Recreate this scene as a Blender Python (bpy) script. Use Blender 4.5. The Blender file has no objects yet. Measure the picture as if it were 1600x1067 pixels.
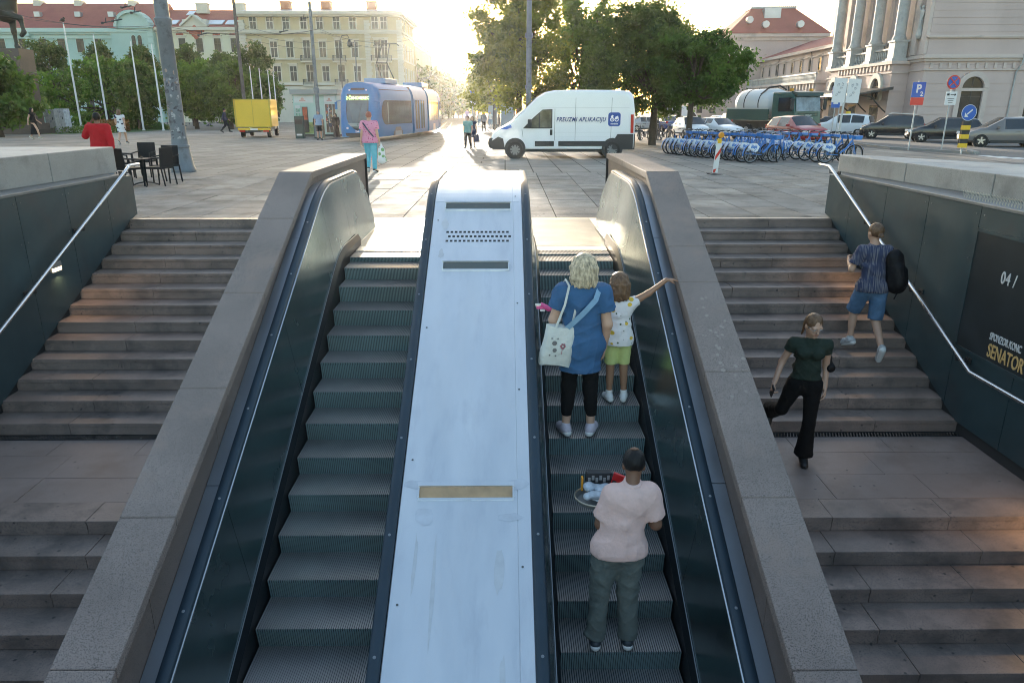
import bpy, math, random
import numpy as np
from mathutils import Vector, Matrix
R = math.radians
random.seed(7)
SC = bpy.context.scene
COL = SC.collection

# ------------------------------------------------------------------ camera
CAM_H, PITCH, YAW, FPX = 1.95, R(18.0), R(0.53), 1132.0
cam_d = bpy.data.cameras.new('camera')
cam = bpy.data.objects.new('camera', cam_d); COL.objects.link(cam)
cam.location = (0, 0, CAM_H)
cam.rotation_euler = (math.pi/2 - PITCH, 0, -YAW)
cam_d.sensor_width = 36; cam_d.lens = 36*FPX/1600
cam_d.clip_start = 0.05; cam_d.clip_end = 3000
SC.camera = cam

# ------------------------------------------------------------------ world, sun, exposure
SUN_EL, SUN_AZ = 5.9, -5.4          # degrees; azimuth measured from +Y, negative = towards -X
w = bpy.data.worlds.new('World'); SC.world = w; w.use_nodes = True
nt = w.node_tree; nt.nodes.clear()
sky = nt.nodes.new('ShaderNodeTexSky'); sky.sky_type = 'NISHITA'
sky.sun_disc = False
sky.sun_elevation = R(SUN_EL); sky.sun_rotation = R(SUN_AZ)
sky.air_density = 1.0; sky.dust_density = 1.6; sky.ozone_density = 1.15
bg = nt.nodes.new('ShaderNodeBackground'); bg.inputs[1].default_value = 0.15
wo = nt.nodes.new('ShaderNodeOutputWorld')
nt.links.new(sky.outputs[0], bg.inputs[0]); nt.links.new(bg.outputs[0], wo.inputs[0])
sd = bpy.data.lights.new('sun', 'SUN'); sd.energy = 2.0; sd.angle = R(0.6); sd.color = (1.0, 0.88, 0.72)
so = bpy.data.objects.new('sun', sd); COL.objects.link(so)
_el, _az = R(SUN_EL), R(SUN_AZ)
sundir = Vector((math.sin(_az)*math.cos(_el), math.cos(_az)*math.cos(_el), math.sin(_el)))
so.rotation_euler = sundir.to_track_quat('Z', 'Y').to_euler()
so.location = (0, 0, 60)
vs = SC.view_settings
vs.view_transform = 'Standard'; vs.look = 'None'; vs.gamma = 1.0; vs.use_curve_mapping = False
vs.exposure = 2.32
SC.cycles.max_bounces = 7; SC.cycles.diffuse_bounces = 3; SC.cycles.glossy_bounces = 4
SC.cycles.transmission_bounces = 4; SC.cycles.transparent_max_bounces = 8
SC.cycles.use_denoising = True; SC.cycles.filter_width = 1.0

# ------------------------------------------------------------------ picture <-> place
_cp, _sp, _cy, _sy = math.cos(PITCH), math.sin(PITCH), math.cos(YAW), math.sin(YAW)
FW = Vector((_sy*_cp, _cy*_cp, -_sp)); UPV = Vector((_sy*_sp, _cy*_sp, _cp)); RT = Vector((_cy, -_sy, 0))
def at(px, py, depth):
    "point seen at (px,py) of the 1600-wide photograph, depth metres along the view axis"
    return Vector((0, 0, CAM_H)) + depth*(FW + RT*((px-800)/FPX) + UPV*((533-py)/FPX))
def zg(y):
    return -0.0092*max(0.0, y-22.8)
def gnd(px, py):
    d = 30.0
    for _ in range(30):
        dz = (FW + RT*((px-800)/FPX) + UPV*((533-py)/FPX)).z
        y = at(px, py, d).y
        d = (zg(y)-CAM_H)/dz if dz < -1e-4 else 400
        d = min(max(d, 1), 400)
    p = at(px, py, d); p.z = zg(p.y)
    return p
def at_y(px, py, Y):
    d_ = (FW + RT*((px-800)/FPX) + UPV*((533-py)/FPX)); return Vector((0, 0, CAM_H)) + d_*(Y/d_.y)
def slope(py):
    v = (533-py)/FPX
    return (-_sp+v*_cp)/(_cp+v*_sp)

# ------------------------------------------------------------------ mesh helpers
class MB:
    def __init__(s): s.v = []; s.f = []; s.m = []
    def add(s, vs, fs, mi=0):
        o = len(s.v); s.v += [tuple(v) for v in vs]
        s.f += [tuple(i+o for i in f) for f in fs]; s.m += [mi]*len(fs); return s
    def box(s, x0, x1, y0, y1, z0, z1, mi=0):
        return s.add([(x0,y0,z0),(x1,y0,z0),(x1,y1,z0),(x0,y1,z0),(x0,y0,z1),(x1,y0,z1),(x1,y1,z1),(x0,y1,z1)],
                     [(0,3,2,1),(4,5,6,7),(0,1,5,4),(1,2,6,5),(2,3,7,6),(3,0,4,7)], mi)
    def cbox(s, c, d, rz=0, mi=0, rx=0, ry=0):
        M = Matrix.Translation(c) @ Matrix.Rotation(rz,4,'Z') @ Matrix.Rotation(ry,4,'Y') @ Matrix.Rotation(rx,4,'X')
        hx, hy, hz = d[0]/2, d[1]/2, d[2]/2
        vs = [M @ Vector(p) for p in [(-hx,-hy,-hz),(hx,-hy,-hz),(hx,hy,-hz),(-hx,hy,-hz),(-hx,-hy,hz),(hx,-hy,hz),(hx,hy,hz),(-hx,hy,hz)]]
        return s.add(vs, [(0,3,2,1),(4,5,6,7),(0,1,5,4),(1,2,6,5),(2,3,7,6),(3,0,4,7)], mi)
    def prism(s, poly, ax, a, b, mi=0):
        "polygon in the plane normal to ax ('x': (y,z), 'y': (x,z), 'z': (x,y)), pushed from a to b"
        n = len(poly)
        def P(p, t): return (t,p[0],p[1]) if ax=='x' else ((p[0],t,p[1]) if ax=='y' else (p[0],p[1],t))
        area = sum(poly[i][0]*poly[(i+1)%n][1]-poly[(i+1)%n][0]*poly[i][1] for i in range(n))
        if (area < 0) != (ax == 'y'): poly = poly[::-1]
        if a > b: a, b = b, a
        vs = [P(p,a) for p in poly]+[P(p,b) for p in poly]
        fs = [tuple(range(n-1,-1,-1)), tuple(range(n,2*n))]+[(i,(i+1)%n,n+(i+1)%n,n+i) for i in range(n)]
        return s.add(vs, fs, mi)
    def tube(s, pts, r, n=8, closed=False, mi=0, cap=True, sy=1.0):
        pts = [Vector(p) for p in pts]; N = len(pts)
        rs = r if isinstance(r, (list, tuple)) else [r]*N
        rings = []; up = None
        for i, p in enumerate(pts):
            a = pts[i-1] if (i > 0 or closed) else p
            b = pts[(i+1) % N] if (i < N-1 or closed) else p
            t = (b-a).normalized()
            if up is None:
                up = Vector((0,0,1)) if abs(t.z) < .9 else Vector((0,1,0))
            u = (up - t*up.dot(t))
            if u.length < 1e-5: u = t.orthogonal()
            u.normalize(); w_ = t.cross(u); up = u
            rings.append([p+(u*math.cos(k*2*math.pi/n)*sy+w_*math.sin(k*2*math.pi/n))*rs[i] for k in range(n)])
        vs = [q for g in rings for q in g]; fs = []
        for i in range(N if closed else N-1):
            j = (i+1) % N
            for k in range(n): fs.append((i*n+k, i*n+(k+1)%n, j*n+(k+1)%n, j*n+k))
        if cap and not closed: fs += [tuple(range(n-1,-1,-1)), tuple(range((N-1)*n, N*n))]
        return s.add(vs, fs, mi)
    def lathe(s, prof, c=(0,0,0), n=16, ax='z', mi=0):
        vs = []; N = len(prof)
        for r_, h in prof:
            for k in range(n):
                a = 2*math.pi*k/n; x, y = r_*math.cos(a), r_*math.sin(a)
                p = (x,y,h) if ax=='z' else ((h,x,y) if ax=='x' else (y,h,x))
                vs.append((p[0]+c[0], p[1]+c[1], p[2]+c[2]))
        fs = [(i*n+k, i*n+(k+1)%n, (i+1)*n+(k+1)%n, (i+1)*n+k) for i in range(N-1) for k in range(n)]
        fs += [tuple(range(n-1,-1,-1)), tuple(range((N-1)*n, N*n))]
        return s.add(vs, fs, mi)
    def ring(s, c, R_, r, ax='x', n=20, m=6, mi=0):
        pts = []
        for k in range(n):
            a = 2*math.pi*k/n; x, y = R_*math.cos(a), R_*math.sin(a)
            p = (0,x,y) if ax=='x' else ((x,0,y) if ax=='y' else (x,y,0))
            pts.append((c[0]+p[0], c[1]+p[1], c[2]+p[2]))
        return s.tube(pts, r, m, closed=True, mi=mi)
    def loft(s, rings, mi=0, cap=True, closed=True):
        n = len(rings[0]); vs = [q for g in rings for q in g]; fs = []
        for i in range(len(rings)-1):
            for k in range(n if closed else n-1):
                fs.append((i*n+k, i*n+(k+1)%n, (i+1)*n+(k+1)%n, (i+1)*n+k))
        if cap: fs += [tuple(range(n-1,-1,-1)), tuple(range((len(rings)-1)*n, len(rings)*n))]
        return s.add(vs, fs, mi)
    def grid(s, fn, nu, nv, mi=0):
        vs = [fn(i/nu, j/nv) for i in range(nu+1) for j in range(nv+1)]
        fs = [(i*(nv+1)+j, (i+1)*(nv+1)+j, (i+1)*(nv+1)+j+1, i*(nv+1)+j+1) for i in range(nu) for j in range(nv)]
        return s.add(vs, fs, mi)
    def mesh(s, name, mats, smooth=False):
        me = bpy.data.meshes.new(name); me.from_pydata(s.v, [], s.f); finish(me, mats, s.m, smooth); return me
    def build(s, name, mats, parent=None, loc=None, rz=0, smooth=False, bevel=0):
        return put(name, s.mesh(name, mats, smooth), parent, loc, rz, bevel)
def finish(me, mats, mi=None, smooth=False):
    for m in (mats if isinstance(mats, (list, tuple)) else [mats]): me.materials.append(m)
    if mi is not None and any(mi): me.polygons.foreach_set('material_index', mi)
    if smooth:
        me.polygons.foreach_set('use_smooth', [True]*len(me.polygons))
        if smooth != 'all':
            try: me.set_sharp_from_angle(angle=R(smooth if smooth > 1 else 40))
            except Exception: pass
    me.update()
def put(name, me, parent=None, loc=None, rz=0, bevel=0):
    o = bpy.data.objects.new(name, me); COL.objects.link(o)
    if parent is not None: o.parent = parent
    if loc is not None: o.location = loc
    if rz: o.rotation_euler = (0, 0, rz)
    if bevel:
        b = o.modifiers.new('bevel', 'BEVEL'); b.width = bevel; b.segments = 2; b.limit_method = 'ANGLE'
    return o
def thing(name, label, cat, loc=(0,0,0), rz=0, group=None):
    o = bpy.data.objects.new(name, None); COL.objects.link(o); o.empty_display_size = .2
    o.location = loc; o.rotation_euler = (0,0,rz); return tag(o, label, cat, group)
def tag(o, label=None, cat=None, group=None, kind=None):
    if label: o['label'] = label
    if cat: o['category'] = cat
    if group: o['group'] = group
    if kind: o['kind'] = kind
    return o
def structure(o): o['kind'] = 'structure'; return o
CH = {}
def kids(o): return [c for c in o.children]
def copy_tree(o, parent=None):
    c = o.copy(); COL.objects.link(c)
    if parent is not None: c.parent = parent
    for k in list(o.children): copy_tree(k, c)
    return c
_TX = {}
def text_mesh(s, size=1.0, bold=0.0, shear=0.0, depth=0.004, spacing=1.0, sx=1.0, width=None):
    "flat lettering, centred, lying in its own XZ plane facing -Y"
    cu = bpy.data.curves.new('lettering', 'FONT'); cu.body = s; cu.size = size; cu.align_x = 'CENTER'; cu.align_y = 'CENTER'
    cu.extrude = depth; cu.offset = bold; cu.shear = shear; cu.space_character = spacing; cu.resolution_u = 3
    o = bpy.data.objects.new('lettering', cu); COL.objects.link(o)
    dg = bpy.context.evaluated_depsgraph_get()
    me = bpy.data.meshes.new_from_object(o.evaluated_get(dg))
    bpy.data.objects.remove(o); bpy.data.curves.remove(cu)
    me.transform(Matrix.Rotation(math.pi/2, 4, 'X') @ Matrix.Scale(sx, 4, (1,0,0)))
    if width:
        xs = [v.co.x for v in me.vertices]; me.transform(Matrix.Scale(width/(max(xs)-min(xs)), 4, (1,0,0)))
    me.materials.clear(); return me
TEXTS = {}
def pretext(key, *a, **k): TEXTS[key] = text_mesh(*a, **k)
def lettering(key, mat, parent, loc, rz=0, rx=0, ry=0):
    me = TEXTS[key].copy(); me.materials.append(mat); me.name = 'lettering'
    o = put('lettering', me, parent, loc); o.rotation_euler = (rx, ry, rz); return o
pretext('van', 'PREUZMI APLIKACIJU', .235, .005, .25, spacing=1.12, width=2.02)
pretext('nextbike', 'nextbike', .085, .002)
pretext('senator', 'SENATOR', .235, .003, sx=.62)
pretext('sponzor', 'SPONZOR KONC', .13, .001, sx=.55)
pretext('date', '04 /', .21, .001, sx=.75, spacing=1.1)
pretext('bajs', 'Bajs', .17, .004, .3)
pretext('iveco', 'IVECO', .24, .008, sx=1.35)
pretext('truckname', 'GRENO', .17, .004, .3)
pretext('line', '2 ČRNOMEREC', .26, .006, sx=.85)
pretext('P', 'P', .62, .02)
pretext('zone', '2', .3, .008)
pretext('tramno', '2268', .13, .003)

# ------------------------------------------------------------------ signed-distance bodies (people, animals)
def _cone(P, a, b, ra, rb, flat):
    a = np.array(a, np.float32); b = np.array(b, np.float32); F = np.array([1, 1/flat, 1], np.float32)
    P = P*F; a = a*F; b = b*F
    ab = b-a; L2 = float(ab@ab)+1e-9
    t = np.clip(((P-a)@ab)/L2, 0, 1)
    d = np.linalg.norm(P-a-t[..., None]*ab, axis=-1)-(ra+(rb-ra)*t)
    return d*(flat if flat < 1 else 1)
def _ell(P, c, r, M):
    q = P-np.array(c, np.float32)
    if M is not None: q = q@np.array(M, np.float32)
    r = np.array(r, np.float32)
    k0 = np.linalg.norm(q/r, axis=-1); k1 = np.linalg.norm(q/(r*r), axis=-1)+1e-6
    return k0*(k0-1)/k1
def cone(a, b, ra, rb, flat=1.0, k=None, cut=None): return dict(t='c', a=tuple(a), b=tuple(b), ra=ra, rb=rb, flat=flat, k=k, cut=cut)
def ell(c, r, M=None, k=None, cut=None): return dict(t='e', c=tuple(c), r=tuple(r), M=M, k=k, cut=cut)
def sdf_mesh(prims, res=.012, k=.02, cuts=(), infl=0.0):
    lo = []; hi = []
    for p in prims:
        if p['t'] == 'c':
            m = max(p['ra'], p['rb'])*max(1, p['flat'])+abs(infl)
            lo.append(np.minimum(p['a'], p['b'])-m); hi.append(np.maximum(p['a'], p['b'])+m)
        else:
            m = max(p['r'])+abs(infl); lo.append(np.array(p['c'])-m); hi.append(np.array(p['c'])+m)
    L = np.min(lo, 0)-2.5*res; H = np.max(hi, 0)+2.5*res
    n = np.ceil((H-L)/res).astype(int)+1
    F = np.full(n, 9.0, np.float32)
    ax = [(L[i]+np.arange(n[i])*res).astype(np.float32) for i in range(3)]
    for p, l, h in zip(prims, lo, hi):
        kk = p['k'] or k
        i0 = np.maximum(((l-kk-2*res-L)/res).astype(int), 0); i1 = np.minimum(((h+kk+2*res-L)/res).astype(int)+2, n)
        sl = tuple(slice(i0[i], i1[i]) for i in range(3))
        P = np.stack(np.meshgrid(ax[0][sl[0]], ax[1][sl[1]], ax[2][sl[2]], indexing='ij'), -1)
        d = _cone(P, p['a'], p['b'], p['ra'], p['rb'], p['flat']) if p['t'] == 'c' else _ell(P, p['c'], p['r'], p['M'])
        d = d-infl
        if p['cut']:
            for (pt, nn) in p['cut']: d = np.maximum(d, (P-np.array(pt, np.float32))@np.array(nn, np.float32))
        f = F[sl]; hh = np.clip(.5+.5*(f-d)/kk, 0, 1)
        F[sl] = f*(1-hh)+d*hh-kk*hh*(1-hh)
    if cuts:
        P = np.stack(np.meshgrid(*ax, indexing='ij'), -1)
        for (pt, nn) in cuts: F = np.maximum(F, (P-np.array(pt, np.float32))@np.array(nn, np.float32))
    F[0] = F[-1] = 9; F[:, 0] = F[:, -1] = 9; F[:, :, 0] = F[:, :, -1] = 9
    S = F < 0; m = [x-1 for x in n]
    c8 = [(a, b, c) for a in (0, 1) for b in (0, 1) for c in (0, 1)]
    def sub(A, o): return A[o[0]:o[0]+m[0], o[1]:o[1]+m[1], o[2]:o[2]+m[2]]
    cnt = sum(sub(S, o).astype(np.int8) for o in c8)
    mask = (cnt > 0) & (cnt < 8); I = np.argwhere(mask)
    idx = np.full(m, -1, np.int32); idx[mask] = np.arange(len(I))
    acc = np.zeros((len(I), 3), np.float32); num = np.zeros(len(I), np.float32)
    for a in c8:
        for d_ in range(3):
            if a[d_]: continue
            b = list(a); b[d_] = 1
            fa = sub(F, a)[mask]; fb = sub(F, b)[mask]; s = (fa < 0) != (fb < 0)
            t = np.where(s, fa/(fa-fb+1e-12), 0)
            q = np.tile(np.array(a, np.float32), (len(I), 1)); q[:, d_] += t
            acc[s] += q[s]; num[s] += 1
    V = (I+acc/num[:, None])*res+L
    Q = []
    for d_ in range(3):
        e = [slice(None)]*3; e2 = [slice(None)]*3; e[d_] = slice(0, -1); e2[d_] = slice(1, None)
        s0 = S[tuple(e)]; s1 = S[tuple(e2)]; E = np.argwhere(s0 != s1); sg = s0[s0 != s1]
        u, w_ = (d_+1) % 3, (d_+2) % 3
        def cell(du, dw):
            c = E.copy(); c[:, u] += du; c[:, w_] += dw; return idx[c[:, 0], c[:, 1], c[:, 2]]
        q = np.stack([cell(-1, -1), cell(0, -1), cell(0, 0), cell(-1, 0)], 1)
        q[~sg] = q[~sg][:, ::-1]; Q.append(q)
    return V, np.concatenate(Q)
def np_mesh(name, V, Q, mats, smooth='all'):
    me = bpy.data.meshes.new(name); k = Q.shape[1]
    me.vertices.add(len(V)); me.vertices.foreach_set('co', np.ascontiguousarray(V, np.float32).ravel())
    me.loops.add(Q.size); me.loops.foreach_set('vertex_index', np.ascontiguousarray(Q, np.int32).ravel())
    me.polygons.add(len(Q)); me.polygons.foreach_set('loop_start', np.arange(0, Q.size, k, dtype=np.int32))
    me.polygons.foreach_set('loop_total', np.full(len(Q), k, np.int32))
    me.update(calc_edges=True); finish(me, mats, None, smooth); return me
def wrinkle(V, amp, seed, stretch=(1, 1, 1), freq=1.0, keep=None):
    "creases: ridged, warped waves pushed along a rough outward direction"
    rn = np.random.default_rng(seed); c = V.mean(0); P = V*np.array(stretch); h = np.zeros(len(V))
    for i in range(5):
        d = rn.normal(size=3); d /= np.linalg.norm(d); e = rn.normal(size=3)*9*freq; f = rn.uniform(28, 62)*freq
        m = .5+.5*np.sin(P@(rn.normal(size=3)*7*freq)+rn.uniform(0, 6)); h += (1-np.abs(np.sin(P@d*f*.5+1.6*np.sin(P@e+rn.uniform(0, 6)))))**2.2*m
    o = V-np.array([c[0], c[1], 0]); o[:, 2] = 0; o /= np.linalg.norm(o, axis=1)[:, None]+1e-6
    return V+o*((h-.25*h.mean())*amp)[:, None]
def sdf_obj(name, prims, mat, parent, res=.012, k=.02, cuts=(), infl=0.0, scale=1.0, loc=None, wr=None):
    V, Q = sdf_mesh(prims, res, k, cuts, infl)
    if wr: V = wrinkle(V, *wr)
    return put(name, np_mesh(name, V*scale, Q, mat), parent, loc)
# ------------------------------------------------------------------ materials (procedural)
def M(name, rgb, rough=.6, metal=0.0, var=None, bump=None, speck=None, stain=None, spec=.5, coat=0, obj=False, emit=None, rvar=None, stretch=None, spots=None):
    """var (scale, amount) soft tone changes; speck (scale, rgb2, threshold) grains; stain (scale, rgb2, amount)
    worn patches; bump (scale, strength, distance)"""
    m = bpy.data.materials.new(name); m.use_nodes = True; t = m.node_tree; N = t.nodes; Lk = t.links.new
    b = N['Principled BSDF']; b.inputs['Roughness'].default_value = rough; b.inputs['Metallic'].default_value = metal
    b.inputs['Specular IOR Level'].default_value = spec
    if coat: b.inputs['Coat Weight'].default_value = coat; b.inputs['Coat Roughness'].default_value = .05
    c = tuple(rgb)+(1,); b.inputs['Base Color'].default_value = c
    src = None
    def coords():
        if obj: return N.new('ShaderNodeTexCoord').outputs['Object']
        return N.new('ShaderNodeNewGeometry').outputs['Position']
    if var or bump or speck or stain or rvar or spots:
        co = coords()
        if stretch:
            mp = N.new('ShaderNodeMapping'); mp.inputs['Scale'].default_value = stretch; Lk(co, mp.inputs[0]); co = mp.outputs[0]
    def noise(scale, detail=4, rough_=.6):
        n = N.new('ShaderNodeTexNoise'); n.inputs['Scale'].default_value = scale; n.inputs['Detail'].default_value = detail
        n.inputs['Roughness'].default_value = rough_; Lk(co, n.inputs['Vector']); return n.outputs['Fac']
    def mix(a, b_, fac):
        x = N.new('ShaderNodeMix'); x.data_type = 'RGBA'
        for s, v in ((6, a), (7, b_)):
            if isinstance(v, tuple): x.inputs[s].default_value = v
            else: Lk(v, x.inputs[s])
        Lk(fac, x.inputs[0]); return x.outputs[2]
    def ramp(f, lo, hi):
        r_ = N.new('ShaderNodeMapRange'); r_.inputs[1].default_value = lo; r_.inputs[2].default_value = hi; Lk(f, r_.inputs[0]); return r_.outputs[0]
    cur = c
    if var:
        f = ramp(noise(var[0], 5), .3, .7); a = var[1]
        cur = mix(tuple(x*(1-a) for x in rgb)+(1,), tuple(min(1, x*(1+a)) for x in rgb)+(1,), f)
    if speck:
        f = ramp(noise(speck[0], 2, .7), speck[2], speck[2]+.06); cur = mix(cur, tuple(speck[1])+(1,), f)
    if stain:
        f = ramp(noise(stain[0], 6, .65), 1-stain[2]-.12 if False else .62-stain[2]*.25, .72); cur = mix(cur, tuple(stain[1])+(1,), f)
    if spots:                                            # trodden chewing gum and drips: (scale, colour, radius)
        v = N.new('ShaderNodeTexVoronoi'); v.inputs['Scale'].default_value = spots[0]; Lk(co, v.inputs['Vector'])
        n2 = N.new('ShaderNodeMath'); n2.operation = 'MULTIPLY'; n2.inputs[1].default_value = spots[2]*2.2; Lk(noise(spots[0]*.31, 1), n2.inputs[0])
        lt = N.new('ShaderNodeMath'); lt.operation = 'LESS_THAN'; Lk(v.outputs['Distance'], lt.inputs[0]); Lk(n2.outputs[0], lt.inputs[1]); cur = mix(cur, tuple(spots[1])+(1,), lt.outputs[0])
    if not isinstance(cur, tuple): Lk(cur, b.inputs['Base Color'])
    if rvar:
        mr = N.new('ShaderNodeMapRange'); mr.inputs[1].default_value = .3; mr.inputs[2].default_value = .7
        mr.inputs[3].default_value = max(0, rough-rvar[1]); mr.inputs[4].default_value = min(1, rough+rvar[1])
        Lk(noise(rvar[0], 4), mr.inputs[0]); Lk(mr.outputs[0], b.inputs['Roughness'])
    if bump:
        bp = N.new('ShaderNodeBump'); bp.inputs['Strength'].default_value = bump[1]; bp.inputs['Distance'].default_value = bump[2] if len(bump) > 2 else .01
        Lk(noise(bump[0], 4), bp.inputs['Height']); Lk(bp.outputs[0], b.inputs['Normal'])
    if emit: b.inputs['Emission Color'].default_value = tuple(emit[0])+(1,); b.inputs['Emission Strength'].default_value = emit[1]
    return m
def leaf_mat(name, rgb, trans=.45):
    m = bpy.data.materials.new(name); m.use_nodes = True; t = m.node_tree; N = t.nodes; Lk = t.links.new
    b = N['Principled BSDF']; b.inputs['Roughness'].default_value = .55
    g = N.new('ShaderNodeNewGeometry'); n = N.new('ShaderNodeTexNoise'); n.inputs['Scale'].default_value = .9; n.inputs['Detail'].default_value = 3
    Lk(g.outputs['Position'], n.inputs['Vector'])
    mr = N.new('ShaderNodeMapRange'); mr.inputs[1].default_value = .35; mr.inputs[2].default_value = .65; Lk(n.outputs['Fac'], mr.inputs[0])
    x = N.new('ShaderNodeMix'); x.data_type = 'RGBA'; Lk(mr.outputs[0], x.inputs[0])
    x.inputs[6].default_value = tuple(c*.62 for c in rgb)+(1,); x.inputs[7].default_value = (rgb[0]*1.5, rgb[1]*1.3, rgb[2]*.9, 1)
    Lk(x.outputs[2], b.inputs['Base Color'])
    tr = N.new('ShaderNodeBsdfTranslucent'); Lk(x.outputs[2], tr.inputs[0])
    ms = N.new('ShaderNodeMixShader'); ms.inputs[0].default_value = trans
    Lk(b.outputs[0], ms.inputs[1]); Lk(tr.outputs[0], ms.inputs[2]); Lk(ms.outputs[0], N['Material Output'].inputs[0])
    return m
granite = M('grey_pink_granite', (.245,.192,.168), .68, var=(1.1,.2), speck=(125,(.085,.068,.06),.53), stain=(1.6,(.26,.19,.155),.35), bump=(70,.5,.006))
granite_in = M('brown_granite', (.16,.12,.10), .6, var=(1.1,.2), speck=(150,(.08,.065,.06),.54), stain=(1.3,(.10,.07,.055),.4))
stair_stone = M('worn_stair_granite', (.26,.20,.172), .42, var=(1.7,.25), speck=(95,(.10,.09,.085),.55), stain=(2.3,(.095,.082,.077),.55), spots=(7.5,(.05,.046,.044),.085), bump=(160,.25,.003))
landing_stone = M('landing_granite', (.265,.21,.188), .48, var=(.9,.2), speck=(120,(.15,.125,.115),.55), stain=(1.1,(.165,.12,.10),.5), spots=(6.5,(.07,.06,.056),.075), bump=(160,.2,.003))
dark_core = M('dark_mortar', (.035,.033,.032), .9)
paving = [M('plaza_granite_%s' % k, c, .84, var=(1.2,.25), speck=(90,tuple(x*.6 for x in c),.56), stain=(1.1,tuple(x*.45 for x in c),.5), bump=(60,.35,.004), rvar=(1.5,.12), spec=.10, spots=(5,tuple(x*.4 for x in c),.09))
          for k, c in (('warm',(.33,.285,.24)), ('grey',(.30,.272,.242)), ('dark',(.27,.24,.21)), ('pale',(.365,.325,.28)))]
def plaza_mat():
    m = M('plaza_stone', (.315,.28,.245), .84, spec=.10, var=(.35,.25), stain=(.25,(.24,.215,.19),.5), bump=(30,.3,.004), rvar=(.6,.13))
    t = m.node_tree; N = t.nodes; Lk = t.links.new; b = N['Principled BSDF']
    old = b.inputs['Base Color'].links[0].from_socket
    g = N.new('ShaderNodeNewGeometry'); br = N.new('ShaderNodeTexBrick'); Lk(g.outputs['Position'], br.inputs['Vector'])
    br.inputs['Scale'].default_value = 1.0; br.inputs['Brick Width'].default_value = .88; br.inputs['Row Height'].default_value = 1.05
    br.inputs['Mortar Size'].default_value = .02; br.offset = 0.0
    br.inputs['Color1'].default_value = (1.12,1.1,1.06,1); br.inputs['Color2'].default_value = (.86,.86,.86,1); br.inputs['Mortar'].default_value = (.3,.28,.26,1)
    x = N.new('ShaderNodeMix'); x.data_type = 'RGBA'; x.blend_type = 'MULTIPLY'; x.inputs[0].default_value = 1
    Lk(old, x.inputs[6]); Lk(br.outputs['Color'], x.inputs[7]); Lk(x.outputs[2], b.inputs['Base Color']); return m
plaza_m = plaza_mat()
concrete = M('grey_concrete', (.30,.295,.285), .55, var=(1.2,.15), stain=(1.6,(.17,.165,.16),.4), bump=(70,.5,.006), speck=(110,(.2,.195,.19),.56))
panel_m = M('dark_petrol_cladding', (.026,.054,.062), .42, var=(1.5,.18), stain=(1.1,(.035,.045,.05),.4), rvar=(2,.1), spec=.5)
panel_edge = M('grey_flange', (.16,.17,.175), .5, .3, var=(2,.2))
steel = M('polished_steel', (.62,.62,.62), .28, 1.0, rvar=(3,.08))
brushed = M('brushed_steel', (.36,.435,.44), .24, 1.0, var=(.8,.2), rvar=(1.2,.07), bump=(1.6,.10,.05))
skirt_m = M('black_skirt', (.018,.022,.026), .38, .4)
trim_m = M('bright_trim', (.75,.75,.75), .22, 1.0); trim_d = M('dull_trim', (.28,.30,.31), .35, .9)
rubber = M('blue_black_rubber', (.013,.030,.046), .5, var=(3,.15))
stud_m = M('grey_stud', (.2,.22,.24), .5, .3)
deck_m = M('satin_steel_deck', (.72,.74,.76), .42, .85, var=(1.6,.05), stain=(2.6,(.64,.66,.69),.4), rvar=(2.0,.10), bump=(2.2,.05,.02), stretch=(2.2,.55,.55))
strip_m = M('outer_deck_steel', (.34,.37,.41), .42, .9, rvar=(2,.08))
slot_in = M('slot_lit_colour', (.46,.30,.17), .35, var=(4,.25))  # warm lit look of the slot put into the base colour, no emission
dark_slot = M('slot_shadow_grey', (.10,.11,.11), .5)
step_tread = M('grooved_aluminium', (.30,.30,.30), .45, .45, var=(1.5,.2))
step_riser = M('riser_aluminium', (.18,.275,.29), .5, .3, var=(1.5,.2))
groove = M('groove_black', (.012,.014,.016), .7); step_gap = M('groove_grey', (.035,.045,.05), .7)
comb_m = M('comb_plate_metal', (.48,.47,.45), .38, .9, var=(2,.1), rvar=(1.5,.08))
grate_m = M('cast_grate', (.05,.055,.06), .5, .5)
white_p = M('white_car_paint', (.80,.81,.83), .22, coat=.5, var=(.7,.03))
black_p = M('black_plastic', (.022,.024,.027), .55)
glass_d = M('dark_glass', (.018,.022,.025), .06, spec=.8)
glass_g = M('green_reflection_glass', (.13,.135,.10), .05, spec=.9, var=(1.6,.75))  # greenish reflection and see-through cab put into the glass colour
tyre_m = M('tyre_rubber', (.018,.018,.018), .8)
alloy = M('alloy_rim', (.5,.5,.52), .3, .9)
chrome = M('chrome', (.7,.7,.7), .12, 1.0)
red_l = M('red_lens', (.45,.02,.015), .2)
amber_l = M('amber_lens', (.65,.28,.03), .25)
lamp_glass = M('clear_lamp', (.75,.77,.8), .1)
plate_m = M('number_plate', (.75,.75,.72), .5)
paint = lambda n, c, r=.3: M(n, c, r, coat=.4, var=(1.0,.05))
pole_m = M('grey_blue_pole_paint', (.145,.17,.195), .5, var=(2.5,.15), stain=(3.0,(.07,.07,.075),.35))
dark_pole = M('dark_iron', (.06,.062,.065), .55, .3)
wood_pole = M('weathered_pole', (.11,.10,.095), .8, var=(3,.2))
white_pole = M('white_enamel', (.72,.72,.70), .4)
bark = M('bark', (.07,.055,.042), .9, var=(4,.3), bump=(14,.9,.03))
leaf_a = leaf_mat('leaf_mid_green', (.095,.18,.035))
leaf_b = leaf_mat('leaf_dark_green', (.085,.145,.04), .5)
leaf_c = leaf_mat('leaf_yellow_green', (.17,.215,.045), .55)
leaf_d = leaf_mat('leaf_fresh_green', (.115,.235,.034), .45); leaf_f = leaf_mat('leaf_soft_green', (.075,.155,.03), .45)
leaf_e = leaf_mat('leaf_autumn', (.20,.10,.02), .5)
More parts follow.
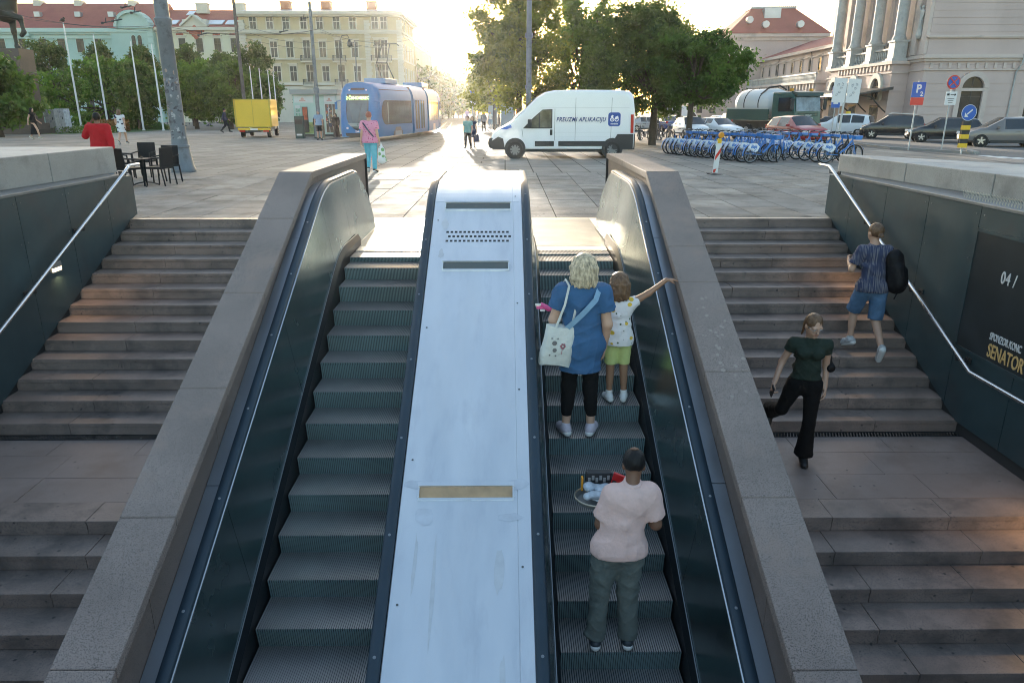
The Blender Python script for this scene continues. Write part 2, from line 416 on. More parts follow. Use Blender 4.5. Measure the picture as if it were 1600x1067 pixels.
grass_m = M('lawn_grass', (.06,.12,.02), .9, var=(6,.35))
wall_m = lambda n, c: M(n, c, .85, var=(.25,.07), stain=(.2,tuple(x*.8 for x in c),.3))
mint = wall_m('mint_render', (.36,.50,.46)); pale = wall_m('pale_yellow_render', (.58,.57,.44)); yellow = wall_m('yellow_render', (.50,.42,.26))
cream = M('cream_trim', (.58,.55,.47), .8, var=(.5,.06)); mint_trim = M('mint_trim', (.42,.56,.52), .8)
pink = M('pink_station_render', (.52,.415,.385), .85, var=(.3,.08), stain=(.22,(.42,.335,.31),.45), stretch=(1,1,.35))
pink2 = M('pink_station_trim', (.54,.455,.415), .8, var=(.6,.08), stain=(.4,(.32,.27,.25),.4))
col_stone = M('grey_column_stone', (.42,.43,.42), .7, var=(1.2,.12), stain=(1.0,(.28,.29,.29),.5))
roof_r = M('red_roof_tiles', (.30,.085,.065), .8, var=(.6,.12), bump=(9,.4,.03))
roof_g = M('grey_metal_roof', (.42,.44,.46), .4, .6, var=(.5,.1))
pane_m = M('window_glass', (.030,.036,.042), .10, spec=.35, var=(.4,.5))
frame_w = M('white_window_frame', (.62,.62,.58), .6); frame_b = M('brown_window_frame', (.055,.04,.035), .6); frame_k = M('black_window_frame', (.03,.032,.035), .5)
asphalt = M('grey_asphalt', (.115,.113,.11), .8, var=(.3,.15), stain=(.4,(.075,.075,.075),.4), bump=(80,.4,.004))
kerb_m = M('kerb_stone', (.27,.265,.25), .75, var=(1,.12))
rail_m = M('rail_steel', (.12,.115,.11), .35, .8)
soil = M('flower_bed_soil', (.06,.045,.03), .95)
skin = M('skin_light', (.50,.30,.21), .5, var=(8,.06)); skin_t = M('skin_tanned', (.30,.16,.095), .5, var=(8,.06)); skin_d = M('skin_brown', (.17,.085,.05), .5, var=(8,.06))
hair_bl = M('hair_skylit_blonde', (.50,.40,.27), .5, var=(42,.65), bump=(60,.9,.012), stretch=(1,1,.3))  # sky brightness on the hair put into a raised base colour
hair_br = M('hair_brown', (.13,.07,.035), .5, var=(38,.45), bump=(60,.8,.010), stretch=(1,1,.22))
hair_bk = M('hair_black', (.006,.0055,.0055), .55, spec=.3, bump=(60,.6,.008), stretch=(1,1,.3))
hair_rd = M('hair_red', (.22,.05,.025), .55, bump=(50,.7,.01))
cloth = lambda n, c, v=.08, r=.85: M(n, c, r, var=(9,v), bump=(11,.55,.03), spec=.25)
def pattern_mat(name, base, spots, obj=True):
    "printed cloth: list of (scale, rgb, radius, offset)"
    m = M(name, base, .85, bump=(11,.5,.03)); t = m.node_tree; N = t.nodes; Lk = t.links.new; b = N['Principled BSDF']
    co = N.new('ShaderNodeTexCoord').outputs['Object']; cur = tuple(base)+(1,)
    for sc, rgb, rad, off, st in spots:
        mp = N.new('ShaderNodeMapping'); mp.inputs['Location'].default_value = off; mp.inputs['Scale'].default_value = st; Lk(co, mp.inputs[0])
        v = N.new('ShaderNodeTexVoronoi'); v.inputs['Scale'].default_value = sc; Lk(mp.outputs[0], v.inputs['Vector'])
        lt = N.new('ShaderNodeMath'); lt.operation = 'LESS_THAN'; lt.inputs[1].default_value = rad; Lk(v.outputs['Distance'], lt.inputs[0])
        x = N.new('ShaderNodeMix'); x.data_type = 'RGBA'; Lk(lt.outputs[0], x.inputs[0])
        if isinstance(cur, tuple): x.inputs[6].default_value = cur
        else: Lk(cur, x.inputs[6])
        x.inputs[7].default_value = tuple(rgb)+(1,); cur = x.outputs[2]
    Lk(cur, b.inputs['Base Color']); return m
def stripe_mat(name, base, c2, scale):
    m = M(name, base, .85, bump=(11,.5,.03)); t = m.node_tree; N = t.nodes; Lk = t.links.new; b = N['Principled BSDF']
    co = N.new('ShaderNodeTexCoord').outputs['Object']
    mp = N.new('ShaderNodeMapping'); mp.inputs['Scale'].default_value = (scale, scale*.12, scale*.007); Lk(co, mp.inputs[0])
    n = N.new('ShaderNodeTexNoise'); n.inputs['Scale'].default_value = 1; n.inputs['Detail'].default_value = 1; Lk(mp.outputs[0], n.inputs['Vector'])
    mr = N.new('ShaderNodeMapRange'); mr.inputs[1].default_value = .53; mr.inputs[2].default_value = .57; Lk(n.outputs['Fac'], mr.inputs[0])
    x = N.new('ShaderNodeMix'); x.data_type = 'RGBA'; Lk(mr.outputs[0], x.inputs[0]); x.inputs[6].default_value = tuple(base)+(1,); x.inputs[7].default_value = tuple(c2)+(1,)
    Lk(x.outputs[2], b.inputs['Base Color']); return m
# ------------------------------------------------------------------ the stairwell: levels and lines
ST_R, ST_T, ST_Y, LAND_N = .1667, .3725, 13.2, 13        # riser, tread, Y of the top nosing, risers down to the landing
LAND_Z = -ST_R*LAND_N; LAND_B = ST_Y-12*ST_T; LAND_F = 6.65
XL, XR = -6.85, 6.0
FLOOR_Z = -5.3
def esc_line(Y): return .516*Y-4.835
def path(Y):                                             # height of the step nosings
    if Y <= 8.97: return esc_line(Y)
    if Y >= 9.77: return 0.0
    return -((9.77-Y)**2)*.516/1.6
def hand(Y):                                             # height of the handrails
    l = -3.834+.5161*Y
    if Y <= 8.95: return l
    if Y >= 9.78: return 1.0
    t = Y-8.95; return (-3.834+.5161*8.95)+.5161*t-.5161*t*t/(2*.83)
def cope(Y): return 1.15-.448*(9.5-Y) if Y < 9.5 else 1.15

# ---- ground: plaza (one sheet to the horizon, open over the stairwell)
plaza = MB()
def strip(x0, x1, y0, y1, nx, ny):
    plaza.grid(lambda u, v: (x0+(x1-x0)*u, y0+(y1-y0)*v, zg(y0+(y1-y0)*v)-.002), nx, ny)
G0, G1 = 13.33, 22.75                                     # band that carries real paving slabs
strip(-1500, -7.3, -60, G0, 1, 1); strip(6.4, 1500, -60, G0, 1, 1); strip(-7.3, 6.4, -60, -.8, 1, 1)
strip(-1500, -16, G0, G1, 1, 4); strip(16, 1500, G0, G1, 1, 4)
strip(-1500, 1500, G1, 200, 1, 30); strip(-1500, 1500, 200, 1500, 1, 2)
pl = structure(plaza.build('plaza', plaza_m)); 
bed = MB(); bed.grid(lambda u, v: (-16.5+33*u, G0+.02+(G1-G0+1.5)*v, -.035), 1, 6); bed.build('mortar_bed', dark_core, pl)
# individual slabs, rows across, joints recessed
slab_me = {}
sw = 32/34
rows = []; y = G0+.02; k = 0
while y < G1-.3:
    d = [.42, 1.02, 1.2, .95, 1.3, 1.05, 1.25, 1.0, 1.2, 1.1][k % 10]
    if y+d > G1-.35: d = G1-y
    rows.append((y, d)); y += d; k += 1
rr = random.Random(3)
for ri, (y, d) in enumerate(rows):
    for i in range(34):
        x = -16+i*sw
        kx = rr.choice([0,0,1,1,1,2,3]) if ri else rr.choice([0,3])
        key = (round(d, 3), kx)
        if key not in slab_me:
            b = MB(); g = .009; hx, hy = sw/2-g, d/2-g
            v0 = [(-hx,-hy,-.06),(hx,-hy,-.06),(hx,hy,-.06),(-hx,hy,-.06)]
            b.box(-hx, hx, -hy, hy, -.06, 0); slab_me[key] = b.mesh('paving_slab', paving[kx])
        yy = y+d/2
        o = put('paving_slab', slab_me[key], pl, (x+sw/2, yy, zg(yy)+rr.uniform(-.003, .003)))
        o.rotation_euler = (rr.uniform(-.0025, .0025), rr.uniform(-.0025, .0025), 0)

# ---- pit walls and floor
b = MB(); b.box(-7.6, 6.6, -1.2, LAND_F+.3, FLOOR_Z-.3, FLOOR_Z); structure(b.build('underpass_floor', landing_stone))
b = MB(); b.box(-7.6, 6.6, -1.15, -.81, FLOOR_Z, -.05); tag(b.build('end_wall', concrete), 'concrete end wall of the stairwell below the viewer', 'wall')

b = MB(); b.box(-2.88, 2.22, 10.25, 13.34, -.6, -.045); b.box(-7.5, 6.6, 13.34, 13.6, -6, -.07); b.build('pit_light_block', dark_core, pl)  # unseen filler boxes added to stop sunlight leaking into the escalator pit
# ---- staircases
def staircase(x0, x1, label, seed):
    rnd = random.Random(seed)
    root = thing('staircase', label, 'staircase', ((x0+x1)/2, ST_Y, 0)); ox, oy = (x0+x1)/2, ST_Y
    core = MB()
    def step(yn, z, last_y, zb):
        "tread slab with a thin nosing line above a slightly set-back riser, in two or three stones"
        n = 3; cuts = [x0]+sorted(x0+(x1-x0)*(i+rnd.uniform(-.18, .18))/n for i in range(1, n))+[x1]
        for a, c in zip(cuts, cuts[1:]):
            m = MB(); g = .0025; dz = rnd.uniform(-.002, .002)
            m.box(a+g-ox, c-g-ox, yn-oy, last_y+.03-oy, z-.05+dz, z+dz)
            m.box(a+g-ox, c-g-ox, yn+.008-oy, yn+.1-oy, zb+.004, z-.053+dz)
            m.build('step_stone', stair_stone, root, bevel=.004)
    for i in range(LAND_N):
        yn, z = ST_Y-i*ST_T, -i*ST_R
        step(yn, z, yn+ST_T if i else yn+.13, z-ST_R)
        core.box(x0-ox, x1-ox, yn+.02-oy, yn+ST_T+.02-oy, z-1.2, z-.056)
    for j in range(10):
        yn, z = LAND_F-j*ST_T, LAND_Z-j*ST_R
        if z < FLOOR_Z+.1: break
        if j: step(yn, z, yn+ST_T, z-ST_R)
        else: step(yn, z, yn+.35, z-ST_R)
        core.box(x0-ox, x1-ox, yn+.02-oy, yn+ST_T+.02-oy, z-1.4, z-.056)
    core.box(x0-ox, x1-ox, LAND_F+.3-oy, LAND_B+.1-oy, LAND_Z-1, LAND_Z-.062)
    core.build('stair_core', dark_core, root)
    # landing slabs
    ys = [LAND_F+.38, LAND_F+.93, LAND_F+1.5, LAND_B-.14]; 
    for r_ in range(3):
        xs = [x0]; 
        while xs[-1] < x1-.5: xs.append(min(x1, xs[-1]+rnd.uniform(1.0, 1.5)))
        xs[-1] = x1
        for a, c in zip(xs, xs[1:]):
            m = MB(); g = .003; m.box(a+g-ox, c-g-ox, ys[r_]+g-oy, ys[r_+1]-g-oy, LAND_Z-.06, LAND_Z+rnd.uniform(-.002, .002)); m.build('landing_slab', landing_stone, root)
    # drainage grate against the last riser
    gx = x0; fr = MB(); bars = MB()
    fr.box(x0-ox, x1-ox, LAND_B-.138-oy, LAND_B-.125-oy, LAND_Z-.05, LAND_Z+.003); fr.box(x0-ox, x1-ox, LAND_B-.012-oy, LAND_B-oy, LAND_Z-.05, LAND_Z+.003)
    g_ = fr.build('drain_grate', grate_m, root)
    x = x0+.03
    while x < x1-.05:
        if (x-x0) % 1.0 > .03: bars.add([(x-ox,LAND_B-.126-oy,LAND_Z),(x+.016-ox,LAND_B-.126-oy,LAND_Z),(x+.056-ox,LAND_B-.012-oy,LAND_Z),(x+.04-ox,LAND_B-.012-oy,LAND_Z)], [(0,1,2,3)])
        x += .04
    bars.build('grate_bars', steel, g_)
    return root
staircase(XL, -2.87, 'left flight of worn granite steps beside the dark wall with a lit lamp', 11)
staircase(2.21, XR, 'right flight of worn granite steps with two people walking on it', 12)

# ---- escalators
def step_mesh():
    "one pallet: cleated tread and ribbed, slightly curved riser; origin at the nosing centre"
    t = MB(); W = .5; D = .40
    t.box(-W, W, 0.004, D+.03, -.03, -.012, 1)
    n = 52; p = 2*W/n
    for i in range(n):
        x = -W+(i+.5)*p; h = p*.29
        t.add([(x-h,0,0),(x+h,0,0),(x+h,D+.02,0),(x-h,D+.02,0),(x-h,0,-.012),(x+h,0,-.012),(x-h,D+.02,-.012),(x+h,D+.02,-.012)],
              [(0,1,2,3),(4,5,1,0),(4,0,3,6),(5,7,2,1)], 0)
        # riser rib, bowed
        pr = [(0,-.001),(.008,-.05),(.017,-.10),(.028,-.16),(.038,-.225)]
        for (a, za), (c, zc) in zip(pr, pr[1:]):
            t.add([(x-h,a-.002,za),(x+h,a-.002,za),(x+h,c-.002,zc),(x-h,c-.002,zc),(x-h,a+.012,za),(x-h,c+.012,zc),(x+h,a+.012,za),(x+h,c+.012,zc)],
                  [(0,3,2,1),(0,4,5,3),(1,2,7,6)], 2)
    pr = [(.012,-.005),(.020,-.05),(.029,-.10),(.040,-.16),(.050,-.225)]
    for (a, za), (c, zc) in zip(pr, pr[1:]): t.add([(-W,a,za),(W,a,za),(W,c,zc),(-W,c,zc)], [(0,3,2,1)], 1)
    return t.mesh('escalator_step', [step_tread, step_gap, step_riser])
STEP_ME = step_mesh(); STEP_D = .388
def sweep(ys, zfn, xc, prof, name, mat, parent, off, smooth=True, cap=True):
    "profile [(dx, dn)] carried along the path z = zfn(Y) in the plane x = xc"
    rings = []
    for y_ in ys:
        e = .01; t = Vector((0, 2*e, zfn(y_+e)-zfn(y_-e))).normalized(); n = Vector((0, -t.z, t.y))
        rings.append([(xc+dx-off[0], y_+n.y*dn-off[1], zfn(y_)+n.z*dn-off[2]) for dx, dn in prof])
    m = MB(); m.loft(rings, cap=cap); return m.build(name, mat, parent, smooth=smooth)
def ys_range(a, b, fine=(8.8, 9.95), n1=2, n2=14, n3=4):
    out = [a+(fine[0]-a)*i/n1 for i in range(n1)]+[fine[0]+(fine[1]-fine[0])*i/n2 for i in range(n2)]+[fine[1]+(b-fine[1])*i/n3 for i in range(n3+1)]
    return out
Y_BOT = 1.2; NEW0, NEW1 = 11.15, 12.15
def newel_top(Y):
    if Y <= NEW0: return hand(Y)
    u = min(1, (Y-NEW0)/(NEW1-NEW0)); return .22+(1.0-.22)*math.sqrt(max(0, 1-u*u))
RAILP = [(-.046,-.01),(-.046,.012),(-.036,.026),(0,.031),(.036,.026),(.046,.012),(.046,-.01)]
def escalator(xc, outer, phase, label):
    """xc: centre of the steps; outer: -1 when the open balustrade stands on the left, +1 on the right"""
    root = thing('escalator', label, 'escalator', (xc, 9.0, 0)); off = (xc, 9.0, 0)
    j = -20
    while True:
        yn = phase+j*STEP_D; j += 1
        if yn < Y_BOT: continue
        if yn > 10.1: break
        put('escalator_step', STEP_ME, root, (0, yn-9.0, path(yn)))
    # comb and landing plates
    m = MB(); m.box(-.5, .5, 10.16-9, 10.42-9, -.03, .010)
    for i in range(52): m.box(-.5+(i+.2)/52, -.5+(i+.7)/52, 10.10-9, 10.17-9, -.02, .006)
    m.build('comb', comb_m, root)
    m = MB(); m.box(-.62 if outer > 0 else -.92, .92 if outer > 0 else .62, 10.425-9, 13.3-9, -.04, .002)
    cp = m.build('landing_plate', comb_m, root)
    ribs = MB()
    for i in range(60):
        y_ = 10.5+i*.045; ribs.box(-.58, .58, y_-9, y_+.018-9, .002, .007)
    ribs.build('plate_ribs', comb_m, cp)
    for sgn in (-1, 1):
        op = sgn == outer
        ys = ys_range(Y_BOT, 10.6)
        # skirt next to the steps and the narrow trim above it
        sx = .512*sgn
        rings = []
        for y_ in ys:
            z = path(y_)
            rings.append([(sx, y_-9, z-.45), (sx, y_-9, z+.10), (sx+.035*sgn, y_-9, z+.17), (sx+.05*sgn, y_-9, z+.17), (sx+.05*sgn, y_-9, z-.45)])
        m = MB(); m.loft(rings); m.build('skirt', skirt_m, root)
        sweep(ys, lambda q: path(q)+.172, xc+sx+.04*sgn, [(-.004,-.004),(-.004,.004),(.004,.004),(.004,-.004)], 'skirt_trim', trim_d, root, off)
        # inner balustrade panels, leaning outwards, with joints square to the slope
        xl = sx+.046*sgn; xh = (sx+.17*sgn) if op else sx+.135*sgn
        rail_x = (xc+xh+.047*sgn)
        top = newel_top
        end = NEW1 if op else 11.2
        def zl(q): return path(q)+.168 if q < 9.6 else .168*max(.15, 1-(q-9.6)/1.2) 
        cutsY = [Y_BOT, 3.3, 5.25, 7.2, 9.1, 10.25, end]
        for a, c in zip(cutsY, cutsY[1:]):
            n = 14 if c < NEW0 else 30; rings = []
            for i in range(n+1):
                q = a+.003+(c-a-.006)*i/n
                lo, hi = zl(q), top(q)-.012
                lean = -.16 if q < 9.3 else -.16*max(0, 1-(q-9.3)/.9)      # joints run square to the slope
                hi = max(hi, lo+.02)
                f = (hi-lo)/.82
                xt = xl+(xh-xl)*min(1, f)
                q2 = q
                rings.append([(xl, q2-9, lo), (xl+(xt-xl)*.5, q2-9, (lo+hi)/2), (xt, q2-9, hi), (xt+.03*sgn, q2-9, hi), (xl+.03*sgn, q2-9, lo)])
            m = MB(); m.loft(rings); m.build('balustrade_panel', brushed, root, smooth=35)
        # bright trim under the handrail, the handrail and its studs
        yr = ys_range(Y_BOT, NEW0, n3=5)+[NEW0+(NEW1-NEW0)*math.sin(i*math.pi/2/16) for i in range(1, 16)]
        if op:
            pts = [(rail_x-off[0], q-9, top(q)) for q in yr]+[(rail_x-off[0], NEW1-9, .22)]
        else:
            pts = [(rail_x-off[0], q-9, hand(q)) for q in ys_range(Y_BOT, 11.15, n3=5)]+[(rail_x-off[0], 11.15+.22*math.sin(a)-9, .78+.22*math.cos(a)) for a in (.35, .7, 1.05, 1.35, 1.57)]+[(rail_x-off[0], 11.37-9, .62)]
        rings = []
        for i, p in enumerate(pts):
            a = Vector(pts[max(0, i-1)]); c = Vector(pts[min(len(pts)-1, i+1)]); t = (c-a).normalized(); n = Vector((0, -t.z, t.y))
            rings.append([(p[0]+dx, p[1]+n.y*dn, p[2]+n.z*dn) for dx, dn in RAILP])
        m = MB(); m.loft(rings); hr = m.build('handrail', rubber, root, smooth=50)
        q = 1.6+(.3 if op else 0)
        sm = MB(); sm.lathe([(.012,0),(.012,.003),(.008,.005)], n=8); sme = sm.mesh('stud', stud_m)
        while q < 9.6:
            o = put('stud', sme, hr, (rail_x-off[0], q-9-.03*.46, hand(q)+.03*.888)); o.rotation_euler = (math.atan(.516), 0, 0); q += .84
        if op:
            sweep(ys_range(Y_BOT, 11.3), lambda q: hand(q)-.012, xc+xh-.008*sgn, [(-.006,-.008),(-.006,.008),(.006,.008),(.006,-.008)], 'rail_trim', trim_m, root, off)
            # outer deck towards the parapet
            x_a = rail_x-off[0]+.047*sgn; x_b = (2.47-.33-.0 if False else None)
            xo = 1.0*(-2.50 if sgn < 0 else 1.84)-xc
            lo_, hi_ = min(x_a, xo), max(x_a, xo)
            w2 = (hi_-lo_)/2
            for a, c in ((Y_BOT, 5.4), (5.406, 8.4), (8.406, 11.6)):
                yy = [a+(c-a)*i/16 for i in range(17)]
                sweep(yy, lambda q: hand(q)-.02, xc+(lo_+hi_)/2, [(-w2,-.03),(-w2,.006),(w2,.006),(w2,-.03)], 'outer_deck', strip_m, root, off, smooth=False)
        else:
            sweep(ys_range(Y_BOT, 11.1), lambda q: hand(q)-.05, rail_x+.0*sgn, [(-.055,-.03),(-.055,.008),(.055,.008),(.055,-.03)], 'rail_base', skirt_m, root, off)
    m = MB(); m.box(-1.0, 1.0, Y_BOT-9, 10-9, -7, -6.5); 
    return root
def right_phase(): return 4.874
esc_l = escalator(-1.61, -1, 5.835, 'left escalator with empty grooved steps running down')
esc_r = escalator(.945, 1, 4.874, 'right escalator carrying a woman, a girl and a man upwards')
m = MB(); m.box(-.55, .55, 0, 0, 0, 0)
# divider between the escalators
dv = thing('divider_deck', 'wide pale steel deck between the two escalators', 'deck', (-.33, 9, 0)); off = (-.33, 9, 0)
for a, c in ((Y_BOT, 9.02), (9.024, 11.32)):
    yy = [a+(c-a)*i/24 for i in range(25)]
    sweep(yy, lambda q: hand(q)+.004, -.33, [(-.535,-.06),(-.535,.0),(-.528,.006),(.420,.006),(.424,.002),(.428,.006),(.528,.006),(.535,0),(.535,-.06)], 'deck_panel', deck_m, dv, off, smooth=False)
scr = MB(); scr.lathe([(.010,0),(.009,.002),(.001,.003)], n=7); scr = scr.mesh('screw', dark_slot)
for i in range(15):
    for sx in (-.47, .455):
        if (i*7+int(sx*10)) % 3: continue
        q = 2.4+i*.47+.2*math.sin(i*5); o_ = put('screw', scr, dv, (sx, q-9-.46*.011, hand(q)+.0105)); o_.rotation_euler = (math.atan(.516), 0, 0)
m = MB(); m.box(-.535, .535, 11.3-9, 11.33-9, 0.0, .99); m.build('end_panel', deck_m, dv)
for q, mat_, wd in ((5.31, slot_in, .79), (7.91, dark_slot, .74), (8.92, dark_slot, .80)):
    base = Matrix.Translation((-.0, q-9, hand(q)+.008)) @ Matrix.Rotation(math.atan(.516), 4, 'X')
    def T(pts): return [tuple(base @ Vector(p)) for p in pts]
    m = MB(); h = wd/2
    def bx(x0, x1, y0, y1, z0, z1, mi=0):
        t = MB(); t.box(x0, x1, y0, y1, z0, z1); m.add(T(t.v), t.f, mi)
    bx(-h, h, .035, .075, 0, .05); bx(-h, h, -.075, -.055, 0, .012); bx(-h, -h+.012, -.055, .035, 0, .035); bx(h-.012, h, -.055, .035, 0, .035)
    f = m.build('slot_lamp', deck_m, dv)
    m = MB(); t = MB(); t.add([(-h+.012,-.055,.004),(h-.012,-.055,.004),(h-.012,.035,.03),(-h+.012,.035,.03)], [(0,1,2,3)]); m.add(T(t.v), t.f); m.build('slot_glass', mat_, f)
m = MB()
for r_ in range(3):
    for i in range(15):
        x = -.36+i*.05+(r_ % 2)*.025; q = 8.30+r_*.075; z = hand(q)+.0115
        m.add([(x,q-9,z),(x+.03,q-9,z),(x+.03,q+.032-9,z+.0165),(x,q+.032-9,z+.0165)], [(0,1,2,3)])
g_ = m.build('vent_grille', groove, dv); g_['kind'] = 'stuff'

# ---- granite parapets
def ycope(py):
    s = slope(py); return (CAM_H+3.106)/(.448-s)
def parapet(xi, xo, joints, label, seed):
    "xi inner edge of the coping (escalator side), xo outer edge (stairs side)"
    sg = 1 if xi > xo else -1; rnd = random.Random(seed)
    root = thing('granite_parapet', label, 'parapet', ((xi+xo)/2, 9.5, 0)); ox = (xi+xo)/2
    wi, wo = xi-.035*sg, xo+.02*sg
    ys = [1.4]+joints+[9.5]
    for a, c in zip(ys, ys[1:]):
        g = .004; T = .09
        m = MB(); m.prism([(a+g-9.5, cope(a+g)), (c-g-9.5, cope(c-g)), (c-g-9.5, cope(c-g)-T), (a+g-9.5, cope(a+g)-T)], 'x', xi-ox, xo-ox)
        o = m.build('coping_stone', granite, root, (0, 0, rnd.uniform(-.003, .003)), bevel=.008)
    for a, c in ((9.5, 11.45), (11.45, 13.3)):
        m = MB(); m.box(min(xi,xo)-ox, max(xi,xo)-ox, a+.003-9.5, c-.003-9.5, 1.15-.09, 1.15); m.build('coping_stone', granite, root, bevel=.008)
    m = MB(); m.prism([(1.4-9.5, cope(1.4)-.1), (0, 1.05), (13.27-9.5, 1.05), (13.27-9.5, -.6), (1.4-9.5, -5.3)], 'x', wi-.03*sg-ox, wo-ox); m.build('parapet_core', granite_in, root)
    yy = [1.4, 2.9, 4.3, 5.75, 7.2, 8.6, 9.9, 11.6, 13.285]
    for a, c in zip(yy, yy[1:]):
        m = MB(); g = .003; top = [(a+g-9.5, cope(a+g)-.094), (c-g-9.5, cope(c-g)-.094)]
        if a < 9.5 < c: top = [(a+g-9.5, cope(a+g)-.094), (0, 1.056), (c-g-9.5, 1.056)]
        lo = lambda q: max(-.02, -.6) if q > 10.2 else esc_line(q)-.3
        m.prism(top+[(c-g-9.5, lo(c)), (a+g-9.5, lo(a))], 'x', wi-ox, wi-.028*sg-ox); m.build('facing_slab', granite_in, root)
    return root
parapet(-2.47, -2.89, [ycope(p) for p in (1040, 804, 604, 456, 340)], 'granite parapet between the left stairs and the left escalator', 4)
parapet(1.81, 2.23, [ycope(p) for p in (1049, 778, 581, 441, 385, 335)], 'granite parapet with a cracked coping between right escalator and right stairs', 5)
# dark edge profile on the street end of each parapet
for x, lab in ((-2.49, 'thin dark steel strip on the end of the left parapet'), (1.83, 'thin dark steel strip on the end of the right parapet')):
    m = MB(); m.box(x-.02, x+.02, 13.305, 13.33, 0, 1.13); tag(m.build('edge_strip', skirt_m), lab, 'edge strip')

# ---- side walls clad with dark panels
def clad_wall(xf, sg, ends, label):
    "xf: face plane; sg: +1 when the stairwell lies towards +x"
    root = thing('clad_wall', label, 'wall', (xf, 9, 0))
    zb = lambda q: -(ST_Y-q)*.4475-.02 if q > LAND_B else (LAND_Z+.16 if q > LAND_F+.5 else LAND_Z-(LAND_F+.5-q)*.4475+.16)
    y = ends; first = True
    W = [.95]+[1.17]*11; yy = [ends]
    for w_ in W: yy.append(yy[-1]-w_)
    for a, c in zip(yy, yy[1:]):
        g = .005
        pts = [(c+g-9, .755), (a-g-9, .755)]
        ks = sorted([q for q in (13.2, LAND_B, LAND_F+.5) if c+g < q < a-g], reverse=True)
        lo = [(a-g-9, zb(a) if a <= 13.25 else .06)]+[(q-9, zb(q)) for q in ks]+[(c+g-9, zb(c+g))]
        m = MB(); m.prism(pts+lo, 'x', 0, -.03*sg); p = m.build('cladding_panel', panel_m, root)
        for q in (a-.08, c+.08):
            sc_ = MB(); sc_.lathe([(.011,0),(.011,.004),(.004,.006)], n=6, ax='x')
            for z in (.66, .1):
                o = put('screw', SCREW.setdefault(sg, sc_.mesh('screw', panel_edge)), p, (0.001*sg, q-9, z)); 
                if sg < 0: o.rotation_euler = (0, 0, math.pi)
    m = MB(); m.box(min(-.035*sg, -.5*sg), max(-.035*sg, -.5*sg), -10.2-0, ends-.15-9, -6, .74); m.build('wall_core', dark_core, root)
    m = MB(); m.box(min(.012*sg, -.62*sg), max(.012*sg, -.62*sg), -10.2, ends-.25-9, .758, .80); m.build('flange', panel_edge, root, bevel=.006)
    return root
SCREW = {}
cw_l = clad_wall(-6.78, 1, 13.5, 'dark panelled side wall of the left stairs below a concrete ledge')
cw_r = clad_wall(5.94, -1, 13.5, 'dark panelled side wall of the right stairs with a poster')
# concrete ledges above them
def ledge(pts_front, back, z0, z1, label):
    root = thing('concrete_ledge', label, 'ledge', (pts_front[0][0], pts_front[0][1], z0)); ox, oy = pts_front[0]
    for i, ((a, b_), (c, d)) in enumerate(zip(zip(pts_front, back), zip(pts_front[1:], back[1:]))):
        m = MB(); u = Vector((c[0]-a[0], c[1]-a[1])).normalized()*.006
        poly = [(a[0]+u.x-ox, a[1]+u.y-oy), (c[0]-u.x-ox, c[1]-u.y-oy), (d[0]-ox-u.x, d[1]-oy-u.y), (b_[0]-ox+u.x, b_[1]-oy+u.y)]
        m.prism(poly, 'z', 0, z1-z0); m.build('ledge_block', concrete, root, bevel=.012)
    return root
t5 = math.tan(R(2.2))
pf = [(-7.05-t5*(13.55-y_), y_) for y_ in (13.55, 11.7, 10.05, 8.2, 6.0, 3.5, 0)]; pb = [(-14.0, 13.55-.001*i) for i in range(7)]
pb = [(-14.5, y_) for y_ in (13.55, 11.7, 10.05, 8.2, 6.0, 3.5, 0)]
ledge(pf, pb, .80, 1.25, 'broad concrete ledge over the left side wall')
t6 = math.tan(R(5.0)); yy = (13.6, 11.6, 9.7, 7.6, 5.5, 3.0, 0)
ledge([(6.12+t6*(13.6-y_), y_) for y_ in yy], [(6.3+.62*(13.6-y_), y_+0.2) for y_ in yy], .80, 1.1, 'tapering concrete ledge over the right side wall')
for x0, x1 in ((-14.0, -6.9), (6.25, 9.0)):
    m = MB(); m.prism([(x0, 0), (x1, 0), (x1, 13.3), (x0, 13.3 if x0 < 0 else 13.3)] if x0 < 0 else [(6.5, 0), (14, 0), (6.6, 13.0)], 'z', -.05, .795)
    tag(m.build('ledge_base', panel_edge), 'grey plinth under the broad left ledge' if x0 < 0 else 'grey plinth under the tapering right ledge', 'plinth')

# ---- handrails on the side walls
def stair_rail(pts, xw, label, brk):
    root = thing('stair_handrail', label, 'handrail', pts[0]); o = Vector(pts[0])
    m = MB(); m.tube([Vector(p)-o for p in pts], .027, 10); m.build('rail', steel, root, smooth=60)
    for q in brk:
        for (a, c) in zip(pts, pts[1:]):
            if min(a[1], c[1]) <= q <= max(a[1], c[1]):
                t = (q-a[1])/(c[1]-a[1]); z = a[2]+(c[2]-a[2])*t; x = a[0]
                m = MB(); m.tube([Vector((x, q, z-.02))-o, Vector((x, q, z-.09))-o, Vector((xw, q, z-.10))-o], .012, 6)
                m.cbox(Vector((xw+(.012 if xw < 0 else -.012), q, z-.10))-o, (.02, .10, .07)); m.build('bracket', black_p, root)
                break
rl = lambda q: .92-(13.1-q)*.4475
stair_rail([(-6.62, 13.5, .95), (-6.62, 13.15, .95), (-6.62, 12.9, rl(12.9)), (-6.62, LAND_B-.35, rl(LAND_B-.35)), (-6.62, LAND_F+.2, rl(LAND_B-.35)), (-6.62, 2, rl(LAND_B-.35)-(LAND_F+.2-2)*.4475)], -6.78,
           'bright steel handrail on the dark left wall', (13.1, 11.45, 10.0, 8.6, 6.9))
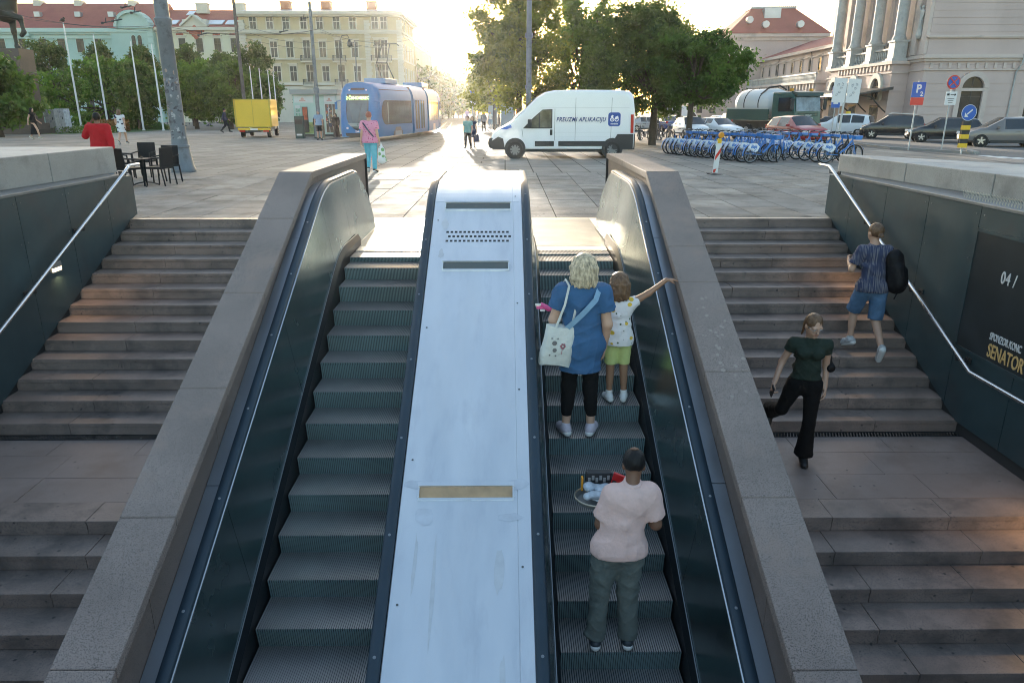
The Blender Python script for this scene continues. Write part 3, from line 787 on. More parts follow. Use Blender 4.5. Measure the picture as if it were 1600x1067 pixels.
stair_rail([(5.76, 13.55, .93), (5.76, 13.15, .93), (5.76, 12.9, rl(12.9)), (5.76, LAND_B-.35, rl(LAND_B-.35)), (5.76, LAND_F+.2, rl(LAND_B-.35)), (5.76, 2, rl(LAND_B-.35)-(LAND_F+.2-2)*.4475)], 5.94,
           'bright steel handrail on the dark right wall', (13.1, 11.6, 10.0, 8.7, 7.0))
# ---- wall lamps (lit)
lamp_em = M('lit_lamp_diffuser', (.9,.7,.45), .4, emit=((1.0,.80,.52), .55))
def wall_lamp(x, y, z, sg, label, pw):
    root = thing('wall_lamp', label, 'wall lamp', (x, y, z))
    m = MB(); m.prism([(0,.075),(.022*sg,.075),(.034*sg,.0),(0,.0)], 'y', -.115, .115); m.build('hood', panel_edge, root, bevel=.004)
    m = MB(); m.prism([(0,-.003),(.026*sg,-.003),(.020*sg,-.062),(0,-.062)], 'y', -.105, .105); m.build('diffuser', lamp_em, root)
    L = bpy.data.lights.new('lamp_light', 'AREA'); L.energy = pw; L.color = (1.0, .60, .28); L.size = .2; L.size_y = .08; L.shape = 'RECTANGLE'
    o = bpy.data.objects.new('lamp_light', L); COL.objects.link(o); o.parent = root; o.location = (.09*sg, 0, -.06); o.rotation_euler = (0, R(-42) if sg > 0 else R(42), 0)
wall_lamp(-6.78, 10.8, -.36, 1, 'lit wall lamp on the dark panel above the left stairs', .9)
wall_lamp(5.94, 11.2, -.36, -1, 'lit wall lamp on the dark right wall beside the climbing man', .9)
wall_lamp(5.94, 6.3, -1.75, -1, 'lit wall lamp low on the right wall past the poster', 1.6)
# ---- poster on the right wall
ps = thing('concert_poster', 'dark concert poster with white and gold lettering on the right wall', 'poster', (5.932, 8.0, -.4))
poster_m = M('poster_print', (.02,.027,.03), .35, var=(2,.2)); white_ink = M('white_ink', (.62,.62,.62), .5); gold_ink = M('gold_ink', (.62,.40,.16), .45)
m = MB(); m.box(-.012, 0, -1.7, 1.0, -.62, .86); m.build('sheet', poster_m, ps)
m = MB()
for a in ((-.02,-.0,.99,1.03,-.66,.90), (-.02,-.0,-1.73,1.0,.86,.90), (-.02,-.0,-1.73,1.0,-.66,-.62)): m.box(*a)
m.build('poster_frame', panel_m, ps)
lettering('senator', gold_ink, ps, (-.016, .05, -.50), rz=-math.pi/2)
lettering('sponzor', white_ink, ps, (-.016, .10, -.32), rz=-math.pi/2)
lettering('date', white_ink, ps, (-.016, .27, .40), rz=-math.pi/2)

# marks on the right parapet, bird spikes on the right ledge, smears on the divider
rnd = random.Random(9); par = [o for o in bpy.data.objects if o.name.startswith('granite_parapet')][1]
def blob(m, T, r, n=8):
    m.add([T(r*rnd.uniform(.6, 1.15)*math.cos(2*math.pi*k/n), r*rnd.uniform(.6, 1.15)*math.sin(2*math.pi*k/n)) for k in range(n)], [tuple(range(n))])
m = MB()
for i in range(34):
    x = rnd.gauss(-.02, .09); q = min(7.35, max(5.6, rnd.gauss(6.5, .45))); x = max(-.18, min(.18, x))
    blob(m, lambda a, b_: (x+a, q+b_*.9-9.5, cope(q+b_*.9)+.0045), rnd.uniform(.008, .026))
o = m.build('lichen_spots', M('pale_lichen', (.30,.25,.22), .9), par); o['kind'] = 'stuff'
led = [o for o in bpy.data.objects if o.name.startswith('clad_wall')][1]
m = MB()
for i in range(60):
    q = 9.6-i*.055; 
    for d in (-1, 0, 1): m.tube([(.10, q-9, .80), (.10+d*.035, q+d*.01-9, .90)], .0025, 3, cap=False)
o = m.build('bird_spikes', M('spike_plastic', (.55,.50,.40), .5), led); o['kind'] = 'stuff'
sm_ = M('dried_smear', (.655,.68,.71), .50, .85, var=(9,.10)); sm2 = M('dull_dirt', (.665,.675,.675), .46, .85, var=(9,.08))
for x0_, q0, w_, h_, mt in ((-.40,5.38,.16,.05,sm_),(.40,5.38,.14,.06,sm_),(-.33,5.12,.10,.10,sm_),(.36,5.10,.12,.05,sm_),(-.37,4.75,.02,.30,sm2),(-.22,4.5,.02,.5,sm2),(.28,4.7,.05,.22,sm2),(.36,7.88,.06,.07,sm_),(-.38,8.6,.05,.12,sm2),(-.40,8.1,.04,.10,sm2),(.33,8.85,.07,.04,sm_),(.30,3.9,.03,.35,sm2)):
    m = MB(); n = 12
    m.add([(x0_+w_*rnd.uniform(.55,1)*math.cos(2*math.pi*k/n), q0+h_*rnd.uniform(.55,1)*math.sin(2*math.pi*k/n)-9, 0) for k in range(n)], [tuple(range(n))])
    m.v = [(x, y_, hand(y_+9)+.0125) for x, y_, _ in m.v]; m.build('smear', mt, dv)
# ------------------------------------------------------------------ people
V3 = lambda *a: np.array(a, float)
def lerp(a, b, t): return tuple(np.array(a)+(np.array(b)-np.array(a))*t)
J0 = dict(pel=(0,0,.94), waist=(0,.0,1.10), chest=(0,-.005,1.29), neck=(0,-.015,1.45), head=(0,.02,1.595),
          shr=(.175,-.01,1.39), shl=(-.175,-.01,1.39), elr=(.225,-.03,1.11), ell=(-.225,-.03,1.11), wrr=(.235,.05,.87), wrl=(-.235,.05,.87),
          hr=(.088,0,.91), hl=(-.088,0,.91), knr=(.095,.02,.49), knl=(-.095,.02,.49), anr=(.10,-.02,.085), anl=(-.10,-.02,.085),
          tor=(.125,.15,.03), tol=(-.125,.15,.03))
def hand_prims(el, wr, side, hd=None, curl=.5, sc=1.0, inward=None):
    el, wr = np.array(el), np.array(wr)
    d = np.array(hd, float) if hd is not None else wr-el; d /= np.linalg.norm(d)
    inn = np.array(inward, float) if inward is not None else np.array([-side, 0, 0.0])
    n = inn-d*(inn@d); n /= np.linalg.norm(n)+1e-9           # palm side
    s = np.cross(n, d)*side                                   # towards the thumb edge
    if s[1] < 0 and inward is None: s = -s
    P = []
    p0 = wr+d*.012; p1 = wr+d*.085*sc
    for o in (-.026, -.009, .009, .026): P.append(cone(p0+s*o*.7, p1+s*o, .015*sc, .0125*sc, k=.012))
    for o, L in ((.029, .072), (.010, .080), (-.009, .074), (-.027, .058)):
        a = p1+s*o*1.05; dd = d+s*o*2.0; dd /= np.linalg.norm(dd)
        c1 = math.cos(curl*.9); s1 = math.sin(curl*.9); c2 = math.cos(curl*1.9); s2 = math.sin(curl*1.9)
        b = a+(dd*c1+n*s1)*L*.5*sc; c = b+(dd*c2+n*s2)*L*.5*sc
        P += [cone(a, b, .0098*sc, .0088*sc, k=.004), cone(b, c, .0088*sc, .0072*sc, k=.004)]
    ta = wr+d*.03+s*.022; tb = ta+(d*.55+s*.75+n*.3)*.042*sc; tc = tb+(d*.85+s*.3+n*.4)*.034*sc
    P += [cone(ta, tb, .013*sc, .0105*sc, k=.006), cone(tb, tc, .0105*sc, .0085*sc, k=.004)]
    return P
def head_frame(look, tilt=0):
    f = np.array(look, float); f /= np.linalg.norm(f); r = np.cross(f, (0,0,1)); r /= np.linalg.norm(r); u = np.cross(r, f)
    c, s = math.cos(tilt), math.sin(tilt); r2 = r*c+u*s; u2 = -r*s+u*c
    return r2, f, u2
def person(name, label, loc, rz, height, pose=None, group=None, skin_m=skin, look=(0,1,0), tilt=0, hair=None, garments=(), shoes=None,
           fat=1.0, hips=1.0, res=.02, hands=None, hand_args=None, hscale=1.0, hvol=1.0, legs=1.0, bust=0, face=False, socks=None, armk=1.0):
    J = dict(J0); J.update(pose or {}); s = height/1.72
    root = thing(name, label, 'person', loc, rz, group)
    r_, f_, u_ = head_frame(look, tilt); HM = np.stack([r_, f_, u_], 1)
    hc = np.array(J['head']); H = lambda x, y, z: tuple(hc+(r_*x+f_*y+u_*z)*hscale)
    hs = hscale
    fl = .72
    def torso(g=0.0, lo=1.0):
        a = [cone(lerp(J['hl'], J['hr'], .18), lerp(J['hl'], J['hr'], .82), .112*hips+g, .112*hips+g, .9),
             cone(J['pel'], J['waist'], .130*hips+g, .118*fat+g, fl+.08*(fat > 1.1), k=.05), cone(J['waist'], J['chest'], .118*fat+g, .142*min(fat,1.15)+g, fl, k=.05),
             cone(lerp(J['chest'], J['shl'], .62), lerp(J['chest'], J['shr'], .62), .078+g, .078+g, .85, k=.05)]
        if bust:
            for sx in (-1, 1): a.append(ell((J['chest'][0]+sx*.068, J['chest'][1]+.085, J['chest'][2]-.005), (.062+g, .05+g, .058+g), k=.03))
        return a
    def arm(side, g=0.0, upto=2.0):
        c = 'r' if side > 0 else 'l'; sh, el, wr = J['sh'+c], J['el'+c], J['wr'+c]
        P = [cone(lerp(J['chest'], sh, .55), tuple(np.array(sh)-(0,0,.012)), .060+g*.8, (.052*armk+g*.8), k=.045)]
        if upto <= 1:
            e = lerp(sh, el, upto); n = np.array(el)-np.array(sh); n = n/np.linalg.norm(n)
            P.append(cone(sh, lerp(sh, el, upto+.12), .056*armk+g, .050*armk+g*1.25, k=.03, cut=[(e, n)]))
        else:
            P.append(cone(sh, el, .055*armk+g, .040*armk+g, k=.03))
            e = lerp(el, wr, upto-1); n = np.array(wr)-np.array(el); n = n/np.linalg.norm(n)
            P.append(cone(el, lerp(el, wr, min(1, upto-1)), .040*armk+g, .027+g, k=.025, cut=[(lerp(el, wr, upto-1), n)] if g else None))
        return P
    def leg(side, g=0.0, upto=2.0, flare=0.0):
        c = 'r' if side > 0 else 'l'; h, kn, an = J['h'+c], J['kn'+c], J['an'+c]
        P = []
        if upto <= 1:
            e = lerp(h, kn, upto); n = np.array(kn)-np.array(h); n = n/np.linalg.norm(n)
            P.append(cone(h, lerp(h, kn, upto+.1), .092*legs+g, .064*legs+g+.02*min(1, g*30), k=.04, cut=[(e, n)]))
        else:
            P.append(cone(h, kn, .090*legs+g, .056*legs+g, k=.04))
            e = lerp(kn, an, upto-1); n = np.array(an)-np.array(kn); n = n/np.linalg.norm(n)
            cv = lerp(kn, an, .3)
            if not flare and g < .02: P.append(cone(lerp(kn, an, .12), lerp(kn, an, .5), .050*legs+g, .044*legs+g, k=.03, cut=[(e, n)] if g else None))
            P.append(cone(kn, lerp(kn, an, min(1.12, upto-1+.1)) if g else an, .054*legs+g, .036+g+flare, k=.03, cut=[(e, n)] if g else None))
        return P
    # the body: one continuous surface
    B = torso()+arm(1)+arm(-1)+leg(1)+leg(-1)
    B += [cone(J['neck'], H(0, -.015, -.07), .056, .050, k=.03),
          ell(H(0, -.012, .02), (.074*hs, .094*hs, .098*hs), HM, k=.02), ell(H(0, .022, -.045), (.058*hs, .068*hs, .068*hs), HM, k=.03)]
    for sx in (-1, 1): B.append(ell(H(sx*.076, -.012, -.012), (.012*hs, .022*hs, .032*hs), HM, k=.008))
    B.append(cone(H(0, .088, .0), H(0, .104, -.028), .009*hs, .014*hs, k=.012))
    if face:
        B += [cone(H(-.045, .078, .022), H(.045, .078, .022), .012*hs, .012*hs, k=.02), cone(H(-.02, .083, -.062), H(.02, .083, -.062), .010, .010, k=.008), ell(H(0, .074, -.095), (.022, .018, .018), HM, k=.02)]
    for c in 'rl':
        a, t = J['an'+c], J['to'+c]; heel = np.array(a)+np.array([0, -.03, -.04]) if not shoes else a
        B.append(cone(a, t, .036, .026, .9, k=.02))
    for side, c in ((1, 'r'), (-1, 'l')):
        ha = (hand_args or {}).get(c, {})
        B += hand_prims(J['el'+c], J['wr'+c], side, **ha)
    bo = sdf_obj('body', B, skin_m, root, res if res > .012 else .0075, .02, scale=s)
    if face:
        ew = M('eye_white', (.7,.7,.68), .3); ed = M('eye_iris', (.05,.03,.02), .3); lip = M('lips', (.38,.13,.11), .5)
        for sx in (-1, 1):
            e = sdf_obj('eye', [ell(H(sx*.031, .079, .002), (.012, .009, .0075), HM)], ew, root, .003, scale=s)
            sdf_obj('iris', [ell(H(sx*.031, .0865, .001), (.0055, .003, .0055), HM)], ed, e, .002, scale=s)
            sdf_obj('eyebrow', [cone(H(sx*.015, .092, .021), H(sx*.048, .082, .023), .004, .003)], hair_br, root, .0025, scale=s)
        sdf_obj('mouth', [cone(H(-.021, .090, -.058), H(.021, .090, -.058), .006, .006)], lip, root, .003, scale=s)
    # clothes
    for gar in garments:
        kind = gar[0]; m_ = gar[1]; o = gar[2] if len(gar) > 2 else {}
        g = o.get('g', .014); P = []; cuts = []; gres = res
        if kind == 'top':
            P = torso(g)+[cone(lerp(J['hl'], J['hr'], .1), lerp(J['hl'], J['hr'], .9), .128*hips+g, .128*hips+g, .95)]+arm(1, g*o.get('sg', 1.2), o.get('sl', .6))+arm(-1, g*o.get('sg', 1.2), o.get('sl', .6))
            hz = o.get('hem', .88); hx = J['pel']; w_ = o.get('w', .135*hips+g)
            P.append(cone(J['waist'], (J['pel'][0]+o.get('hx', 0), J['pel'][1]+o.get('hy', 0), hz-.06), .118*fat+g, w_, o.get('flat', .8), k=.06))
            P.append(cone(J['neck'], lerp(J['neck'], J['chest'], .3), .068, .075, k=.03))
            cuts = [((0,0,hz), (0,0,-1)), (tuple(np.array(J['neck'])+(0,0,o.get('nk', .018))), (0,-.25,1))]
            if o.get('folds'):
                rn = random.Random(len(label))
                for _ in range(o['folds']):
                    z = rn.uniform(hz+.03, J['chest'][2]); sx = rn.choice((-1,1)); q = lerp(J['pel'], J['chest'], (z-J['pel'][2])/(J['chest'][2]-J['pel'][2]))
                    P.append(cone((q[0]+sx*.03, q[1]-.085-g, z), (q[0]+sx*(.13+.02*rn.random()), q[1]-.035, z+rn.uniform(-.05, .1)), .022, .008, k=.045))
        elif kind == 'trousers':
            P = torso(min(g,.008))[:2]+leg(1, g, o.get('to', 1.93), o.get('flare', 0))+leg(-1, g, o.get('to', 1.93), o.get('flare', 0))
            cuts = [((0,0,o.get('top', 1.03)), (0,0,1))]
            if o.get('folds'):
                rn = random.Random(3)
                for c in 'rl':
                    for t in (.25, .5, .8, .95):
                        q = lerp(J['kn'+c], J['an'+c], t); P.append(cone((q[0]-.05, q[1]-.03, q[2]+rn.uniform(-.02,.02)), (q[0]+.05, q[1]-.03, q[2]+rn.uniform(-.03,.03)), .042, .042, k=.03))
        elif kind == 'skirt':
            hz = o.get('hem', .5); w_ = o.get('w', .2)
            P = [cone(J['waist'], J['pel'], .118*fat+g, .135*hips+g, .8, k=.05), cone(J['pel'], (J['pel'][0], J['pel'][1]+o.get('hy', 0), hz-.1), .135*hips+g, w_, .85, k=.05)]
            cuts = [((0,0,hz), (0,0,-1)), ((0,0,o.get('top', 1.08)), (0,0,1))]
        sdf_obj(o.get('name', kind), P, m_, root, max(res*.9, .0085), .022, cuts, scale=s, wr=(o.get('wr', .0065 if res < .013 else .006), len(label)+len(kind)))
        if o.get('collar'):
            sdf_obj('collar', [cone(tuple(np.array(J['neck'])+(0,-.005,.0)), tuple(np.array(J['neck'])+(0,.01,.035)), .074, .066)], m_, root, .009, .01,
                    [(tuple(np.array(J['neck'])+(0,0,.03)), (0,-.2,1))], scale=s)
    if socks:
        for c in 'rl': sdf_obj('sock', [cone(J['an'+c], lerp(J['an'+c], J['kn'+c], .24), .042, .046, cut=[(lerp(J['an'+c], J['kn'+c], .2), np.array(J['kn'+c])-np.array(J['an'+c]))])], socks, root, max(.009, res*.7), scale=s)
    if shoes:
        for c in 'rl':
            a, t = np.array(J['an'+c]), np.array(J['to'+c]); d = t-a; L = np.linalg.norm(d); d /= L
            hl = a-d*.05+np.array([0,0,-.03]); up = np.array([0,0,1.])
            P = [cone(a+(0,0,-.02), t, .046, .034, k=.03), cone(hl, t, .042, .036, k=.03), cone(a, a+(0,0,.02), .046, .044, k=.02)]
            sh = sdf_obj('shoe', P, shoes[0], root, max(.009, res*.7), .02, scale=s)
            if len(shoes) > 1:
                perp = up-d*(up@d); perp /= np.linalg.norm(perp)
                base = min((hl-perp*.035)@perp, (t-perp*.03)@perp)
                sdf_obj('sole', [cone(hl-perp*.022, t-perp*.016, .042, .040, k=.01)], shoes[1], sh, .008, .01, [(tuple(hl-perp*.018), tuple(perp))], scale=s)
    if hair:
        style, hm = hair; P = []
        cap = [ell(H(0, -.022, .030), (.084*hs*hvol, .097*hs*hvol, .098*hs*(.5+.5*hvol)), HM)]
        cuts = [(H(0, .074, .0), tuple(f_*1.0+u_*-.55))]
        if style in ('short', 'bald'): P = cap; cuts = [(H(0, .066, .02), tuple(f_-u_*.8)), (H(0, -.05, -.055), tuple(-u_-f_*.25))]
        elif style in ('bob', 'long', 'curly'):
            ln = {'bob': .17, 'curly': .165, 'long': .30}[style]
            P = cap+[cone(H(0, -.035, 0), H(0, -.055, -ln+.03), .088*hs, .075*hs, .8, k=.03)]
            for sx in (-1, 1): P.append(cone(H(sx*.062, -.01, .0), H(sx*.072, -.015, -ln+.05), .036*hs, .030*hs, k=.03))
            rn = random.Random(5)
            for i in range(46 if style == 'curly' else 26):
                a = math.pi*(.0+i/(46 if style == 'curly' else 26))*1.25-math.pi*.125; x, y = math.cos(a)*.088*hvol, -.03-abs(math.sin(a))*.082*hvol
                p = [H(x*.75, y*.75, .06+.03*rn.random()), H(x+rn.uniform(-.008,.008), y, -.0), H(x*rn.uniform(.92,1.1), y*rn.uniform(.95,1.12), -ln*.55), H(x*rn.uniform(.8,1.1), y*rn.uniform(.8,1.1)+rn.uniform(-.01,.01), -ln*rn.uniform(.85,1.06))]
                rr_ = [.014, .016, .015, .006]
                for q in range(3): P.append(cone(p[q], p[q+1], rr_[q]*hs, rr_[q+1]*hs, k=.008))
        elif style in ('pony', 'bun'):
            P = cap
            if style == 'pony': P += [cone(H(0,-.11,.0), H(.0,-.135,-.05), .026, .024, k=.02), cone(H(.0,-.135,-.05), H(.01,-.12,-.20), .024, .010, k=.02)]
            else: P += [ell(H(0,-.118,-.03), (.034,.03,.034), HM, k=.02)]
            cuts = [(H(0, .072, .03), tuple(f_-u_*.55)), (H(0, -.05, -.07), tuple(-u_*.9-f_*.3))] if style == 'bun' else [(H(0, .074, .03), tuple(f_-u_*.55))]
        ho = sdf_obj('hair', P, hm, root, .007 if res < .013 else res*.8, .012, cuts, scale=s, wr=((.0055 if style != 'bald' else .003, 3, (1,1,.35), 3.2) if res < .013 else None))
        if style == 'bald': sdf_obj('bald_spot', [ell(H(.0, -.056, .113), (.034, .030, .017), HM)], skin_m, ho, .006, scale=s)
    root['_s'] = s
    return root, J, s, H
def held(root, J, s): return s

# ---- woman in the blue dress
sY, sZ = 6.818, path(6.818)
blue_dress = cloth('blue_jersey', (.045,.115,.235)); black_leg = cloth('black_leggings', (.005,.005,.0055)); lilac = M('lilac_sneaker', (.52,.46,.52), .6, var=(20,.15)); white_sole = M('white_sole', (.70,.70,.68), .6)
wx = .76
poseW = dict(pel=(0,-.0,.93), waist=(0,-.005,1.10), chest=(0,0,1.30), neck=(.005,.0,1.455), head=(.012,.03,1.60), shr=(.168,0,1.385), shl=(-.168,0,1.39),
             elr=(.225,-.05,1.10), wrr=(.21,.02,.86), ell=(-.255,-.02,1.13), wrl=(-.235,.20,1.16),
             knr=(.095,.01,.49), knl=(-.10,.01,.49), anr=(.11,-.02,.085), anl=(-.125,-.02,.085), tor=(.16,.14,.032), tol=(-.17,.13,.032))
rW, JW, s_, HW = person('person', 'blonde woman in a blue tunic dress with a white tote bag on the escalator', (wx, sY+.10, sZ), R(-2), 1.90, poseW, look=(0.15,1,-.08),
    hair=('curly', hair_bl), hvol=1.18, fat=1.08, hips=1.06, res=.011, legs=1.08, armk=1.12,
    garments=[('trousers', black_leg, dict(g=.007, to=1.72, name='leggings', wr=.003)), ('top', blue_dress, dict(g=.020, sl=.62, hem=.655, w=.192, flat=.78, name='dress', wr=.010, folds=9, nk=.012))], shoes=(lilac, white_sole))
tote_m = M('white_canvas', (.60,.60,.56), .85, var=(5,.08), bump=(14,.6,.03))
bag = thing('tote_bag', 'white canvas tote bag with a small animal print hanging from the woman\'s shoulder', 'bag', (wx-.245, sY-.03, sZ+1.02))
bag.rotation_euler = (0, R(11), R(14))
def pouch(w0, w1, h, d):
    m = MB(); rings = []
    for i in range(9):
        t = i/8; z = -h/2+h*t; wv = w0+(w1-w0)*t+.012*math.sin(t*7); dv_ = d*(.55+.9*math.sin(math.pi*min(1,(1-t)*.75+.12)))
        rings.append([(math.copysign(abs(math.cos(a))**.55, math.cos(a))*wv/2, math.copysign(abs(math.sin(a))**.8, math.sin(a))*dv_/2, z+.010*math.sin(3*a+t*4)) for a in [2*math.pi*k/24 for k in range(24)]])
    m.loft(rings); return m
pouch(.33, .31, .40, .12).build('bag_body', tote_m, bag, smooth=60)
m = MB()
for x in (-.075, .085): m.tube([(x,-.045,.18), (x*.75+.03,-.03,.42), (.03+x*.45,.02,.60), (.02+x*.45,.13,.64), (x*.6,.20,.5)], .013, 6, sy=.5)
m.build('strap', tote_m, bag, smooth=60)
pr = M('print_grey', (.16,.15,.15), .8); pp = M('print_pink', (.55,.22,.26), .8)
m = MB()
for (x, z, r0, r1) in ((-.07,.04,.04,.03), (-.055,-.03,.035,.045), (-.105,.085,.012,.025), (-.045,.09,.012,.025), (-.095,-.085,.014,.035), (-.035,-.085,.014,.03)):
    m.lathe([(r0*.6,-.002),(r0*.62,.0),(0.001,.002)], (x, z, 0), 12)
mm = MB(); mm.add([(p[0], -.072-.018*(1-abs(p[0])*4)-p[2]*.5, p[1]) for p in m.v], m.f); mm.build('bag_print', pr, bag)
m = MB()
for k in range(6): m.lathe([(.011,-.001),(.001,.001)], (.02+.02*math.cos(k*1.05), .02+.02*math.sin(k*1.05), 0), 8)
m.cbox((.02,-.03,0), (.006,.07,.001))
mm = MB(); mm.add([(p[0], -.090, p[1]) for p in m.v], m.f); mm.build('flower_print', pp, bag)
strap_m = cloth('pale_blue_webbing', (.22,.36,.50))
m = MB(); P = []
for q in range(13):
    t = q/12; P.append((wx-.17+.335*t, sY+.10-.155-.045*math.sin(math.pi*t)+(.0 if t < .85 else .10*(t-.85)/.15), sZ+1.19+.365*t+(.03*(t > .85))))
rings = [[(p[0]-.022, p[1], p[2]+.014), (p[0]+.022, p[1], p[2]-.014), (p[0]+.022, p[1]+.006, p[2]-.014), (p[0]-.022, p[1]+.006, p[2]+.014)] for p in P]
m.loft(rings); tag(m.build('shoulder_strap', strap_m), 'pale blue crossbody strap over the back of the blonde woman', 'strap')
pinkm = M('pink_plastic', (.75,.10,.30), .4); pk = thing('toy', 'pink and white toy held in front of the blonde woman', 'toy', (wx-.375, sY+.30, sZ+1.33))
m = MB(); m.tube([(-.03,0,.02),(.06,0,-.03),(.10,0,-.02)], [.024,.03,.02], 8); m.cbox((-.035,0,-.01),(.07,.05,.025)); m.build('toy_body', pinkm, pk, smooth=40)
m = MB(); m.cbox((-.055,-.03,.025),(.06,.012,.022)); m.cbox((-.01,-.032,-.035),(.05,.012,.02)); m.build('toy_trim', white_sole, pk)

# ---- girl
gY, gZ = 7.206, path(7.206)
lemon = pattern_mat('lemon_print', (.66,.65,.66), [(11, (.62,.42,.05), .30, (0,0,0), (1,.6,1.2)), (15, (.07,.10,.06), .17, (.31,.2,.13), (1,.6,1))])
lime = cloth('lime_shorts', (.50,.56,.22)); wsh = M('white_shoe', (.70,.70,.70), .6)
gs = 1.45/1.72
poseG = dict(pel=(0,0,.86), waist=(0,0,1.0), chest=(0,0,1.20), neck=(0,-.01,1.365), head=(-.02,.03,1.555), shr=(.145,0,1.31), shl=(-.145,0,1.31),
             hr=(.078,0,.85), hl=(-.078,0,.85), elr=(.36,.05,1.42), wrr=(.575,.07,1.585), ell=(-.17,.02,1.05), wrl=(-.12,.16,.90),
             knr=(.085,.015,.46), knl=(-.085,.01,.46), anr=(.10,-.02,.085), anl=(-.09,-.02,.085), tor=(.14,.14,.03), tol=(-.12,.13,.03))
rG, JG, s2, HG = person('person', 'little girl in a lemon print top reaching out to the parapet', (1.20, gY+.13, gZ), 0, 1.45, poseG, look=(-.1,1,.0), skin_m=skin_t,
    hair=('bob', hair_br), hvol=1.12, fat=.95, hips=.90, res=.010, legs=.86, hscale=1.13, armk=.95,
    hand_args=dict(r=dict(hd=(.85,.25,-.05), curl=.12, inward=(0.05,.1,-1))), 
    garments=[('trousers', lime, dict(g=.012, to=.86, top=.95, name='shorts')), ('top', lemon, dict(g=.014, sl=.34, hem=.78, w=.178, flat=.8, name='shirt', nk=.012, folds=4))], shoes=(wsh, white_sole), socks=wsh)

# ---- man in the pink polo shirt
mY, mZ = 4.874, path(4.874)
polo = cloth('pale_pink_pique', (.66,.46,.415)); sage = cloth('grey_green_trousers', (.115,.135,.125), .12); dshoe = M('dark_shoe', (.03,.04,.05), .5)
poseM = dict(pel=(0,0,.95), waist=(.01,.015,1.10), chest=(.07,.02,1.29), neck=(.085,.04,1.445), head=(.10,.105,1.575), shr=(.208,.03,1.375), shl=(-.058,.03,1.36),
             elr=(.275,.0,1.12), wrr=(.17,.27,1.12), ell=(-.145,.03,1.11), wrl=(-.12,.26,1.13),
             hr=(.09,0,.92), hl=(-.09,0,.92), knr=(.085,.01,.50), knl=(-.125,.02,.50), anr=(.105,-.02,.09), anl=(-.155,-.02,.09), tor=(.13,.15,.03), tol=(-.13,.15,.03))
rM, JM, s3, HM_ = person('person', 'man in a pale pink polo shirt and grey green trousers carrying a tray', (.895, mY+.085, mZ), R(1), 1.76, poseM, look=(.10,1,-.55), skin_m=skin_d,
    hair=('bald', hair_bk), fat=1.05, hips=1.03, res=.011, legs=1.05, armk=1.08, hand_args=dict(l=dict(hd=(.5,.8,0), curl=.7), r=dict(hd=(-.7,.6,0), curl=.7)),
    garments=[('trousers', sage, dict(g=.022, to=1.97, flare=.022, top=.985, wr=.010)), ('top', polo, dict(g=.020, sl=.78, sg=1.25, hem=.885, w=.158, wr=.006, flat=.80, name='polo_shirt', collar=1, folds=2, nk=.02))], shoes=(dshoe, white_sole))
tr = thing('tray', 'round basket tray held in front of the man on the escalator', 'tray', (.76, mY+.085+.34, mZ+1.16)); tr.rotation_euler = (R(-4), 0, 0); tr.scale = (.9, .9, .9)
wick = M('tray_rim_metal', (.42,.38,.30), .4, .5, var=(20,.3))
m = MB(); m.lathe([(.001,0),(.19,0),(.215,.045),(.205,.045),(.185,.012),(.001,.012)], n=28); m.build('bowl', M('tray_grey', (.16,.17,.17), .5), tr, smooth=40)
m = MB(); m.ring((0,0,.046), .212, .008, 'z', 30, 6); m.build('rim', wick, tr, smooth=60)
plas = M('crumpled_clear_plastic', (.40,.46,.52), .25, var=(18,.25), bump=(25,.9,.02))
rnd = random.Random(2)
V, Q = sdf_mesh([ell((rnd.uniform(-.10,.08), rnd.uniform(-.08,.08), .04+rnd.random()*.05), (rnd.uniform(.03,.06), rnd.uniform(.03,.055), .03)) for _ in range(13)], .008, .01)
tag(put('plastic_bag', np_mesh('plastic_bag', V, Q, plas), None, tr.location+Vector((0,0,.02))), 'crumpled clear plastic bag lying in the round tray', 'plastic bag')
m = MB()
for k in range(7):
    c = (.02+rnd.uniform(-.07,.09), -.07+rnd.uniform(-.05,.05), .05+rnd.random()*.02); m.ring(c, rnd.uniform(.03,.05), .003, 'z', 16, 5)
tag(m.build('wire_coil', M('clear_tubing', (.55,.60,.62), .2), None, tr.location), 'loops of clear tubing at the front of the round tray', 'tubing')
rb = thing('toy_box', 'black box with small goods at the far edge of the round tray', 'box', tr.location+Vector((.02,.17,.05)))
m = MB(); m.box(-.10,.11,-.035,.035,0,.13); m.build('case', black_p, rb, bevel=.004)
m = MB()
for i in range(6): m.cbox((-.08+i*.032, -.038, .07+.02*(i%2)), (.022,.006,.04))
m.build('goods', M('grey_goods', (.25,.25,.25), .5), rb)
rb2 = thing('toy_car', 'red folded item standing beside the black box on the tray', 'red item', tr.location+Vector((.165,.115,.05))); rb2.rotation_euler=(R(8),R(14),R(-20)); redp = M('red_plastic', (.55,.02,.02), .35)
m = MB(); m.box(-.055,.055,-.012,.012,0,.15); m.build('panel', redp, rb2, bevel=.004)
m = MB(); m.box(-.045,-.01,-.016,-.012,.02,.08); m.box(.0,.03,-.016,-.012,.02,.07); m.build('inset', black_p, rb2)
tag(put('yellow_tag', MB().box(-.008,.008,-.02,.02,0,.12).mesh('yellow_tag', amber_l), None, tr.location+Vector((-.12,.13,.03))), 'thin yellow stick at the left of the tray', 'stick')

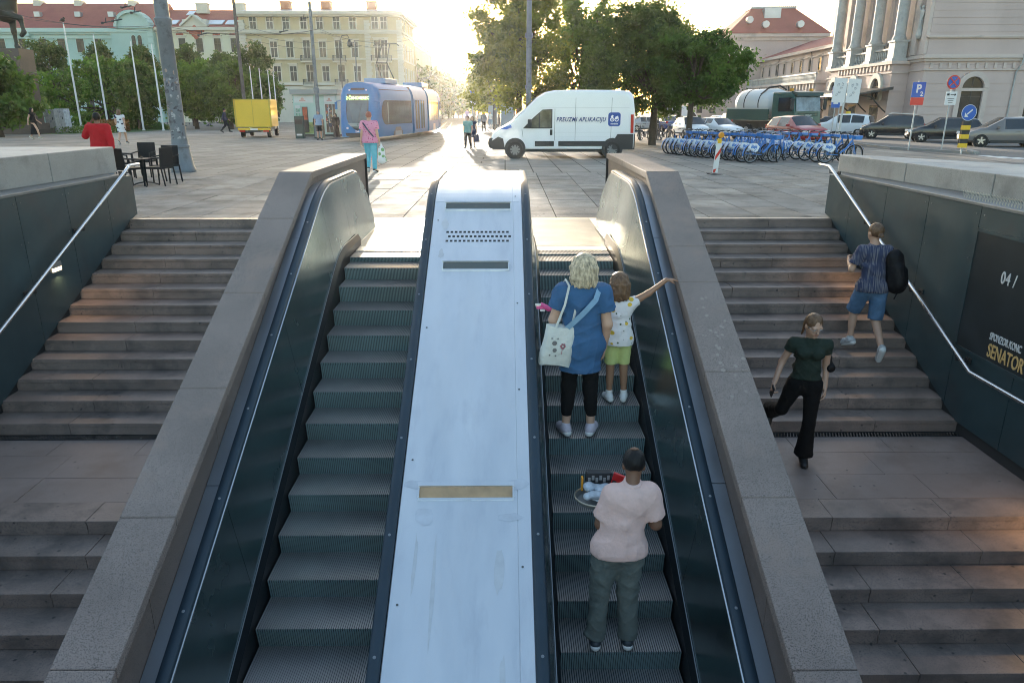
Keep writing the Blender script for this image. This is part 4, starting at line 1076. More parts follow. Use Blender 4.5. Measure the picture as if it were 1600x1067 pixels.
# ---- man with the backpack climbing the right stairs
bY = ST_Y-9*ST_T; bZ = -9*ST_R
strp = stripe_mat('striped_shirt', (.035,.045,.095), (.15,.145,.17), 105); denim = cloth('blue_denim', (.085,.16,.27), .2); sneak = M('grey_sneaker', (.42,.42,.42), .6, var=(30,.5))
poseS = dict(pel=(0,.02,.93), waist=(0,.04,1.10), chest=(-.01,.07,1.30), neck=(-.02,.09,1.455), head=(-.03,.12,1.605), shr=(.145,.06,1.385), shl=(-.17,.07,1.385),
             ell=(-.265,.08,1.13), wrl=(-.24,.28,1.20), elr=(.23,.0,1.12), wrr=(.21,.17,.97),
             hr=(.088,.0,.91), hl=(-.088,.03,.91), knl=(-.115,.20,.555), anl=(-.13,.15,.17), tol=(-.20,.29,.085), knr=(.10,.02,.49), anr=(.125,-.27,.17), tor=(.135,-.19,.015))
bx_ = 5.2
rS, JS, s4, HS = person('person', 'young man in a striped shirt and denim shorts climbing the right stairs', (bx_, bY+.10, bZ+.0), R(-6), 1.89, poseS, look=(-.35,1,.0), skin_m=skin,
    hair=('bun', hair_br), fat=.86, hips=.88, armk=.88, legs=.92, res=.012, hand_args=dict(l=dict(curl=.9)),
    garments=[('trousers', denim, dict(g=.020, to=.98, name='shorts')), ('top', strp, dict(g=.018, sl=.72, hem=.86, w=.145, name='shirt', folds=6))], shoes=(sneak, white_sole))
bkm = cloth('black_nylon', (.006,.006,.008), .1, .6)
bp = thing('backpack', 'black backpack hanging from the climbing man\'s right shoulder', 'backpack', (bx_+.245, bY+.02, bZ+1.27))
bp.rotation_euler = (R(-6), R(-10), R(-8))
sdf_obj('pack_body', [cone((0,0,-.20),(0,.0,.17),.135,.115,.72), cone((.02,-.08,-.17),(.02,-.07,.02),.085,.075,.7,k=.03), cone((.10,0,-.18),(.11,0,-.02),.05,.045), cone((-.02,.02,.2),(.02,.02,.24),.07,.05)], bkm, bp, .012, .03)
m = MB(); m.tube([(-.10,.09,.2),(-.10,.16,.23),(-.10,.26,.15),(-.10,.24,-.05),(-.08,.10,-.22)], .022, 6, sy=.5); m.tube([(.0,.02,.24),(.0,.02,.30),(-.04,.04,.30),(-.05,.05,.25)], .008, 6); m.tube([(.02,-.04,-.26),(-.06,-.03,-.40)], .008, 5)
m.build('strap', bkm, bp, smooth=60)

# ---- woman in the dark green tee
tee = cloth('dark_green_tee', (.022,.034,.026)); blk = cloth('black_trousers', (.004,.004,.0045), .2); bsh = M('black_shoe', (.012,.012,.012), .5)
gp = at(1257, 728, 8.55); 
poseT = dict(pel=(0,0,.945), waist=(0,.015,1.11), chest=(0,.02,1.31), neck=(.0,.035,1.455), head=(-.0,.075,1.60), shr=(.165,.02,1.39), shl=(-.165,.01,1.39),
             elr=(.255,-.02,1.15), wrr=(.325,.10,.945), ell=(-.20,-.06,1.13), wrl=(-.205,.0,.90),
             hr=(.088,0,.92), hl=(-.085,0,.92), knl=(-.085,.05,.49), anl=(-.075,.01,.10), tol=(-.08,.15,.025), knr=(.20,-.03,.60), anr=(.27,-.38,.43), tor=(.29,-.31,.30))
rT, JT, s5, HT = person('person', 'woman in a dark green tee and black flared trousers stepping onto the landing', (gp.x, LAND_B-.80, LAND_Z), R(180-14), 1.875, poseT, look=(-.42,1,-.42), skin_m=skin,
    hair=('pony', hair_br), fat=.82, hips=.88, res=.010, legs=.95, bust=1, face=True, armk=.85, hand_args=dict(r=dict(curl=1.1)),
    garments=[('trousers', blk, dict(g=.013, to=2.0, flare=.055, top=1.06)), ('top', tee, dict(g=.009, sl=.40, hem=1.0, w=.125, flat=.74, name='tee', nk=.0, folds=4, wr=.005))], shoes=(bsh,))
gm = M('glasses_metal', (.62,.60,.58), .25, .8); m = MB()
for sx in (-1, 1):
    c = np.array(HT(sx*.031, .100, .0))*s5; r2, f2, u2 = head_frame((-.42,1,-.42))
    m.tube([tuple(c+(r2*math.cos(a)*.024+u2*math.sin(a)*.019)*s5) for a in [k*2*math.pi/16 for k in range(16)]], .0022, 5, closed=True)
    m.tube([np.array(HT(sx*.056,.096,.004))*s5, np.array(HT(sx*.078,.01,.008))*s5], .002, 5)
m.tube([np.array(HT(-.008,.102,.004))*s5, np.array(HT(.008,.102,.004))*s5], .002, 5)
g = m.build('glasses', gm, None, rT.location); g.rotation_euler = rT.rotation_euler; tag(g, 'wire framed glasses on the face of the woman in green', 'glasses')
def in_frame(root, p, s): return tuple(Matrix.Translation(root.location) @ root.rotation_euler.to_matrix().to_4x4() @ (Vector(p)*s))
ph = thing('phone', 'dark phone in the hand of the woman in green', 'phone', in_frame(rT, (.345,.155,.87), s5)); m = MB(); m.cbox((0,0,0),(.012,.075,.15),rx=.5); m.build('phone_body', black_p, ph, bevel=.003); m = MB(); m.cbox((.008,0,0),(.002,.066,.135),rx=.5); m.build('screen', glass_d, ph)
hb = thing('handbag', 'small black bag at the elbow of the woman in green', 'bag', in_frame(rT, (-.235,-.07,1.13), s5)); sdf_obj('bag_body', [cone((0,-.05,-.02),(0,.06,.03),.05,.045,.6)], bkm, hb, .01); m = MB(); m.tube([(0,-.05,0),(.0,-.02,.12),(.02,.05,.12),(0,.07,.03)], .008, 6); m.build('strap', bkm, hb)
m = MB(); m.ring((0,0,0), .030, .004, 'z', 14, 5); br_ = m.build('bracelet', gm, None, in_frame(rT, JT['wrr'], s5)); br_.rotation_euler=(R(25),R(20),0); tag(br_, 'thin bracelet on the wrist of the woman in green', 'bracelet')
# ------------------------------------------------------------------ buildings
WIN = {}
def win_mesh(w_, h, kind, mfr, mpa):
    """frame (proud of the wall, with sill and lintel) and pane (set back inside it), lying in XZ, facing -Y, origin bottom centre"""
    key = (round(w_, 2), round(h, 2), kind, mfr.name, mpa.name)
    if key in WIN: return WIN[key]
    f = MB(); p = MB(); t = min(.16, w_*.14); hw = w_/2
    arch = kind.startswith('arch')
    if arch:
        hs = h-hw; n = 10
        out = [(-hw-t, 0)]+[(-(hw+t)*math.cos(math.pi*i/n), hs+(hw+t)*math.sin(math.pi*i/n)) for i in range(n+1)]+[(hw+t, 0)]
        inn = [(-hw, 0)]+[(-hw*math.cos(math.pi*i/n), hs+hw*math.sin(math.pi*i/n)) for i in range(n+1)]+[(hw, 0)]
        for i in range(len(out)-1):
            f.prism([out[i], out[i+1], inn[i+1], inn[i]], 'y', -.14, .02)
        p.prism(inn, 'y', -.03, .0)
    else:
        f.box(-hw-t, -hw, -.12, .02, 0, h); f.box(hw, hw+t, -.12, .02, 0, h); f.box(-hw-t, hw+t, -.12, .02, h, h+t)
        p.box(-hw, hw, -.03, 0, 0, h)
    f.box(-hw-t*1.4, hw+t*1.4, -.22, .02, -.12, 0)
    if 'hood' in kind: f.box(-hw-t*2, hw+t*2, -.35, .02, h+t*2.2, h+t*3.2); f.box(-hw-t, hw+t, -.16, .02, h+t*1.02, h+t*2.2)
    c = MB(); hh = h*.62; hb = h if not arch else h-hw*.1
    c.box(-.035, .035, -.06, -.03, .0, hb); c.box(-hw, hw, -.065, -.03, hh-.04, hh+.04)
    c.box(-hw, -hw+.06, -.055, -.03, 0, hh); c.box(hw-.06, hw, -.055, -.03, 0, hh)
    WIN[key] = (f.mesh('window', mfr), p.mesh('pane', pane_m), c.mesh('casement', mpa))
    return WIN[key]
def window(root, x, y, z, w_, h, rz=0, kind='plain', mfr=None, mpa=None):
    f, p, c = win_mesh(w_, h, kind, mfr or cream, mpa or frame_w)
    o = put('window', f, root, (x, y, z), rz); put('pane', p, o); put('casement', c, o); return o
def cornice(m, pts, z, prof):
    "stack of boxes along a straight wall"
    for (a, b_) in zip(pts, pts[1:]):
        for d, z0, z1 in prof: m.box(a[0], b_[0], a[1]-d, a[1]+.05, z+z0, z+z1)
DB = 140.0
def bx(px): return (px-789)*DB/FPX
def bz(py): return CAM_H+DB*(-_sp+_cp*(533-py)/FPX)
YB = at(789, 60, DB).y; GB = zg(YB)
def hip_roof(m, x0, x1, y0, y1, z0, z1, over=.5, hip=5):
    x0 -= over; x1 += over; y0 -= over; y1 += over; ym = (y0+y1)/2
    m.add([(x0,y0,z0),(x1,y0,z0),(x1,y1,z0),(x0,y1,z0),(x0+hip,ym,z1),(x1-hip,ym,z1)], [(0,1,5,4),(1,2,5),(2,3,4,5),(3,0,4),(3,2,1,0)])
def pediment(m, xc, w_, z, h, y, arch=True, t=.5):
    n = 12
    top = [(xc+w_/2*math.cos(math.pi*i/n), z+h*math.sin(math.pi*i/n)) for i in range(n+1)] if arch else [(xc+w_/2, z), (xc, z+h), (xc-w_/2, z)]
    m.prism(top, 'y', y-.35, y+1.5)
    for a, b_ in zip(top, top[1:]):
        d = Vector((b_[0]-a[0], b_[1]-a[1])).normalized(); nn = Vector((d.y, -d.x))*t*-1
        if nn.y < 0: nn = -nn
        m.prism([a, b_, (b_[0]+nn.x, b_[1]+nn.y), (a[0]+nn.x, a[1]+nn.y)], 'y', y-.9, y+1.5)

# mint palace
x0, x1 = bx(22)-8, bx(246); o = ((x0+x1)/2, YB, GB)
mp_ = thing('mint_palace', 'mint green palace with red tile roof and an arched gable', 'building', o)
X = lambda px: bx(px)-o[0]; Z = lambda py: bz(py)-o[2]
W = x1-x0; ev = Z(50)
m = MB(); m.box(-W/2, W/2, 0, 16, 0, ev); m.box(X(205)-3.0, W/2-.01, -.9, 0, 0, ev-.003); m.build('wall', mint, mp_)
m = MB(); m.add([(-W/2-.4,-1.0,ev+.5),(W/2+.2,-1.0,ev+.5),(W/2+.2,8,Z(0)),(-W/2-.4,8,Z(0)),(-W/2-.4,17,ev+.5),(W/2+.2,17,ev+.5)], [(0,1,2,3),(3,2,5,4),(0,3,4),(1,5,2)]); rf = m.build('roof', roof_r, mp_)
for px in (57, 120, 172): m = MB(); m.cbox((X(px), 2.9, Z(22)), (1.1, 1.0, .9)); m.build('dormer', roof_g, rf)
for px in (38, 103, 189):
    m = MB(); m.box(X(px)-.7, X(px)+.7, 7, 9, Z(8), Z(-4)); m.build('chimney', cream, rf)
m = MB(); cornice(m, [(-W/2-.2, 0), (W/2, 0)], ev, [(.3,-1.3,-.6),(.7,-.6,-.2),(1.1,-.2,.5)]); cornice(m, [(-W/2-.1, 0), (W/2, 0)], Z(150), [(.35,0,.5)])
for i in range(90): m.box(-W/2+i*W/90, -W/2+i*W/90+.35, -.75, -.1, ev-.55, ev-.22)
m.build('cornice', mint_trim, mp_)
m = MB(); pediment(m, X(219), bx(243)-bx(196), ev+.5, Z(28)-ev, -1.2); m.build('gable', mint_trim, mp_)
for px in (6, 39, 70, 99, 128, 156, 186): 
    window(mp_, X(px), 0, Z(82), 1.45, 3.2, kind='hood', mfr=mint_trim, mpa=frame_b)
    window(mp_, X(px), 0, Z(128), 1.5, 3.4, kind='arch', mfr=mint_trim, mpa=frame_b); window(mp_, X(px), 0, Z(176), 1.6, 3.2, kind='plain', mfr=mint_trim, mpa=frame_b)
for px in (215.2, 224.6): window(mp_, X(px), -.9, Z(81), .82, 2.9, kind='arch', mfr=mint_trim, mpa=frame_b)
window(mp_, X(220), -.9, Z(128), 2.2, 3.4, kind='hood', mfr=mint_trim, mpa=frame_b)
m = MB()
for px in (52, 241): 
    for i in range(14): m.box(X(px)-.45, X(px)+.45, -.93-.12, -.9 if px > 200 else .02, Z(185)+i*1.15, Z(185)+i*1.15+.9)
m.build('quoins', mint_trim, mp_)
# pale building with the red ornament
x0, x1 = bx(246)+.05, bx(376); o = ((x0+x1)/2, YB, GB); W = x1-x0; ev = Z(44)
pb_ = thing('pale_house', 'pale yellow house with red ornaments and roof windows', 'building', o)
m = MB(); m.box(-W/2, W/2, .2, 15, 0, ev); m.build('wall', pale, pb_)
m = MB(); m.add([(-W/2,-.6,ev),(W/2,-.6,ev),(W/2,8,Z(10)),(-W/2,8,Z(10)),(-W/2,16,ev),(W/2,16,ev)], [(0,1,2,3),(3,2,5,4),(0,3,4),(1,5,2)]); rf = m.build('roof', roof_r, pb_)
sky_gl = M('roof_window_glass', (.55,.6,.66), .12, spec=.8)
for px, py, w_ in ((274,36,1.6),(287,18,1.6),(288,37,1),(330,36,1.3),(338,36,1.3),(346,36,1.3),(359,36,1.3),(367,36,1.3)):
    t = (Z(py)-ev)/(Z(10)-ev); m = MB(); m.cbox((X(px), -.6+8.6*t-.12, Z(py)+.12), (w_*.8, 2.1, .12), rx=math.atan((Z(10)-ev)/8.6)); m.build('roof_window', sky_gl, rf)
for px, w_ in ((307, 1.6), (366, 1.4)):
    m = MB(); m.box(X(px)-w_/2-.3, X(px)+w_/2+.3, 5, 6.5, Z(18), Z(4)); m.box(X(px)-w_/2-.45, X(px)+w_/2+.45, 4.85, 6.65, Z(4), Z(4)+.25); m.build('chimney', cream, rf)
m = MB(); cornice(m, [(-W/2, .2), (W/2, .2)], ev, [(.3,-1.0,-.5),(.8,-.5,.05)]); cornice(m, [(-W/2, .2), (W/2, .2)], Z(93), [(.3,0,.4)]); m.build('cornice', cream, pb_)
m = MB(); m.box(X(291), X(328), -.3, 1.2, ev, Z(32)); pediment(m, X(309), 5.0, ev+.1, 1.9, .0, arch=False, t=.3); m.build('gable', cream, pb_)
orn = M('red_stucco_ornament', (.36,.10,.07), .8); m = MB()
for dx, dz, r_ in ((0,0,.75),(-.9,.1,.5),(.9,.1,.5),(0,.8,.45),(0,-.8,.5),(-1.5,.25,.3),(1.5,.25,.3),(-.5,-.5,.35),(.5,-.5,.35)):
    m.lathe([(r_,.0),(r_*.7,-.12),(r_*.2,-.16)], (X(309)+dx, -.05 if dz < .7 else -.32, Z(51)+dz), 9, 'y')
for px in (283, 340, 366):
    for dx, dz, r_ in ((0,0,.4),(-.5,-.15,.25),(.5,-.15,.25)): m.lathe([(r_,.19),(r_*.6,.08)], (X(px)+dx, 0, Z(53)+dz), 8, 'y')
m.build('ornament', orn, pb_)
blind = M('blue_blind', (.22,.36,.42), .6)
for px in (285.6, 312.5, 340.5, 366.5):
    for k, py in enumerate((81, 122, 165)): window(pb_, X(px), .2, Z(py), 1.3, 2.45, kind='hood', mfr=cream, mpa=frame_w if k else frame_k)
# yellow corner block
x0, x1 = bx(377)+.05, bx(622); o = ((x0+x1)/2, YB, GB); W = x1-x0; ev = Z(22); Ls = 23.0
yb_ = thing('yellow_corner_block', 'four storey yellow corner building with grey metal roof', 'building', o)
m = MB(); m.box(-W/2, W/2, 0, Ls, Z(140), ev); m.box(X(575), W/2+.35, -.35, Ls+.01, Z(140)+.01, ev-.01); m.build('wall', yellow, yb_)
m = MB(); m.box(-W/2+.01, W/2+.5, -.45, Ls+.02, 0, Z(140)-.01)
for i in range(10): m.box(-W/2+.02, W/2+.56, -.52, -.44, Z(186)+i*.62, Z(186)+i*.62+.5)
m.build('plinth_storey', cream, yb_)
m = MB(); m.add([(-W/2-.5,-.9,ev+.2),(W/2+.9,-.9,ev+.2),(W/2+.9,Ls+.5,ev+.2),(-W/2-.5,Ls+.5,ev+.2),(-W/2+1.5,9,Z(7)),(W/2-7,9,Z(7)),(W/2-7,Ls-4,Z(7)),(-W/2+1.5,Ls-4,Z(7))], [(0,1,5,4),(1,2,6,5),(2,3,7,6),(3,0,4,7),(4,5,6,7)]); rf = m.build('roof', roof_g, yb_)
for px in (437, 502, 575):
    m = MB(); m.box(X(px)-.9, X(px)+.9, 6, 8, Z(16), Z(0)); m.box(X(px)-1.05, X(px)+1.05, 5.9, 8.1, Z(0), Z(0)+.3); m.build('chimney', M('brick_red', (.42,.16,.09), .85) if 'brick_red' not in bpy.data.materials else bpy.data.materials['brick_red'], rf)
m = MB()
for zz, pr in ((ev, [(.5,-.7,-.35),(.95,-.35,.2)]), (Z(51), [(.35,-.3,0),(.55,0,.35)]), (Z(131), [(.4,-.2,.3)]), (Z(93), [(.2,0,.25)])):
    for d, a, b_ in pr:
        m.box(-W/2, W/2+.35+d, -.35-d, 0, zz+a, zz+b_); m.box(W/2, W/2+.35+d, -.001, Ls+d, zz+a+.002, zz+b_-.002)
for px in (377.5, 571, 621):
    for i in range(24): m.box(X(px), X(px)+1.0+.2*(i%2), -.47, -.0, Z(140)+i*.55+.02, Z(140)+i*.55+.5) if Z(140)+i*.55+.5 < ev-.8 else None
m.build('cornice', cream, yb_)
cols = (403, 428, 453, 479, 504, 529, 554)
for px in (399, 425, 450, 477, 502, 528, 553): window(yb_, X(px), 0, Z(46), 1.25, 2.1)
for px in (588, 601.5): window(yb_, X(px), -.35, Z(46), 1.2, 2.1)
for k, px in enumerate(cols):
    bal = px in (479, 529)
    window(yb_, X(px), 0, Z(89) if not bal else Z(93)+.3, 1.3, 2.8 if not bal else 3.2, kind='hood', mfr=cream, mpa=frame_w)
    window(yb_, X(px)+.3, 0, Z(126) if not bal else Z(130)+.35, 1.3, 2.7 if not bal else 3.1, kind='hood', mfr=cream, mpa=frame_w)
    window(yb_, X(px)+.3, -.45, Z(162), 1.3, 2.6, mfr=cream, mpa=frame_k)
for py, py2 in ((89, 93), (126, 130)):
    for px in (590, 601): window(yb_, X(px), -.35, Z(py2)+.3, 1.15, 3.2, kind='hood')
def balcony(px, py, w_, y):
    m = MB(); m.box(X(px)-w_/2, X(px)+w_/2, y-1.15, y, Z(py)-.25, Z(py)); b_ = m.build('balcony', cream, yb_)
    m = MB(); hz = .95
    for i in range(int(w_/.16)+1):
        x = X(px)-w_/2+.04+i*.16; m.box(x-.02, x+.02, y-1.1, y-1.06, Z(py), Z(py)+hz)
    m.box(X(px)-w_/2, X(px)+w_/2, y-1.12, y-1.04, Z(py)+hz, Z(py)+hz+.06); m.box(X(px)-w_/2, X(px)-w_/2+.05, y-1.04, y, Z(py)+hz, Z(py)+hz+.06); m.box(X(px)+w_/2-.05, X(px)+w_/2, y-1.04, y, Z(py)+hz, Z(py)+hz+.06)
    for yy in (-.85,-.6,-.35,-.1):
        for s in (-1, 1): m.box(X(px)+s*(w_/2-.03)-.02, X(px)+s*(w_/2-.03)+.02, y+yy-.02, y+yy+.02, Z(py), Z(py)+hz)
    m.build('railing', frame_k, b_)
for px, w_, y in ((480, 2.5, 0), (530, 2.5, 0), (596, 3.9, -.35)):
    balcony(px, 95, w_, y); balcony(px+1, 132, w_, y)
for q in range(5):
    for z, h in ((Z(46), 2.1), (Z(91), 2.9), (Z(128), 2.8), (Z(162), 2.7)): window(yb_, W/2+.35 if z > Z(140) else W/2+.5, 3+q*4.4, z, 1.25, h, rz=math.pi/2, kind='plain')
# further houses along the street
def street_house(x, y, wx_, ly, h, wm, label, rm=roof_r, side=1):
    root = thing('street_house', label, 'building', (x, y, zg(y))); 
    m = MB(); m.box(-wx_/2, wx_/2, 0, ly, 0, h); m.build('wall', wm, root)
    m = MB(); hip_roof(m, -wx_/2, wx_/2, 0, ly, h+.003, h+4, .5, min(5, wx_*.35)); m.build('roof', rm, root)
    m = MB(); m.box(-wx_/2-.25, wx_/2+.25, -.25, ly+.25, h-.5, h); m.build('cornice', cream, root)
    n = int(ly/4); fl = int((h-1)/4)
    for i in range(n):
        for k in range(fl): window(root, side*wx_/2, 2+i*4, 1.2+k*4, 1.25, 2.4, rz=side*math.pi/2)
    for i in range(int(wx_/4)):
        for k in range(fl): window(root, -wx_/2+2.3+i*4, 0, 1.2+k*4, 1.25, 2.4)
    return root
xs = bx(622)+.6
street_house(xs-9, YB+Ls+.6, 18, 38, 16.5, yellow, 'pale house in sun glare beyond the yellow corner block')
street_house(xs-9, YB+Ls+40, 18, 60, 14.5, cream, 'last house before the street trees beyond the yellow block')
street_house(58, 190, 26, 40, 13, pale, 'pale building half hidden behind the trees and the station', side=-1)

# ---- railway station (pink)
az = R(3.5); fd = Vector((math.sin(az), math.cos(az), 0))
C0 = at(1430, 195, 62.0); C0.z = zg(C0.y)-.35; SZ = C0.z
st = thing('railway_station', 'pink railway station with columns, arched windows and red roofed pavilion', 'building', C0, -az)
# local axes: +y runs along the facade away from the viewer, -x is the side the facade faces, the end wall faces -y
def sz(py, dep): return CAM_H+dep*(-_sp+_cp*(533-py)/FPX)-SZ
h1, h2, h3 = sz(93, 62), sz(62, 62), 19.0
m = MB(); m.box(0, 8.3, 0, 20, 0, h1-.5); m.box(.0, 8.25, .02, 20, h1-.49, h2); m.box(.06, 8.2, .08, 20, h2-.01, h3)
for i in range(7):
    z = .75+i*.62
    if z+.6 < h1-.8: m.box(-.035, 8.33, -.035, 20.02, z, z+.575)
for i in range(30):
    z = h2+.4+i*.55; m.box(.03, 8.23, .05, 20.02, z, z+.51) if z+.5 < h3-1 else None
m.build('wall', pink, st)
m = MB()
for zz, pr in ((h1, [(.12,-.95,-.85),(.18,-.22,0),(.34,0,.16),(.22,.16,.3)]), (h2, [(.10,-.1,0),(.2,0,.14)]), (h3, [(.4,-.5,0),(.8,0,.6)]), (0, [(.14,0,.7)])):
    for d, a, b_ in pr: m.box(-d, 8.3+d, -d, 20, zz+a, zz+b_)
for i in range(10): m.box(.4+i*.74, .62+i*.74, -.1, .03, h1-.78, h1-.36)
m.build('cornice', pink2, st)
def arched(root, x, y, z, w_, h, rz, mpa=frame_k, mfr=None): return window(root, x, y, z, w_, h, rz, 'arch', mfr or pink2, mpa)
def surround(x, y, z, w_, h, rz, t=.45, mat_=None):
    n = 14; hw = w_/2+.02; hs = h-w_/2; m = MB(); R0, R1 = hw, hw+t
    a_ = [(-R1*math.cos(math.pi*i/n), hs+R1*math.sin(math.pi*i/n)) for i in range(n+1)]; b_ = [(-R0*math.cos(math.pi*i/n), hs+R0*math.sin(math.pi*i/n)) for i in range(n+1)]
    for i in range(n): m.prism([a_[i], a_[i+1], b_[i+1], b_[i]], 'y', -.26, .01)
    m.box(-R1-.1, R1+.1, -.2, .01, hs-.25, hs-.01); m.box(-R1, -R0, -.22, .01, 0, hs-.26); m.box(R0, R1, -.22, .01, 0, hs-.26)
    m.build('arch_surround', mat_ or pink2, st, (x, y, z), rz)
def lx(px, dep): return (px-789)*dep/FPX
wd = lx(1521, 62)-lx(1489, 62); wz = sz(200, 62); wh = sz(121, 62)-wz
xw = (lx(1505, 62)-lx(1430, 62))
arched(st, xw, -.035, max(.7, wz), wd, wh, 0); surround(xw, -.03, max(.7, wz), wd, wh, 0, .4)
xd = lx(1570, 62)-lx(1430, 62)
m = MB(); m.tube([(xd, -.35, h1+.3), (xd, -.3, h1-.4), (xd-.25, -.12, h1-1.1), (xd-.3, -.12, .2)], .07, 8); m.build('downpipe', col_stone, st, smooth=60)
# near wing, set back
m = MB(); m.box(8.3, 40, 1.2, 18, 0, h1-.3)
for i in range(7): m.box(8.34, 40, 1.16, 18, .75+i*.62, 1.32+i*.62)
m.build('near_wing', pink, st)
m = MB(); m.box(8.35, 40, .8, 2, h1-.3, h1)
for i in range(40): m.lathe([(.09,0),(.05,.2),(.10,.45),(.06,.8),(.09,.9)], (8.7+i*.32, .95, h1), 6)
m.box(8.35, 40, .85, 1.05, h1+.9, h1+1.05); m.build('balustrade', col_stone, st)
for i in range(4):
    arched(st, 10.2+i*4.2, 1.16, 1.0, wd*1.05, wh*1.05, 0); surround(10.2+i*4.2, 1.16, 1.0, wd*1.05, wh*1.05, 0)
# portico on the facade
ps_, pe, pj = 2.7, 18.4, 1.45
ph1 = sz(102, 65); 
m = MB(); m.box(-pj, .02, ps_, pe, 0, ph1)
for i in range(7): m.box(-pj-.03, 0, ps_-.03, pe+.03, .75+i*.62, 1.32+i*.62) if .75+i*.62+.6 < ph1-.6 else None
m.build('portico', pink, st)
m = MB(); m.box(-pj-.25, .0, ps_-.25, pe+.25, ph1, ph1+.25); m.box(-pj-.1, 0, ps_-.1, pe+.1, ph1-.75, ph1-.65)
for i in range(16): m.box(-pj-.14, -pj+.02, ps_+.3+i*.78, ps_+.62+i*.78, ph1-.5, ph1-.05)
m.build('portico_cornice', pink2, st)
cy_ = [ps_+.6+i*(pe-ps_-1.2)/3 for i in range(4)]
for yy in cy_:
    m = MB(); m.box(-pj-.1, -pj+1.0, yy-.6, yy+.6, ph1+.26, ph1+1.8); m.box(-pj-.2, -pj+1.1, yy-.7, yy+.7, ph1+.26, ph1+.5); m.box(-pj-.2, -pj+1.1, yy-.7, yy+.7, ph1+1.8, ph1+1.95); p_ = m.build('pedestal', col_stone, st)
    m = MB(); m.lathe([(.56,0),(.60,.12),(.50,.3),(.46,.45),(.45,5),(.40,9.5),(.48,9.7),(.52,10)], (-pj+.45, yy, ph1+1.96), 18); m.build('column', col_stone, p_, smooth=50)
m = MB()
for a, b_ in zip(cy_, cy_[1:]):
    m.box(-pj+.2, -pj+.5, a+.72, b_-.72, ph1+.26, ph1+.4); m.box(-pj+.2, -pj+.5, a+.72, b_-.72, ph1+1.25, ph1+1.4)
    for k in range(9): m.lathe([(.08,0),(.05,.2),(.09,.4),(.06,.85)], (-pj+.35, a+.85+k*(b_-a-1.7)/8, ph1+.4), 6)
m.build('balustrade', col_stone, st)
# tall windows and pilasters behind the columns, niche with a statue
for a, b_ in zip(cy_, cy_[1:]):
    yy = (a+b_)/2; window(st, .06, yy, ph1+1.0, 1.5, 5.6, rz=-math.pi/2, kind='hood', mfr=pink2, mpa=frame_b); window(st, .06, yy, ph1+7.6, 1.5, 2.5, rz=-math.pi/2, mfr=pink2, mpa=frame_b)
m = MB()
for yy in cy_+[.5, 2.2, pe+1.2, pe+3]: m.box(-.25, .06, yy-.42, yy+.42, h1+.35, h3-.6)
m.build('pilaster', pink2, st)
m = MB(); n = 10; pts = [(.75,0)]+[(.75*math.cos(math.pi*i/n), 2.9+.75*math.sin(math.pi*i/n)) for i in range(n+1)]+[(-.75,0)]
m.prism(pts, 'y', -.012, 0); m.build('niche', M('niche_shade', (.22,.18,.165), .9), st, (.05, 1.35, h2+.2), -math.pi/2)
V, Q = sdf_mesh([cone((0,0,0),(0,0,.25),.34,.3,.8), cone((0,0,.3),(0,0,1.2),.27,.2,.8), cone((0,0,1.2),(0,.0,1.75),.2,.25,.7), cone((-.2,0,1.8),(.2,0,1.8),.1,.1), ell((.02,0,2.15),(.12,.13,.16)), cone((.25,0,1.8),(.3,-.1,1.3),.08,.06), cone((-.25,0,1.8),(-.38,-.1,2.2),.08,.06), cone((-.38,-.1,2.2),(-.2,-.12,2.5),.06,.05), cone((.1,-.1,.2),(.2,-.15,1.1),.1,.06)], .05, .05)
put('statue', np_mesh('statue', V, Q, col_stone), st, (-.25, 1.35, h2+.3), -math.pi/2)
# doors, arches and canopy of the portico
aw = 1.75
for i in range(3):
    yy = ps_+2.6+i*5.2
    arched(st, -pj-.03, yy, 3.2, aw, sz(124, 68)-3.2, -math.pi/2); surround(-pj-.03, yy, 3.2, aw, sz(124, 68)-3.2, -math.pi/2, .45, cream)
    m = MB(); m.box(-pj-.06, -pj+.02, yy-.95, yy+.95, .05, 2.75); d_ = m.build('door', frame_k, st)
    m = MB(); m.box(-pj-.08, -pj-.06, yy-.8, yy-.05, .5, 2.6); m.box(-pj-.08, -pj-.06, yy+.05, yy+.8, .5, 2.6); m.build('pane', pane_m, d_)
cz = sz(146, 64)
m = MB(); m.add([(-pj-3.0,ps_-.8,cz),(-pj-3.0,pe+3,cz),(-pj,pe+3,cz+.55),(-pj,ps_-.8,cz+.55),(-pj-3.0,ps_-.8,cz-.12),(-pj-3.0,pe+3,cz-.12),(-pj,pe+3,cz+.3),(-pj,ps_-.8,cz+.3)], [(0,1,2,3),(7,6,5,4),(0,4,5,1),(3,2,6,7),(0,3,7,4),(1,5,6,2)]); cn = m.build('canopy', frame_k, st)
m = MB(); m.box(-pj-3.08, -pj-3.0, ps_-.9, pe+3.1, cz-.22, cz+.06)
for yy in (ps_+.1, ps_+4.3, ps_+8.6, pe-.1):
    m.tube([(-pj, yy, cz-1.6), (-pj-.5, yy, cz-1.2), (-pj-1.4, yy, cz-.3), (-pj-2.6, yy, cz-.1)], .06, 6)
m.build('canopy_bracket', frame_k, cn)
